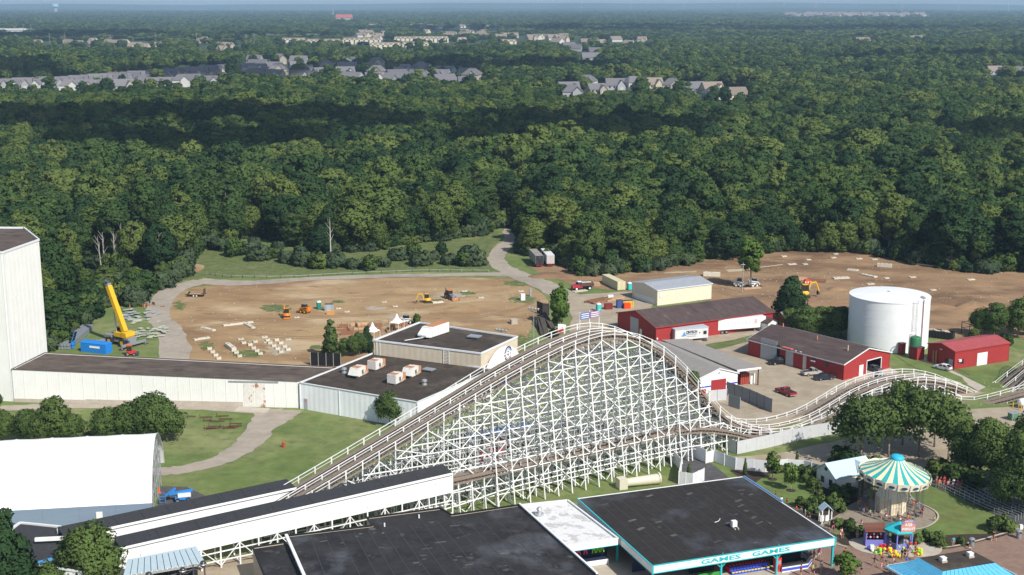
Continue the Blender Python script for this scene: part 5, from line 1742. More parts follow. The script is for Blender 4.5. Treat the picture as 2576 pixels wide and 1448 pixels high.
# stalls under the games roof
def gx(x, y):
 return FG.front(GM(x, y))[0]
x0, x1 = gx(1400, 760), gx(1830, 700)
st_ = thing('water_race_stall', 'red stall with a slanted row of blue game seats', 'stall', FG.world((x0 + x1) / 2, 2.2), FG.a)
MB().box(0, 4.2, 0, x1 - x0 + 2.2, 0.25, 3.3).build('back_wall', m_ored, st_)
MB().box(0, 1.4, 0, x1 - x0, 1.4, 0.9).build('counter', m_ored, st_)
k = 12
for i in range(k):
 x = -(x1 - x0) / 2 + (i + 0.5) * (x1 - x0) / k
 MB().box(x, 0.35, 0, (x1 - x0) / k * 0.8, 0.5, 0.55).build('seat', m_blu, st_)
 MB().box(x, 0.75, 0.5, (x1 - x0) / k * 0.82, 0.3, 0.55).build('target', m_blu, st_)
 MB().box(x, 0.05, 0.4, (x1 - x0) / k * 0.82, 0.12, 0.14).build('seat_trim', m_ylw, st_)
 MB().ball(x, 1.1, 1.15, 0.16, n=6, m=4).build('toy_gun', m_ored, st_)
for i in range(9):
 MB().ball(-(x1 - x0) / 2 + 0.4 + i * 0.55, 3.9, 2.4, 0.22, 0.15, 0.35, 7, 4).build('plush_prize', [m_white_p, m_steel][i % 2], st_)
x0, x1 = gx(1050, 830), gx(1260, 800)
s2 = thing('green_stall', 'green-countered stall full of prizes under the games roof', 'stall', FG.world((x0 + x1) / 2, 2.6), FG.a)
m_grn = mat('stall_green', (0.05, 0.26, 0.05), 0.6)
MB().box(0, 0, 0, 3.6, 0.5, 1.0).build('counter', m_grn, s2)
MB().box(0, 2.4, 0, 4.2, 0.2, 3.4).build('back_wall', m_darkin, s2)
for i in range(16):
 MB().ball(-1.6 + (i % 8) * 0.45, 2.1, 1.3 + 0.6 * (i // 8), 0.18, n=6, m=4).build('prize', [m_galv, m_ylw, m_white_p, m_blu][i % 4], s2)
xr = gx(1875, 780)
s3 = thing('ticket_cabinet', 'red ticket cabinet beside the row of game seats', 'kiosk', FG.world(xr, 1.4), FG.a)
MB().box(0, 0, 0, 0.95, 0.8, 2.3).build('body', m_ored, s3)
MB().box(0, -0.42, 1.3, 0.7, 0.06, 0.6).build('screen', m_galv, s3)
MB().box(0, -0.42, 0.4, 0.5, 0.05, 0.6).build('panel', m_rdoor, s3)
x0, x1 = gx(1900, 800), gx(2250, 750)
s4 = thing('basket_stall', 'open stall with angled white counter at the end of the games arcade', 'stall', FG.world((x0 + x1) / 2, 0.7), FG.a)
ln = x1 - x0
poly = [(-ln / 2, 0), (ln * 0.32, 0), (ln * 0.62, 1.6), (ln * 0.62, 3.6), (-ln / 2, 3.6)]
for i in range(4):
 a_, b_ = poly[i], poly[(i + 1) % 5]
 if i == 3:
  break
 MB().bar((a_[0], a_[1], 0.45), (b_[0], b_[1], 0.45), 0.2, 0.9).build('counter', m_white_p, s4)
 MB().bar((a_[0], a_[1] - 0.12, 0.45), (b_[0], b_[1] - 0.12, 0.45), 0.06, 0.4).build('blue_band', m_blu, s4)
 MB().bar((a_[0], a_[1] + 0.1, 0.95), (b_[0], b_[1] + 0.1, 0.95), 0.5, 0.07).build('counter_top', m_steel, s4)
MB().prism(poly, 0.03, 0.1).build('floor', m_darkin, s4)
for i in range(8):
 MB().ball(-ln / 2 + 0.4 + i * 0.6, 3.2, 2.0 + 0.3 * (i % 2), 0.25, n=7, m=5).build('plush_prize', [m_steel, m_white_p][i % 2], s4)
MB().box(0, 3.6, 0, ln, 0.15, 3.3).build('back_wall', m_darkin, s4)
s5 = thing('crate_stall', 'stall of orange boxes at the shaded end of the arcade', 'stall', FG.world(1.2, 3.4), FG.a)
m_orx = mat('orange_brown_box', (0.34, 0.13, 0.06), 0.7)
for i in range(6):
 MB().box(-0.6 + (i % 3) * 0.75, 0.2 * (i // 3), 0.75 * (i // 3), 0.7, 0.7, 0.72).build('box', m_orx, s5)
MB().box(-0.3, -0.6, 0, 3.0, 0.3, 0.9).build('counter', m_teal, s5)
# ------------------------------------------------------------------ swing ride
sc_ = P(L6, 1155, 838)
RZ = 6.0
ride = thing('swing_ride', 'carnival swing ride with striped teal and cream canopy', 'swing ride', (sc_.x, sc_.y, 0))
m_crm = mat('ride_cream', (0.68, 0.58, 0.40), 0.6, var=0.06, vs=0.8)
m_crm2 = mat('ride_ivory', (0.72, 0.68, 0.58), 0.6, var=0.08, vs=1.0)
m_tealc = mat('canopy_teal', (0.03, 0.36, 0.36), 0.6, var=0.05)
m_canc = mat('canopy_cream', (0.78, 0.68, 0.44), 0.6, var=0.04)
m_cap = mat('cap_blue', (0.03, 0.42, 0.62), 0.5)
for i in range(8):
 a0, a1 = 2 * math.pi * (i - 0.5) / 8 + 0.2, 2 * math.pi * (i + 0.5) / 8 + 0.2
 r = 2.45
 A_ = Vector((r * math.cos(a0), r * math.sin(a0), 0))
 B_ = Vector((r * math.cos(a1), r * math.sin(a1), 0))
 M_ = (A_ + B_) / 2
 MB().hexa([A_, B_, B_ * 0.8, A_ * 0.8, A_ + Vector((0, 0, 2.9)), B_ + Vector((0, 0, 2.9)), B_ * 0.8 + Vector((0, 0, 2.9)), A_ * 0.8 + Vector((0, 0, 2.9))]).build('base_panel', m_crm, ride)
 MB().box(A_.x, A_.y, 0, 0.22, 0.22, 3.0, a0).build('corner_post', m_crm2, ride)
 for zz in (0.15, 1.45, 2.75):
  MB().bar(A_ * 1.01 + Vector((0, 0, zz)), B_ * 1.01 + Vector((0, 0, zz)), 0.1, 0.12).build('rail', m_crm2, ride)
MB().lathe([(2.55, 2.9), (2.2, 3.3), (2.0, 4.2), (1.7, 4.9), (1.6, RZ + 0.2)], 16).build('tower', m_crm2, ride, True)
can = bpy.data.objects.new('canopy', None)
COL.objects.link(can)
can.parent = ride
can.location = (0.35, 0, RZ)
can.rotation_euler = (math.radians(2.5), math.radians(4.0), 0)
RR, nst = 5.75, 36
for i in range(nst):
 a0, a1 = 2 * math.pi * i / nst, 2 * math.pi * (i + 1) / nst
 pr = [(RR, 0.85), (RR * 0.62, 1.75), (RR * 0.34, 2.7), (1.0, 3.5)]
 vs = []
 for (r, z) in pr:
  vs += [(r * math.cos(a0), r * math.sin(a0), z), (r * math.cos(a1), r * math.sin(a1), z)]
 fs = [(2 * j, 2 * j + 1, 2 * j + 3, 2 * j + 2) for j in range(3)]
 MB().add(vs, fs).build('stripe', m_tealc if i % 2 else m_canc, can)
MB().lathe([(1.15, 3.4), (1.15, 3.75), (0.95, 4.0), (0.3, 4.15)], 24).build('cap', m_cap, can, True)
MB().lathe([(0.5, 0.2), (RR, 0.1)], 24, cap=False).build('soffit', m_crm2, can)
m_mir = mat('ride_mirror', (0.10, 0.18, 0.28), 0.15, metal=0.6)
for i in range(18):
 a0, a1 = 2 * math.pi * i / 18, 2 * math.pi * (i + 1) / 18
 am = (a0 + a1) / 2
 vs = []
 for j in range(7):
  a = a0 + (a1 - a0) * j / 6
  sc2 = 1 - abs(j - 3) / 3
  vs += [(RR * 1.0 * math.cos(a), RR * math.sin(a), -0.12 * (1 - sc2) - 0.10), ((RR + 0.22) * math.cos(a), (RR + 0.22) * math.sin(a), 0.95 + 0.22 * math.sin(math.pi * j / 6))]
 MB().add(vs, [(2 * j, 2 * j + 2, 2 * j + 3, 2 * j + 1) for j in range(6)]).build('crown_board', m_crm2, can)
 mb = MB()
 c_ = Vector(((RR + 0.16) * math.cos(am), (RR + 0.16) * math.sin(am), 0.42))
 tgt = Vector((-math.sin(am), math.cos(am), 0))
 upv = Vector((0.2 * math.cos(am), 0.2 * math.sin(am), 1)).normalized()
 ring_ = [c_ + tgt * (0.55 * math.cos(b)) + upv * (0.27 * math.sin(b)) + Vector((math.cos(am), math.sin(am), 0)) * 0.06 for b in np.linspace(0, 2 * math.pi, 15)[:-1]]
 mb.poly(ring_).build('mirror', m_mir, can)
 MB().bar((RR * 1.03 * math.cos(a0), RR * 1.03 * math.sin(a0), -0.15), ((RR + 0.26) * math.cos(a0), (RR + 0.26) * math.sin(a0), 1.1), 0.14).build('moulding', m_crm, can)
m_chn = mat('swing_chain', (0.16, 0.16, 0.17), 0.5, metal=0.5)
m_seat = mat('swing_seat', (0.16, 0.17, 0.20), 0.6)
SEATS = []
for ring_i, (r, n_) in enumerate(((5.3, 20), (4.4, 14))):
 for i in range(n_):
  a = 2 * math.pi * (i + 0.5 * ring_i) / n_
  x, y = r * math.cos(a), r * math.sin(a)
  mb = MB()
  tx_, ty_ = -math.sin(a), math.cos(a)
  for s in (-0.25, 0.25):
   for q_ in (-0.15, 0.2):
    mb.bar((x + tx_ * s, y + ty_ * s, RZ + 0.1), (x + tx_ * s * 1.0 + math.cos(a) * q_, y + ty_ * s + math.sin(a) * q_, 0.95), 0.025)
  mb.build('chain', m_chn, ride)
  mb = MB()
  mb.box(x, y, 0.55, 0.42, 0.5, 0.07, a)
  mb.box(x - 0.0, y, 0.62, 0.06, 0.5, 0.5, a + math.pi / 2)
  mb.build('swing_seat', m_seat, ride)
  SEATS.append((sc_.x + x, sc_.y + y, a))
# ------------------------------------------------------------------ booths and huts
b = P(L6, 1235, 1170)
bt = thing('guessing_booth', 'hexagonal booth with teal roof and round-topped AGE WEIGHT sign', 'booth', (b.x, b.y, 0), 0.1)
m_tlr = mat('booth_teal_roof', (0.03, 0.45, 0.50), 0.5, var=0.04)
m_purp = mat('booth_purple', (0.20, 0.20, 0.55), 0.6, var=0.05)
m_sgn = mat('sign_salmon', (0.62, 0.26, 0.20), 0.6)
R6 = 2.55
for i in range(6):
 a0, a1 = math.pi * i / 3, math.pi * (i + 1) / 3
 A_ = (R6 * math.cos(a0), R6 * math.sin(a0))
 B_ = (R6 * math.cos(a1), R6 * math.sin(a1))
 MB().add([(*A_, 3.0), (*B_, 3.0), (0, 0, 4.2), (A_[0] * 0.98, A_[1] * 0.98, 2.8), (B_[0] * 0.98, B_[1] * 0.98, 2.8)], [(0, 1, 2), (3, 4, 1, 0)]).build('roof_panel', m_tlr, bt)
 MB().box(A_[0] * 0.85, A_[1] * 0.85, 0, 0.18, 0.18, 2.95).build('post', m_purp, bt)
 MB().bar((A_[0] * 0.87, A_[1] * 0.87, 2.72), (B_[0] * 0.87, B_[1] * 0.87, 2.72), 0.08, 0.3).build('valance', mat('booth_red', (0.55, 0.09, 0.06), 0.6), bt)
for k_ in (3, 4, 2):
 a0, a1 = math.pi * k_ / 3, math.pi * (k_ + 1) / 3
 MB().bar((R6 * 0.8 * math.cos(a0), R6 * 0.8 * math.sin(a0), 0.5), (R6 * 0.8 * math.cos(a1), R6 * 0.8 * math.sin(a1), 0.5), 0.12, 1.0).build('counter', m_purp, bt)
MB().box(0, 0.6, 0, 1.6, 1.2, 2.6).build('core', m_dkblue, bt)
arc = [(1.15 * math.cos(a), 1.15 * math.sin(a) * 0.75 + 1.15) for a in np.linspace(0, math.pi, 18)]
pl = [(-1.15, 0)] + [(1.15, 0)] + arc
vs = [(x + 0.55, -R6 * 0.78, z + 3.15) for (x, z) in pl] + [(x + 0.55, -R6 * 0.78 + 0.15, z + 3.15) for (x, z) in pl]
n = len(pl)
MB().add(vs, [tuple(range(n)), tuple(range(2 * n - 1, n - 1, -1))] + [((i + 1) % n, i, n + i, n + (i + 1) % n) for i in range(n)]).build('sign_board', m_sgn, bt)
arc2 = [(r * math.cos(a) + 0.55, -R6 * 0.78 - 0.02, r * 0.75 * math.sin(a) + 4.3) for a in np.linspace(0.25, math.pi - 0.25, 14) for r in (0.78, 1.12)]
MB().add(arc2, [(2 * j, 2 * j + 1, 2 * j + 3, 2 * j + 2) for j in range(13)]).build('sign_band', m_purp, bt)
text_mesh('lettering', 'GUESS YOUR', 0.22, m_white_p, bt, (0.55, -R6 * 0.78 - 0.05, 4.95), (math.pi / 2, 0, 0), 0.01)
text_mesh('lettering', 'AGE', 0.62, m_white_p, bt, (0.55, -R6 * 0.78 - 0.05, 4.32), (math.pi / 2, 0, 0), 0.02)
text_mesh('lettering', 'WEIGHT', 0.58, m_white_p, bt, (0.55, -R6 * 0.78 - 0.05, 3.62), (math.pi / 2, 0, 0), 0.02)
b = P(L6, 1015, 1180)
pb = thing('prize_stall', 'purple prize stall with brown plank roof and red toys', 'stall', (b.x, b.y, 0), -0.02)
MB().box(0, 0.2, 0, 3.1, 0.2, 1.1).build('counter', m_purp, pb)
MB().box(0, 1.6, 0, 3.1, 0.2, 2.6).build('back_wall', m_dkblue, pb)
for s in (-1, 1):
 MB().box(s * 1.5, 0.8, 0, 0.15, 1.5, 2.6).build('side_wall', m_purp, pb)
m_brp = mat('brown_plank', (0.20, 0.075, 0.05), 0.8, var=0.2, vs=1.5)
for i in range(7):
 y0_ = -0.2 + i * 0.32
 MB().box(0, y0_ + 0.15, 2.6 + i * 0.10, 3.5, 0.36, 0.06).build('roof_plank', m_brp, pb)
for i in range(5):
 for k_ in range(2):
  MB().ball(-1.2 + i * 0.55, 0.9, 1.35 + k_ * 0.5, 0.2, 0.18, 0.24, 7, 5).build('plush_prize', [m_ored, m_white_p][(i + k_) % 2], pb)
# heaps of prizes in front of the booth
rr = random.Random(4)
for (x, y, ms, nr, lb) in ((965, 1200, (m_blu, m_ored, m_white_p, m_lime), 1.0, 'heap of spotted blue and red balls by the prize stall'), (1060, 1225, (m_lime, m_ylw, m_ored), 1.2, 'heap of lime and red plush toys'),
       (1095, 1195, (m_ored, m_pink, m_ored), 0.9, 'heap of red and pink balls beside the lime toys'), (1190, 1260, (m_ylw, m_ylw), 1.3, 'sprawling heap of yellow plush toys'),
       (1255, 1190, (m_ylw, m_ylw, m_lime), 0.9, 'yellow plush toys hung under the booth roof edge'), (1425, 1240, (m_ylw, m_ylw, m_lime), 1.1, 'yellow plush toys hung on a white stand'), (1155, 1215, (m_ylw, m_ored), 0.6, 'small heap of yellow toys by the booth post')):
 b = P(L6, x, y + 15)
 t = thing('prize_heap', lb, 'toys', (b.x, b.y, 0))
 for i in range(12):
  a = rr.uniform(0, 6.28)
  r = nr * 0.75 * rr.random() ** 0.5
  z = 0.25 + max(0, (nr - r)) * rr.random() * 1.0
  MB().ball(r * math.cos(a), r * math.sin(a), z, 0.26, 0.26, 0.24, 7, 5).build('toy', rr.choice(ms), t, True)
# gate hut, white chalet, blue-roofed shop
b = P(L6, 540, 950)
gh = thing('gate_hut', 'small white ticket hut with pale blue peaked roof beside the hedge', 'hut', (b.x, b.y, 0), 0.1)
for (x, y) in ((-0.8, -0.7), (0.8, -0.7), (0.8, 0.7), (-0.8, 0.7)):
 MB().box(x, y, 0, 0.16, 0.16, 2.4).build('post', m_white_p, gh)
m_pblue = mat('pale_blue_roof', (0.48, 0.63, 0.70), 0.5, var=0.04, corr=12.0, cw=0.006)
for s in (-1, 1):
 MB().slab([(-1.05 if s < 0 else 0, -0.95, 2.4 if s < 0 else 3.4), (0 if s < 0 else 1.05, -0.95, 3.4 if s < 0 else 2.4), (0 if s < 0 else 1.05, 0.95, 3.4 if s < 0 else 2.4), (-1.05 if s < 0 else 0, 0.95, 2.4 if s < 0 else 3.4)], 0.08).build('roof', m_pblue, gh)
MB().box(0, 0.5, 0, 1.4, 0.1, 1.1).build('half_door', m_white_p, gh)
F = Frame(P(L6, 640, 515, 3.0), P(L6, 870, 470, 3.0), P(L6, 545, 430, 3.0))
ch = gable('chalet', 'small white ride house with pale blue metal roof and dormer', 'hut', F, 2.9, 4.6, 'x', m_white_p, m_pblue, over=0.4, ln=8.5, wd=5.2)
MB().add([(5.0, -0.3, 3.0), (7.2, -0.3, 3.0), (6.1, -0.3, 4.4), (6.1, 2.3, 4.4)], [(0, 1, 2), (1, 3, 2), (0, 2, 3)]).build('dormer', m_white_p, ch)
MB().add([(4.7, -0.5, 2.95), (6.1, -0.5, 4.55), (6.1, 2.5, 4.6), (7.5, -0.5, 2.95)], [(0, 1, 2), (1, 3, 2)]).build('dormer_roof', m_pblue, ch)
MB().cyl((-0.1, 2.6, 3.6), (-0.02, 2.6, 3.6), 0.35, n=12).build('round_window', m_glass, ch)
for y in (1.2, 3.4):
 MB().box(-0.06, y, 0.9, 0.08, 0.8, 1.1).build('window', m_glass, ch)
hb = 4.6
br = [P(L6, 1655, 1412, hb), P(L6, 2150, 1330, hb), P(L6, 1910, 1205, hb), P(L6, 1430, 1285, hb)]
cc = sum((Vector(p) for p in br), Vector()) / 4
bs_ = thing('blue_roofed_shop', 'shop with bright blue sloping metal skirts round a brown flat roof', 'shop', (cc.x, cc.y, 0))
Q = [Vector((p.x - cc.x, p.y - cc.y, hb)) for p in br]
MB().slab(Q, 0.3).build('roof', m_gravel_roof, bs_)
for i in range(4):
 a_, b_ = Q[i], Q[(i + 1) % 4]
 d = (b_ - a_).normalized()
 nv = Vector((d.y, -d.x, 0))
 o = 3.4
 A2_, B2_ = a_ + nv * o - d * o, b_ + nv * o + d * o
 A2_.z = B2_.z = 2.5
 k = 14
 for j in range(k):
  f0, f1 = j / k, (j + 1) / k - 0.006
  m_a, m_b = a_.lerp(b_, f0), a_.lerp(b_, f1)
  l_a, l_b = A2_.lerp(B2_, f0), A2_.lerp(B2_, f1)
  m_a2, m_b2 = (m_a + l_a) / 2 - Vector((0, 0, 0.22)), (m_b + l_b) / 2 - Vector((0, 0, 0.22))
  MB().add([l_a, l_b, m_b2, m_a2, m_b, m_a], [(0, 1, 2, 3), (3, 2, 4, 5)]).build('roof_panel', m_blue_roof, bs_)
 MB().bar(A2_ * 0.97, B2_ * 0.97, 0.2, 0.35).build('eave_board', m_white_p, bs_)
MB().prism([(q_.x * 1.1, q_.y * 1.1) for q_ in Q], 0, hb - 0.5).build('wall', m_cream, bs_)
for (x, y) in ((1655, 1320), (1910, 1275)):
 p_ = P(L6, x, y, hb)
 t = thing('roof_fan', 'square white vent on the brown roof of the blue-skirted shop', 'roof vent', (p_.x, p_.y, hb), 0.3, 'white vents on the brown roof of the blue-skirted shop')
 MB().box(0, 0, 0, 0.9, 0.9, 0.3).build('curb', m_conc, t)
 MB().box(0, 0, 0.3, 0.7, 0.7, 0.35).build('fan_box', m_trim, t)
 MB().box(0, 0, 0.65, 0.8, 0.8, 0.1).build('lid', m_white_p, t)
# ------------------------------------------------------------------ lower left: metal-roofed stand and round lamps
b = [P(L7, 1130, 815, 4.7), P(L7, 1880, 690, 4.7), P(L7, 1795, 548, 5.3), P(L7, 1165, 672, 5.3)]
cc = Vector(b[0])
ms_ = thing('metal_stand', 'food stand with pale blue-grey ribbed metal roof', 'stand', (cc.x, cc.y, 0))
nb = 12
B0_, B1_, B2_, B3_ = [Vector((p.x - cc.x, p.y - cc.y, p.z)) for p in b]
m_bgr = mat('blue_grey_metal', (0.40, 0.50, 0.55), 0.45, var=0.05, vs=0.5)
for i in range(nb):
 f0, f1 = i / nb, (i + 1) / nb - 0.008
 MB().slab([B0_.lerp(B1_, f0), B0_.lerp(B1_, f1), B3_.lerp(B2_, f1), B3_.lerp(B2_, f0)], 0.08).build('roof_panel', m_bgr, ms_)
MB().bar(B0_ - Vector((0, 0, 0.3)), B1_ - Vector((0, 0, 0.3)), 0.1, 0.45).build('fascia', m_galv, ms_)
for i in range(16):
 p_ = B0_.lerp(B1_, (i + 0.5) / 16)
 MB().ball(p_.x, p_.y - 0.12, p_.z - 0.12, 0.09, n=6, m=4).build('bulb', m_white_p, ms_)
for f in (0.02, 0.35, 0.68, 0.98):
 p_ = B0_.lerp(B1_, f)
 MB().box(p_.x, p_.y + 0.2, 0, 0.18, 0.18, 4.4).build('post', m_steel, ms_)
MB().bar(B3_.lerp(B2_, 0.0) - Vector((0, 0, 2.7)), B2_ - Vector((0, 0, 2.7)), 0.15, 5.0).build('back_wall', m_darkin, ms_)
m_globe = mat('lamp_globe', (0.05, 0.045, 0.045), 0.2, spec=0.5)
tl = thing('globe_lamp', 'cast post lamp with three black round lanterns', 'street lamp', P(L7, 1770, 800, 3.5) * Vector((1, 1, 0)), 0.3)
q0 = P(L7, 1770, 830)
MB().cyl((0, 0, 0), (0, 0, 4.9), 0.12, 0.09, 10).build('post', m_steel, tl)
for (x, y, z) in ((1858, 712, 5.0), (1672, 772, 5.0), (1360, 815, 5.0)):
 p_ = local(tl, P(L7, x, y, z))
 MB().tube([(0, 0, 4.2), (p_.x * 0.6, p_.y * 0.6, 4.1), (p_.x, p_.y, p_.z - 0.55)], 0.06, 6).build('arm', m_steel, tl)
 g_ = MB().ball(p_.x, p_.y, p_.z, 0.5, 0.5, 0.55, 14, 9).build('lantern', m_globe, tl, True)
 MB().lathe([(0.5, -0.06), (0.54, 0), (0.5, 0.06)], 14, c=(p_.x, p_.y, p_.z), cap=False).build('lantern_ring', m_galv, g_)
# ------------------------------------------------------------------ fences
def fence(name, label, pts, h, m_pan, m_post=None, sp=2.4, gap=0.0, t=0.07, post=0.14, cat='fence', z0=0.0, mid=False):
 P_ = [Vector((p[0], p[1], 0)) for p in pts]
 o = thing(name, label, cat, P_[0])
 for a_, b_ in zip(P_[:-1], P_[1:]):
  L_ = (b_ - a_).length
  k = max(1, round(L_ / sp))
  for i in range(k):
   u0, u1 = a_.lerp(b_, i / k) - P_[0], a_.lerp(b_, (i + 1) / k) - P_[0]
   d = (u1 - u0).normalized() * 0.03
   MB().bar(u0 + d + Vector((0, 0, z0 + gap + (h - gap) / 2)), u1 - d + Vector((0, 0, z0 + gap + (h - gap) / 2)), t, h - gap).build('panel', m_pan, o)
   MB().box(u0.x, u0.y, z0, post, post, h + 0.08).build('post', m_post or m_pan, o)
 u = P_[-1] - P_[0]
 MB().box(u.x, u.y, z0, post, post, h + 0.08).build('post', m_post or m_pan, o)
 return o
def pts(k, *q):
 return [P(k, x, y) for (x, y) in q]
fence('grey_fence', 'long solid grey fence below the coaster along the gravel lane', pts(L3, (342, 1015), (560, 970), (760, 920), (960, 880), (1175, 848)), 2.6, m_wood_fence, m_wood_fence)
fence('grey_fence', 'short grey fence end beside the coaster valley', pts(L3, (268, 985), (342, 1015)), 2.6, m_wood_fence)
fence('white_fence', 'white panel fence with posts behind the garden', pts(L3, (110, 1085), (172, 1068), (250, 1100), (335, 1130), (470, 1143), (560, 1150), (720, 1140), (845, 1148), (905, 1165), (985, 1190)), 2.3, m_white_fence, m_white_p)
fence('white_fence', 'white panel fence beside the dark asphalt court', pts(L2, (1455, 1000), (1560, 1040), (1655, 1080)), 2.6, m_white_fence, m_white_p)
fence('white_fence', 'curved white wall at the coaster lawn corner', pts(L2, (1372, 1040), (1440, 1110), (1470, 1145), (1450, 1240), (1555, 1255), (1640, 1215)), 2.4, m_white_fence, m_white_p, sp=1.6)
fence('yard_fence', 'dark grey panel fence between yard and cabin', pts(L3, (268, 565), (440, 625), (605, 700)), 3.0, mat('dark_grey_fence', (0.23, 0.24, 0.25), 0.8, var=0.08, corr=16.0, cw=0.005, world=True), m_steel)
fence('yard_fence', 'pale grey panel fence in front of the cabin', pts(L3, (130, 618), (195, 612), (268, 606)), 2.5, m_wood_fence, m_galv)
fence('yard_gate', 'grey chain-link gate leaf on posts beside the cabin', pts(L3, (280, 650), (368, 678)), 2.6, mat('mesh_grey', (0.26, 0.28, 0.27), 0.8), m_galv, cat='gate')
fence('windscreen_fence', 'chain-link fence with black windscreen behind the ribbed building', pts(L1, (413, 345), (530, 350), (640, 352)), 3.2, m_black, m_galv, sp=2.2)
m_oldw = mat('old_dark_timber', (0.075, 0.062, 0.052), 0.95, var=0.35, vs=0.8)
fence('timber_fence', 'tall dark weathered timber fence beside the slim green tree', pts(K3, (1540, 960), (1600, 985), (1660, 990)), 3.4, m_oldw, m_oldw, sp=1.2)
tm = thing('timber_ruin', 'dark leaning heap of old timber ramps below the fence', 'timber', P(K3, 1600, 1170))
for (x0, y0, z0_, x1, y1, z1_) in ((1560, 985, 1.8, 1600, 1180, 0.3), (1600, 960, 2.4, 1700, 1110, 0.4), (1585, 1000, 2.0, 1640, 1190, 0.3), (1550, 1040, 1.2, 1570, 1120, 0.2)):
 MB().bar(local(tm, P(K3, x0, y0, z0_)), local(tm, P(K3, x1, y1, z1_)), 1.3, 0.4).build('ramp', m_oldw, tm)
# queue rails and roadside guard rail
def railing(name, label, pts_, h, sp, m_, rails_=(1.0, 0.55), cat='railing', r=0.035):
 P_ = [Vector((p[0], p[1], 0)) for p in pts_]
 o = thing(name, label, cat, P_[0])
 for a_, b_ in zip(P_[:-1], P_[1:]):
  for f in rails_:
   MB().bar(a_ - P_[0] + Vector((0, 0, h * f)), b_ - P_[0] + Vector((0, 0, h * f)), r * 2).build('rail', m_, o)
  k = max(1, round((b_ - a_).length / sp))
  for i in range(k + 1):
   u = a_.lerp(b_, i / k) - P_[0]
   MB().box(u.x, u.y, 0, r * 2.4, r * 2.4, h).build('post', m_, o)
 return o
QK = ov(3650, 1850, 3.637)
for i in range(6):
 railing('queue_rail', 'grey steel queue rail in the shaded waiting line', [P(QK, 20 + i * 75, 200 - i * 14), P(QK, 700 + i * 70, 520 - i * 10), P(QK, 1150 + i * 40, 690 - i * 20)], 1.1, 2.2, m_galv)['group'] = 'rails of the swing ride waiting line'
m_guard = mat('guardrail_steel', (0.58, 0.60, 0.60), 0.4, metal=0.5, var=0.06)
gpts = vp((520, 690), (560, 697), (640, 700), (740, 699), (850, 693), (960, 688), (1080, 684), (1230, 685))
gr_ = railing('guardrail', 'long grey steel guardrail beside the service road', smooth_loop(gpts, 3, False), 0.75, 3.8, m_guard, (0.85,), 'guardrail', 0.05)
for o_ in list(gr_.children):
 if o_.name.startswith('rail'):
  o_.scale[2] = 1.0
railing('roof_ladder_cage', 'short run of beige rail on the lower roof corner', [P(K6, 150, 1280, h3), P(K6, 490, 1230, h3)], 1.1 , 1.0, m_beige, (1.0, 0.7, 0.4), 'railing')
for o_ in [x for x in bpy.data.objects if x.name.startswith('roof_ladder_cage')]:
 o_.location.z = h3
# light poles
def flood_pole(k, x, y, zt, lb, n=4):
 b = P(k, x, y)
 t = thing('floodlight_pole', lb, 'light pole', (b.x, b.y, 0), a3)
 MB().cyl((0, 0, 0), (0, 0, zt), 0.11, 0.08, 8).build('pole', m_galv, t)
 MB().bar((-1.4, 0, zt - 0.1), (1.4, 0, zt - 0.1), 0.09).build('crossarm', m_galv, t)
 for i in range(n):
  x_ = -1.3 + 2.6 * i / (n - 1)
  MB().lathe([(0.14, 0), (0.34, 0.35), (0.30, 0.5)], 10, c=(x_, -0.1, zt)).build('flood_lamp', m_galv, t, True)
bpole = onwall(K6(775, 740), A_ := oA.to_3d(), A_ + Vector((e.x, e.y, 0))) if False else None
flood_pole(L1, 1850, 380, 9.5, 'grey floodlight pole in front of the white arch')
flood_pole(K3, 1505, 1310, 9.8, 'grey floodlight pole behind the beige hall')
# ------------------------------------------------------------------ vehicles
def paint(name, c, rough=0.3):
 return mat('paint_' + name, c, rough, spec=0.5, var=0.03)
m_tyre = mat('tyre_rubber', (0.018, 0.018, 0.019), 0.85)
m_rim = mat('wheel_rim', (0.45, 0.46, 0.47), 0.35, metal=0.7)
m_lampw = mat('headlamp', (0.70, 0.72, 0.74), 0.2)
m_lampr = mat('tail_lamp', (0.45, 0.02, 0.02), 0.3)
m_ylwm = mat('machine_yellow', (0.68, 0.40, 0.02), 0.45, var=0.06, vs=1.5)
m_orgm = mat('machine_orange', (0.62, 0.20, 0.02), 0.45, var=0.06, vs=1.5)
m_gry = mat('machine_grey', (0.22, 0.24, 0.26), 0.5, var=0.08, vs=1.5)
m_wht = mat('machine_white', (0.68, 0.69, 0.68), 0.45, var=0.05, vs=1.5)
m_trk = mat('rubber_track', (0.04, 0.036, 0.034), 0.9, var=0.2)
def wheel(t, x, y, r, w_, rim=None):
 o = MB().lathe([(r * 0.62, -w_ / 2), (r * 0.95, -w_ / 2), (r, -w_ * 0.3), (r, w_ * 0.3), (r * 0.95, w_ / 2), (r * 0.62, w_ / 2)], 18).build('wheel', m_tyre, t, True)
 o.location = (x, y, r)
 o.rotation_euler = (math.pi / 2, 0, 0)
 q = MB().lathe([(r * 0.6, -w_ * 0.52), (r * 0.5, -w_ * 0.45), (r * 0.15, -w_ * 0.5), (r * 0.15, w_ * 0.5), (r * 0.5, w_ * 0.45), (r * 0.6, w_ * 0.52)], 14).build('rim', rim or m_rim, o, True)
 return o
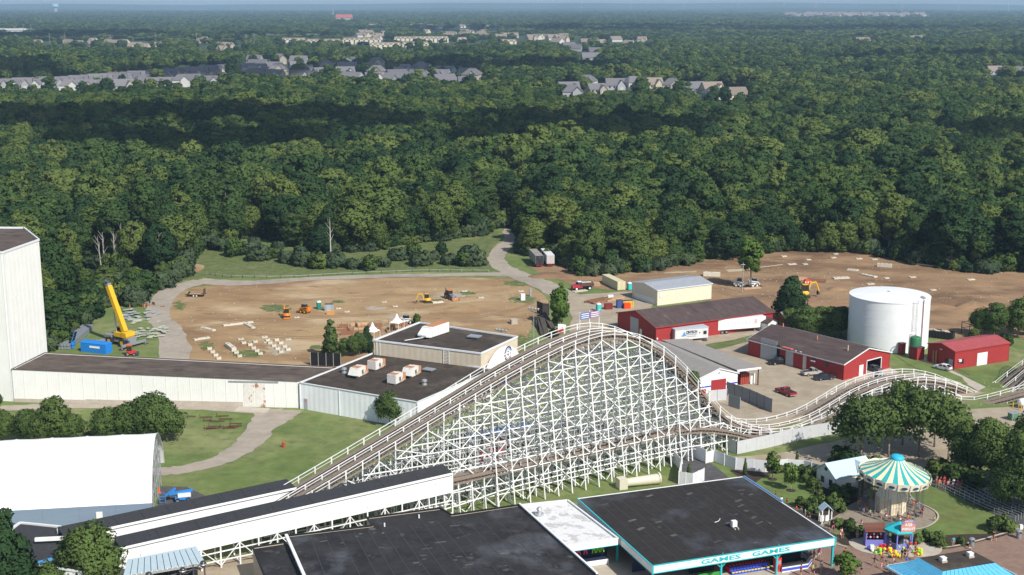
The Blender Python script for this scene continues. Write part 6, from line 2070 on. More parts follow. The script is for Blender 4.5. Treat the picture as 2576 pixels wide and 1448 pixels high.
def extrude_profile(prof, w0, w1=None, y=0.0, crown=None):
 """side profile (x, z) extruded across; upper points may be narrower (w1)."""
 zs = [p[1] for p in prof]
 lo, hi = min(zs), max(zs)
 vs = []
 for s in (-1, 1):
  for (x, z) in prof:
   f = (z - lo) / (hi - lo + 1e-6)
   wd = (w0 + ((w1 or w0) - w0) * f) / 2
   vs.append((x, y + s * wd, z))
 n = len(prof)
 fs = [tuple(range(n)), tuple(range(2 * n - 1, n - 1, -1))] + [((i + 1) % n, i, n + i, n + (i + 1) % n) for i in range(n)]
 return MB().add(vs, fs)
def car(kind, label, loc, rz, m_body, group=None, cat='car'):
 """x forward. kinds: sedan, suv, hatch, pickup."""
 nm = {'sedan': 'parked_car', 'suv': 'parked_suv', 'hatch': 'parked_car', 'pickup': 'pickup_truck'}[kind]
 t = thing(nm, label, cat, (loc[0], loc[1], loc[2] if len(loc) > 2 else 0.0), rz, group)
 if kind == 'pickup':
  L_, W_, wb, r = 5.4, 1.92, 3.3, 0.38
  body = [(-2.7, 0.45), (2.5, 0.42), (2.7, 0.6), (2.68, 0.92), (1.5, 1.08), (0.95, 1.12), (-0.55, 1.12), (-0.56, 1.05), (-2.7, 1.05)]
  cab = [(1.0, 1.1), (0.35, 1.72), (-0.35, 1.76), (-0.55, 1.12)]
 elif kind == 'suv':
  L_, W_, wb, r = 5.3, 2.0, 3.1, 0.40
  body = [(-2.6, 0.45), (2.5, 0.42), (2.65, 0.65), (2.6, 1.0), (1.4, 1.15), (1.0, 1.18), (-2.55, 1.18), (-2.62, 0.8)]
  cab = [(1.15, 1.16), (0.5, 1.84), (-2.3, 1.9), (-2.5, 1.18)]
 elif kind == 'hatch':
  L_, W_, wb, r = 4.2, 1.75, 2.55, 0.33
  body = [(-2.0, 0.35), (2.0, 0.32), (2.12, 0.5), (2.05, 0.78), (1.2, 0.92), (-2.0, 0.95), (-2.08, 0.6)]
  cab = [(1.1, 0.92), (0.35, 1.40), (-1.0, 1.45), (-1.85, 0.95)]
 else:
  L_, W_, wb, r = 4.8, 1.82, 2.75, 0.34
  body = [(-2.35, 0.38), (2.25, 0.34), (2.42, 0.5), (2.35, 0.78), (1.2, 0.95), (-1.6, 0.98), (-2.4, 0.92)]
  cab = [(1.15, 0.93), (0.35, 1.42), (-0.85, 1.45), (-1.75, 0.97)]
 extrude_profile(body, W_, W_ * 0.95).build('body', m_body, t)
 extrude_profile(cab, W_ * 0.90, W_ * 0.74).build('windows', m_glass, t)
 hz_ = max(z for (x, z) in cab)
 xr = [x for (x, z) in cab if z > hz_ - 0.12]
 MB().hexa([(min(xr) - 0.1, -W_ * 0.38, hz_ - 0.05), (max(xr) + 0.06, -W_ * 0.38, hz_ - 0.10), (max(xr) + 0.06, W_ * 0.38, hz_ - 0.10), (min(xr) - 0.1, W_ * 0.38, hz_ - 0.05),
    (min(xr) + 0.05, -W_ * 0.33, hz_ + 0.03), (max(xr) - 0.06, -W_ * 0.33, hz_ + 0.02), (max(xr) - 0.06, W_ * 0.33, hz_ + 0.02), (min(xr) + 0.05, W_ * 0.33, hz_ + 0.03)]).build('roof', m_body, t)
 for s in (-1, 1):
  for (xa, za) in ((cab[0][0], cab[0][1]), (0.5 * (xr[0] + xr[-1]), None), (cab[3][0], cab[3][1])):
   xt = xr[0] if xa == cab[0][0] else (xr[-1] if za is not None else xa)
   MB().bar((xa, s * W_ * 0.455, za or cab[0][1]), (xt, s * W_ * 0.375, hz_ - 0.03), 0.09).build('pillar', m_body, t)
  for x in (wb / 2, -wb / 2):
   wheel(t, x, s * (W_ / 2 - 0.12), r, 0.24)
  MB().box(body[3][0] - 0.03, s * W_ * 0.36, 0.62, 0.1, 0.35, 0.18).build('headlight', m_lampw, t)
  MB().box(-L_ / 2 + 0.02, s * W_ * 0.40, 0.72, 0.1, 0.22, 0.2).build('tail_light', m_lampr, t)
  MB().box(cab[0][0] - 0.25, s * (W_ / 2 + 0.06), cab[0][1] - 0.02, 0.18, 0.16, 0.14).build('mirror', m_body, t)
 MB().box(L_ / 2 - 0.06, 0, 0.36, 0.14, W_ * 0.92, 0.22).build('bumper', m_gry, t)
 MB().box(-L_ / 2 + 0.04, 0, 0.40, 0.14, W_ * 0.92, 0.2).build('bumper', m_gry, t)
 if kind == 'pickup':
  MB().box(-1.62, 0, 1.0, 1.95, W_ * 0.80, 0.07).build('bed', m_darkin, t)
  for s in (-1, 1):
   MB().box(-1.62, s * W_ * 0.45, 1.05, 2.1, 0.12, 0.08).build('bed_rail', m_body, t)
 return t
def head(k, a, b):
 return heading(P(k, *a), P(k, *b))
VK = ov(2950, 1350, 5.792)
car('pickup', 'bright red pickup truck parked alone on the gravel yard', P(VK, 690, 1110), head(VK, (800, 1160), (500, 1040)), paint('red', (0.30, 0.012, 0.018)), cat='pickup')
car('pickup', 'silver-tan pickup truck beside the red workshop', P(VK, 1300, 670), head(VK, (1150, 680), (1480, 650)), paint('tan', (0.42, 0.40, 0.36)), cat='pickup')
car('sedan', 'dark blue sedan parked by the silver-tan pickup', P(VK, 1560, 775), head(VK, (1380, 790), (1760, 755)), paint('navy', (0.02, 0.028, 0.04)))
car('suv', 'black sport utility vehicle beside the workshop roller door', P(VK, 545, 425), head(VK, (760, 370), (400, 395)), paint('black', (0.010, 0.012, 0.018)))
car('hatch', 'white hatchback parked by the red pump house', P(RT, 530, 565), head(RT, (600, 560), (450, 525)), paint('white', (0.70, 0.71, 0.72)))
car('sedan', 'silver sedan half hidden behind the coaster rail', P(L3, 1425, 455), 0.4, paint('silver', (0.45, 0.48, 0.52)))
car('sedan', 'grey car inside the open workshop doorway', P(L3, 1365, 385), 2.2, paint('slate', (0.10, 0.11, 0.12)))
def semi(label, loc, rz, L_=14.6, m_=None, m_roof_=None, wheels=True, m_back=None, h0=1.15, hh=2.8):
 t = thing('semi_trailer', label, 'trailer', loc, rz)
 W_ = 2.6
 m_ = m_ or m_wht
 for s in (-1, 1):
  MB().box(0, s * (W_ / 2 - 0.03), h0, L_, 0.06, hh).build('side_panel', m_, t)
  for k in range(12):
   MB().box(-L_ / 2 + (k + 0.5) * L_ / 12, s * (W_ / 2 + 0.01), h0 + 0.05, 0.05, 0.03, hh - 0.1).build('rib', m_, t)
 MB().box(L_ / 2 - 0.03, 0, h0, 0.06, W_ - 0.12, hh).build('front_panel', m_, t)
 for s in (-1, 1):
  MB().box(-L_ / 2 + 0.03, s * W_ * 0.24, h0, 0.06, W_ * 0.47, hh).build('rear_door', m_back or m_, t)
 MB().box(0, 0, h0 + hh, L_, W_, 0.06).build('roof', m_roof_ or m_, t)
 MB().box(0, 0, h0 - 0.2, L_ - 0.2, W_ - 0.3, 0.2).build('floor_frame', m_steel, t)
 for x in (-L_ * 0.36, -L_ * 0.36 + 1.25):
  for s in (-1, 1):
   wheel(t, x, s * 1.05, 0.5, 0.5)
 for s in (-1, 1):
  MB().box(L_ * 0.30, s * 0.85, 0, 0.16, 0.16, h0 - 0.2).build('landing_leg', m_galv, t)
 MB().box(-L_ / 2 + 0.1, 0, 0.55, 0.12, W_ * 0.9, 0.12).build('bumper', m_ored, t)
 return t
s_ = semi('long white box trailer with faded lettering beside the red barn', P(K4, 1760, 895), head(K4, (1530, 905), (1998, 868)), 14.6, m_white_p, m_trim)
m_fade = mat('faded_blue_print', (0.62, 0.65, 0.70), 0.7)
for i in range(7):
 MB().box(-3.4 + i * 1.0, -1.33, 2.2, 0.6, 0.03, 1.0).build('faded_letter', m_fade, s_)
MB().box(4.4, -1.33, 2.3, 0.8, 0.03, 1.2).build('faded_print', mat('faded_red_print', (0.65, 0.45, 0.45), 0.7), s_)
m_grysd = mat('weathered_silver', (0.30, 0.30, 0.30), 0.55, metal=0.3, var=0.15, vs=0.4)
m_pkback = mat('pinkish_grey_door', (0.52, 0.47, 0.45), 0.6, var=0.1)
semi('grey box trailer with scuffed black rear doors at the wood edge', P(K3, 1530, 470) + Vector((0, 0, 0)), head(K3, (1590, 560), (1460, 420)), 12.5, m_grysd, m_tan_roof, m_back=mat('scuffed_black', (0.03, 0.03, 0.035), 0.6, var=0.2, col2=[((0.35, 0.35, 0.36), 1.2, (0.62, 0.68))]))
semi('pale grey box trailer with closed pinkish rear doors at the wood edge', P(K3, 1645, 465), head(K3, (1700, 555), (1585, 420)), 12.5, mat('pale_blue_silver', (0.42, 0.46, 0.50), 0.5, metal=0.2), m_trim, m_back=m_pkback)
# site office trailer with company name
oA_, oB_ = P(K4, 1125, 1005), P(K4, 1457, 975)
t = thing('office_trailer', 'grey site office trailer lettered CINTECH beside the barn', 'trailer', (oA_ + oB_) / 2, heading(oA_, oB_))
Lo = (oB_ - oA_).length
MB().box(0, 1.5, 0.6, Lo, 3.0, 2.7).build('wall', mat('office_grey', (0.62, 0.62, 0.60), 0.6, var=0.04), t)
MB().box(0, 1.5, 3.3, Lo + 0.2, 3.2, 0.18).build('roof', mat('office_roof', (0.45, 0.52, 0.56), 0.5), t)
MB().box(0, 1.5, 0.35, Lo - 0.4, 2.4, 0.25).build('chassis', m_navy, t)
for x in (-Lo * 0.1, Lo * 0.02):
 wheel(t, x, 0.3, 0.36, 0.25)
MB().box(Lo * 0.24, -0.03, 0.7, 0.95, 0.08, 2.1).build('door', m_white_p, t)
MB().box(Lo * 0.24, -0.08, 1.9, 0.3, 0.05, 0.5).build('door_pane', m_glass, t)
MB().box(Lo * 0.40, -0.03, 1.6, 0.9, 0.08, 0.9).build('window', m_glass, t)
MB().box(-Lo / 2 - 0.03, 1.5, 0.8, 0.06, 1.4, 2.2).build('end_door', m_galv, t)
m_logo = mat('logo_blue', (0.08, 0.28, 0.65), 0.5)
MB().add([(-Lo * 0.29, -0.05, 1.6), (-Lo * 0.17, -0.05, 1.6), (-Lo * 0.23, -0.05, 2.75)], [(0, 1, 2)]).build('logo', m_logo, t)
MB().add([(-Lo * 0.31, -0.06, 1.5), (-Lo * 0.20, -0.06, 1.5), (-Lo * 0.20, -0.06, 1.75), (-Lo * 0.31, -0.06, 1.75)], [(0, 1, 2, 3)]).build('logo', m_logo, t)
tx = text_mesh('lettering', 'CINTECH', 0.95, mat('office_letter', (0.06, 0.07, 0.12), 0.6), t, (-0.1, -0.07, 2.45), (math.pi / 2, 0, 0), 0.02)
wdt = max(v.co.x for v in tx.data.vertices) - min(v.co.x for v in tx.data.vertices)
tx.scale[0] = Lo * 0.33 / wdt
MB().box(-0.1, -0.05, 1.75, Lo * 0.31, 0.04, 0.22).build('small_print', mat('office_print', (0.35, 0.36, 0.40), 0.6), t)
MB().box(-0.1, -0.05, 1.3, Lo * 0.28, 0.04, 0.14).build('small_print', mat('office_print', (0.35, 0.36, 0.40)), t)
for i in range(3):
 MB().box(Lo * 0.36, -0.5 - i * 0.3, 0.0, 1.1, 0.3, 0.55 - i * 0.18).build('step', m_steel, t)
# shipping container, dump truck, portable toilets, crates
DK = ov(2180, 1040, 7.24)
cA, cB = P(DK, 1690, 700), P(DK, 1890, 685)
a_ = heading(cA, cB)
t = thing('shipping_container', 'long cream shipping container at the edge of the dirt', 'container', (cA + cB) / 2, a_)
wc = 2.44
m_ctr = mat('container_cream', (0.62, 0.57, 0.36), 0.55, var=0.06, vs=0.6, corr=14.0, cw=0.01)
MB().box(0, 6.1, 0.1, wc, 12.2, 2.6).build('box', m_ctr, t)
for s in (-1, 1):
 MB().box(s * 0.6, -0.03, 0.2, 1.15, 0.08, 2.4).build('door', m_ctr, t)
 for q_ in (0.35, 0.85):
  MB().box(s * q_, -0.10, 0.25, 0.05, 0.05, 2.3).build('lock_bar', m_cream, t)
 MB().box(s * (wc / 2), 0, 0.1, 0.14, 0.14, 2.65).build('corner_post', m_ctr, t)
tA, tB = P(DK, 490, 680), P(DK, 860, 655)
t = thing('dump_truck', 'red dump truck with brown tipper bed', 'truck', (tA + tB) / 2, heading(tB, tA))
Lt = (tB - tA).length
m_rt = paint('truck_red', (0.42, 0.02, 0.035))
for x in (Lt / 2, -Lt / 2):
 for s in (-1, 1):
  wheel(t, x, s * 0.95, 0.52, 0.4, m_white_p)
extrude_profile([(Lt / 2 - 1.9, 0.7), (Lt / 2 + 1.0, 0.7), (Lt / 2 + 1.0, 1.5), (Lt / 2 - 0.3, 1.75), (Lt / 2 - 1.9, 1.75)], 2.0, 1.8).build('hood', m_rt, t)
extrude_profile([(Lt / 2 - 0.35, 1.7), (Lt / 2 - 0.7, 2.5), (Lt / 2 - 1.8, 2.5), (Lt / 2 - 1.9, 1.7)], 1.9, 1.6).build('cab_glass', m_glass, t)
MB().box(Lt / 2 - 1.25, 0, 2.5, 1.3, 1.7, 0.08).build('cab_roof', m_white_p, t)
MB().box(-0.2, 0, 0.6, Lt + 1.5, 0.9, 0.25).build('chassis', m_steel, t)
m_bedr = mat('tipper_brown', (0.10, 0.055, 0.05), 0.7, var=0.15)
for (x, y, sx, sy) in ((-Lt * 0.30, 1.05, 3.9, 0.1), (-Lt * 0.30, -1.05, 3.9, 0.1), (-Lt * 0.30 + 1.95, 0, 0.1, 2.1), (-Lt * 0.30 - 1.95, 0, 0.1, 2.1)):
 MB().box(x, y, 1.2, sx, sy, 1.1).build('bed_side', m_bedr, t)
MB().box(-Lt * 0.30, 0, 1.15, 3.9, 2.1, 0.1).build('bed_floor', m_bedr, t)
for i in range(3):
 MB().box(-Lt * 0.30, -0.7 + i * 0.6, 2.05, 3.6, 0.5, 0.15).build('plank', m_cream, t)
MB().box(Lt / 2 + 1.05, 0, 0.55, 0.15, 2.0, 0.35).build('bumper', m_steel, t)
for s in (-1, 1):
 MB().box(Lt / 2 + 1.02, s * 0.75, 1.0, 0.08, 0.3, 0.3).build('headlight', m_lampw, t)
def toilet(p, lb, m_, rz=0.4, grp=None):
 t = thing('portable_toilet', lb, 'portable toilet', p, rz, grp)
 MB().box(0, 0, 0, 1.2, 1.2, 0.15).build('base', m_steel, t)
 MB().box(0, 0, 0.15, 1.12, 1.12, 1.95).build('cabin', m_, t)
 MB().box(0, -0.58, 0.2, 0.75, 0.05, 1.8).build('door', m_, t)
 MB().hexa([(-0.6, -0.6, 2.1), (0.6, -0.6, 2.1), (0.6, 0.6, 2.1), (-0.6, 0.6, 2.1), (-0.45, -0.45, 2.35), (0.45, -0.45, 2.35), (0.45, 0.45, 2.35), (-0.45, 0.45, 2.35)]).build('roof', m_white_p, t)
 MB().cyl((0.4, 0.45, 2.1), (0.4, 0.45, 2.6), 0.06, n=6).build('vent_pipe', m_white_p, t)
m_aqua = mat('toilet_aqua', (0.05, 0.50, 0.48), 0.5, var=0.04)
toilet(P(DK, 2015, 680), 'aqua portable toilet beside the cream container', m_aqua)
toilet(P(DK, 1140, 1285), 'aqua portable toilet near the stacked boards by the barn', m_aqua)
SK = ov(1050, 1150, 6.44)
toilet(P(SK, 1265, 380), 'dark green portable toilet on the dirt site', mat('toilet_green', (0.015, 0.22, 0.16), 0.5))
def crate(nm, lb, p, rz, sx, sy, sz, m_, cat='box', lid=None):
 t = thing(nm, lb, cat, p, rz)
 MB().box(0, 0, 0, sx, sy, sz).build('body', m_, t)
 MB().box(0, 0, sz, sx + 0.08, sy + 0.08, 0.08).build('lid', lid or m_, t)
 for s in (-1, 1):
  MB().box(s * sx * 0.35, -sy / 2 - 0.03, 0.05, 0.08, 0.05, sz * 0.9).build('batten', lid or m_, t)
 return t
crate('gang_box', 'grey metal gang box on the dirt beside the green toilet', P(SK, 1520, 415), 0.05, 2.4, 1.2, 1.9, mat('gang_grey', (0.36, 0.40, 0.44), 0.5), lid=m_steel)
crate('skip_box', 'flat orange boxes in front of the grey gang box', P(SK, 1555, 505), 0.0, 2.2, 1.0, 0.75, mat('flat_orange', (0.62, 0.30, 0.08), 0.6))
crate('job_box', 'dark red job box behind the barn roof', P(DK, 1420, 1225), 0.2, 2.2, 1.3, 1.6, mat('job_maroon', (0.20, 0.03, 0.03), 0.5))
crate('drink_machine', 'blue and white cabinet among the yard crates', P(DK, 1730, 1190), 0.2, 1.6, 1.3, 2.3, mat('cab_blue', (0.05, 0.09, 0.28), 0.5), lid=m_steel)
crate('yellow_cabinet', 'pair of yellow lockers behind the orange bin', P(DK, 1970, 1170), 0.3, 3.2, 1.0, 2.0, mat('locker_yellow', (0.62, 0.42, 0.06), 0.5), lid=m_steel)
crate('orange_bin', 'bright orange-red bin beside the yellow lockers', P(DK, 1945, 1205), 0.2, 1.9, 1.3, 1.5, mat('bin_orange', (0.72, 0.07, 0.01), 0.5))
crate('tool_box', 'white box on the stacked steel behind the barn', P(DK, 1480, 915), 0.2, 1.6, 1.0, 0.9, m_white_p)
crate('utility_box', 'white utility cabinet on the grass patch by the dirt', P(K3, 1395, 835), 0.3, 1.3, 0.9, 1.9, m_trim)
crate('utility_box', 'narrow grey transformer post box behind the white cabinet', P(K3, 1475, 795), 0.2, 0.7, 0.7, 2.3, m_galv)
crate('vending_machine', 'red drinks vending machine at the workshop corner', P(L3, 1187, 432), F.a if False else 0.5, 1.5, 0.9, 1.9, mat('vend_red', (0.55, 0.015, 0.03), 0.35), 'vending machine')
crate('utility_cabinet', 'green electrical cabinet pair at the lane edge', P(RT, 1330, 1130), 0.4, 2.2, 1.2, 1.5, mat('cabinet_green', (0.10, 0.20, 0.12), 0.5), lid=m_galv)
crate('concrete_vault', 'square pale concrete block standing on the dirt', P(K3, 1305, 1070), 0.3, 1.7, 1.7, 1.2, m_conc, 'block')
# dumpster, propane tank
dA_, dB_ = P(RT, 350, 185), P(RT, 650, 222)
t = thing('roll_off_dumpster', 'long black roll-off dumpster heaped with debris', 'dumpster', (dA_ + dB_) / 2, heading(dA_, dB_))
Ld = (dB_ - dA_).length
for (x, y, sx, sy) in ((0, -1.2, Ld, 0.1), (0, 1.2, Ld, 0.1), (-Ld / 2, 0, 0.1, 2.4), (Ld / 2, 0, 0.1, 2.4)):
 MB().box(x, y, 0.15, sx, sy, 1.8).build('side', m_darkin, t)
for i in range(9):
 MB().box(-Ld / 2 + (i + 0.5) * Ld / 9, -1.3, 0.15, 0.12, 0.1, 1.8).build('rib', m_darkin, t)
MB().box(0, 0, 0.1, Ld, 2.4, 0.2).build('floor', m_darkin, t)
rr = random.Random(3)
for i in range(16):
 MB().box(rr.uniform(-Ld * 0.45, Ld * 0.45), rr.uniform(-0.8, 0.8), 1.3 + rr.random() * 0.4, 0.9, 0.5, 0.4, rr.random() * 3).build('debris', rr.choice([m_oldw, m_beige, m_conc]), t)
p_ = P(RT, 1410, 1000)
t = thing('propane_tank', 'white horizontal gas tank with yellow guard posts', 'tank', p_, 0.4)
mb = MB()
o = MB().lathe([(0.2, -2.2), (0.7, -1.9), (0.8, -1.5), (0.8, 1.5), (0.7, 1.9), (0.2, 2.2)], 18).build('vessel', m_white_p, t, True)
o.rotation_euler = (0, math.pi / 2, 0)
o.location = (1.4, 0, 1.3)
for x in (0.2, 2.6):
 MB().box(x, 0, 0, 0.3, 1.2, 0.7).build('saddle', m_conc, t)
for (x, y) in ((-1.4, -0.8), (-1.4, 0.8), (-1.2, -1.4)):
 MB().cyl((x, y, 0), (x, y, 1.3), 0.1, n=8).build('guard_post', m_ylwm, t)
# ------------------------------------------------------------------ machines
CK = ov(350, 1080, 4.527)
wA, wB = P(CK, 385, 1215), P(CK, 590, 1255)
a_ = heading(wB, wA)      # forward = towards the cab end (left)
cr = thing('mobile_crane', 'yellow rough-terrain crane with raised boom and outriggers', 'crane', tuple((wA + wB) / 2 + Vector((1.2 * math.sin(-a_) * -1, 1.4, 0))), a_)
cr.scale = (1.22, 1.22, 1.22)
for x in (1.9, -1.9):
 for s in (-1, 1):
  wheel(cr, x, s * 1.25, 0.85, 0.65, m_ylwm)
MB().box(0, 0, 0.75, 7.2, 1.7, 0.75).build('chassis', m_gry, cr)
MB().box(2.6, 0, 1.5, 2.2, 2.4, 0.5).build('deck', m_gry, cr)
MB().box(-2.7, 0, 1.5, 1.6, 2.4, 0.45).build('deck', m_gry, cr)
for x in (3.9, -3.7):
 MB().box(x, 0, 0.55, 0.5, 6.4, 0.45).build('outrigger_beam', m_gry, cr)
 for s in (-1, 1):
  j = MB().box(x, s * 3.15, 0.05, 0.22, 0.22, 1.2).build('jack', m_gry, cr)
  MB().box(x, s * 3.15, 0.0, 1.0, 1.0, 0.09).build('float_pad', m_oldw, j)
MB().lathe([(1.0, 1.5), (1.0, 1.95)], 20).build('turntable', m_steel, cr)
MB().box(-1.0, 0, 1.95, 3.6, 2.3, 0.9).build('upper_frame', m_ylwm, cr)
extrude_profile([(-2.6, 1.95), (-1.6, 1.95), (-1.6, 3.1), (-2.9, 3.0), (-3.0, 2.2)], 2.5).build('counterweight', m_ylwm, cr)
extrude_profile([(0.3, 1.9), (1.9, 1.9), (1.9, 2.6), (1.4, 3.6), (0.3, 3.6)], 1.0, 0.9, y=0.85 if False else -0.8).build('cab', m_ylwm, cr)
extrude_profile([(0.5, 2.6), (1.95, 2.6), (1.48, 3.5), (0.5, 3.5)], 1.04, 0.94, y=-0.8).build('cab_window', m_glass, cr)
bs0 = Vector((-1.6, 0.2, 3.1))
el = math.radians(66)
bd = Vector((math.cos(el), 0, math.sin(el)))
sec = [(0, 10.0, 1.05, m_ylwm), (10.0, 10.5, 0.9, m_gry), (10.5, 11.0, 0.75, m_steel), (11.0, 11.5, 0.6, m_galv)]
for (u0, u1, wd, m_) in sec:
 MB().bar(bs0 + bd * u0, bs0 + bd * u1, wd * 0.8, wd, up=(0, 1, 0)).build('boom_section', m_, cr)
for u in (2.5, 5.0, 7.5, 9.9):
 MB().bar(bs0 + bd * (u - 0.12), bs0 + bd * (u + 0.12), 0.92, 1.16, up=(0, 1, 0)).build('boom_collar', m_ylwm, cr)
MB().cyl((0.9, 0.2, 2.6), bs0 + bd * 6.5 + Vector((0.5, 0, -0.2)), 0.16, 0.12, 8).build('lift_cylinder', m_galv, cr)
tip = bs0 + bd * 11.5
MB().box(tip.x, tip.y, tip.z - 0.3, 0.9, 0.5, 0.6).build('sheave_head', m_steel, cr)
MB().cyl(tip + Vector((0.4, 0, 0)), tip + Vector((0.45, 0, -1.6)), 0.03, n=5).build('hoist_rope', m_steel, cr)
MB().box(tip.x + 0.45, tip.y, tip.z - 2.2, 0.35, 0.3, 0.6).build('hook_block', m_steel, cr)
def excavator(p, rz, lb, m_, s=1.0, dig=True, cat='excavator', arm_dir=1):
 t = thing('mini_excavator', lb, cat, p, rz)
 t.scale = (s, s, s)
 for y in (-0.6, 0.6):
  o = MB()
  prof = [(-1.0, 0.25), (-0.85, 0.02), (0.85, 0.02), (1.0, 0.25), (0.85, 0.5), (-0.85, 0.5)]
  extrude_profile(prof, 0.34, y=y).build('track', m_trk, t)
 MB().box(0, 0, 0.3, 1.2, 1.0, 0.25).build('undercarriage', m_steel, t)
 MB().lathe([(0.85, 0.6), (0.95, 0.75), (0.9, 1.15), (0.75, 1.3)], 16).build('house', m_, t, True)
 MB().hexa([(-0.35, -0.6, 1.1), (0.75, -0.6, 1.1), (0.75, 0.35, 1.1), (-0.35, 0.35, 1.1), (-0.3, -0.55, 2.35), (0.6, -0.55, 2.35), (0.6, 0.3, 2.35), (-0.3, 0.3, 2.35)]).build('cab', m_glass, t)
 MB().box(0.15, -0.12, 2.35, 1.0, 0.95, 0.08).build('cab_roof', m_, t)
 for (x, y) in ((-0.33, -0.58), (0.7, -0.58), (0.7, 0.33), (-0.33, 0.33)):
  MB().bar((x, y, 1.1), (x * 0.9, y * 0.92, 2.36), 0.08).build('cab_pillar', m_darkin, t)
 b0 = Vector((0.9, 0.45, 0.9))
 pt = [b0, b0 + Vector((0.5, 0, 1.6)), b0 + Vector((1.5, 0, 1.7)), b0 + Vector((2.1, 0, 0.1))]
 for a0, a1, w_ in ((0, 1, 0.26), (1, 2, 0.24), (2, 3, 0.2)):
  MB().bar(pt[a0], pt[a1], w_, w_ * 1.2, up=(0, 1, 0)).build('boom' if a0 < 2 else 'arm', m_, t)
 MB().add([(2.8, 0.1, 1.05), (2.8, 0.8, 1.05), (3.15, 0.8, 0.5), (3.15, 0.1, 0.5), (2.7, 0.1, 0.35), (2.7, 0.8, 0.35)], [(0, 1, 2, 3), (3, 2, 5, 4), (0, 3, 4), (1, 5, 2)]).build('bucket', m_steel, t)
 MB().cyl(b0 + Vector((0.1, 0, 0.2)), b0 + Vector((0.75, 0, 1.4)), 0.07, n=6).build('ram', m_galv, t)
 MB().box(-1.35, 0, 0.1, 0.12, 1.5, 0.35).build('blade', m_, t)
 return t
def skid_steer(p, rz, lb, m_, s=1.0):
 t = thing('skid_steer', lb, 'skid loader', p, rz)
 t.scale = (s, s, s)
 for x in (-0.55, 0.55):
  for y in (-0.72, 0.72):
   wheel(t, x, y, 0.42, 0.3, m_ylwm if m_ is not m_wht else m_wht)
 MB().box(-0.1, 0, 0.35, 2.0, 1.15, 0.75).build('body', m_, t)
 MB().hexa([(-0.5, -0.5, 1.1), (0.75, -0.5, 1.1), (0.75, 0.5, 1.1), (-0.5, 0.5, 1.1), (-0.35, -0.45, 2.05), (0.55, -0.45, 2.05), (0.55, 0.45, 2.05), (-0.35, 0.45, 2.05)]).build('cab', m_glass, t)
 MB().box(0.1, 0, 2.05, 1.15, 1.0, 0.08).build('cab_roof', m_gry, t)
 MB().box(-1.05, 0, 0.6, 0.4, 1.1, 0.9).build('engine_cover', m_, t)
 for y in (-0.68, 0.68):
  MB().bar((-1.1, y, 1.55), (0.9, y, 1.15), 0.16, 0.2).build('lift_arm', m_, t)
  MB().bar((0.9, y, 1.15), (1.35, y, 0.35), 0.15, 0.18).build('lift_arm', m_, t)
 MB().add([(1.3, -0.85, 0.6), (1.3, 0.85, 0.6), (1.4, 0.85, 0.05), (1.4, -0.85, 0.05), (2.0, 0.85, 0.05), (2.0, -0.85, 0.05)], [(0, 1, 2, 3), (3, 2, 4, 5), (0, 3, 5), (1, 4, 2)]).build('bucket', m_steel, t)
 return t
excavator(P(SK, 450, 605), 1.75, 'orange and black mini excavator seen from behind on the dirt', m_orgm, 1.15)
skid_steer(P(SK, 910, 475), 2.6, 'black and orange skid loader near the green toilet', m_orgm, 1.25)
EK = ov(1600, 1080, 8.587)
excavator(P(EK, 600, 890), 3.3, 'yellow mini excavator with folded arm on the dirt', m_ylwm, 1.1)
bh = thing('backhoe', 'orange-roofed grey backhoe loader with raised rear arm', 'backhoe', P(EK, 1370, 770), -0.95)
for (x, r) in ((1.25, 0.5), (-1.0, 0.78)):
 for s in (-1, 1):
  wheel(bh, x, s * 0.9, r, 0.42, m_orgm)
MB().box(0.9, 0, 0.7, 1.9, 0.9, 0.9).build('hood', m_gry, bh)
MB().box(0.2, 0, 0.5, 3.2, 0.8, 0.35).build('chassis', m_orgm, bh)
MB().hexa([(-1.3, -0.75, 1.2), (0.3, -0.75, 1.2), (0.3, 0.75, 1.2), (-1.3, 0.75, 1.2), (-1.15, -0.65, 2.6), (0.15, -0.65, 2.6), (0.15, 0.65, 2.6), (-1.15, 0.65, 2.6)]).build('cab', m_glass, bh)
MB().box(-0.5, 0, 2.6, 1.7, 1.6, 0.12).build('cab_roof', m_orgm, bh)
for s in (-0.55, 0.55):
 MB().bar((0.3, s, 1.6), (2.6, s, 0.6), 0.16, 0.25).build('loader_arm', m_gry, bh)
MB().add([(2.5, -1.15, 0.8), (2.5, 1.15, 0.8), (2.6, 1.15, 0.05), (2.6, -1.15, 0.05), (3.4, 1.15, 0.05), (3.4, -1.15, 0.05)], [(0, 1, 2, 3), (3, 2, 4, 5), (0, 3, 5), (1, 4, 2)]).build('loader_bucket', m_rust2, bh)
MB().bar((-1.6, 0, 0.9), (-2.2, 0, 3.2), 0.25, 0.35).build('rear_boom', m_gry, bh)
MB().bar((-2.2, 0, 3.2), (-2.7, 0, 1.4), 0.22, 0.3).build('rear_arm', m_gry, bh)
MB().box(-2.7, 0, 0.9, 0.5, 0.6, 0.6).build('rear_bucket', m_steel, bh)
skid_steer(P(K3, 220, 1075), 0.9, 'white skid loader behind the beige hall roof', m_wht, 1.2)
NK = ov(2800, 1040, 6.44)
skid_steer(P(NK, 560, 520), -0.4, 'white skid loader left of the tall lone tree', m_wht, 1.25)
skid_steer(P(NK, 920, 520), 0.3, 'white skid loader right of the tall lone tree', m_wht, 1.3)
excavator(P(NK, 2180, 800), 0.2, 'yellow excavator reaching out beside the dark round tree', m_ylwm, 1.7)
oc = thing('trench_roller', 'red and white compact trencher among timber on the earth', 'machine', P(NK, 2280, 470), 0.2)
MB().box(0, 0, 0.35, 2.4, 1.3, 0.9).build('body', mat('trencher_red', (0.65, 0.08, 0.04), 0.5), oc)
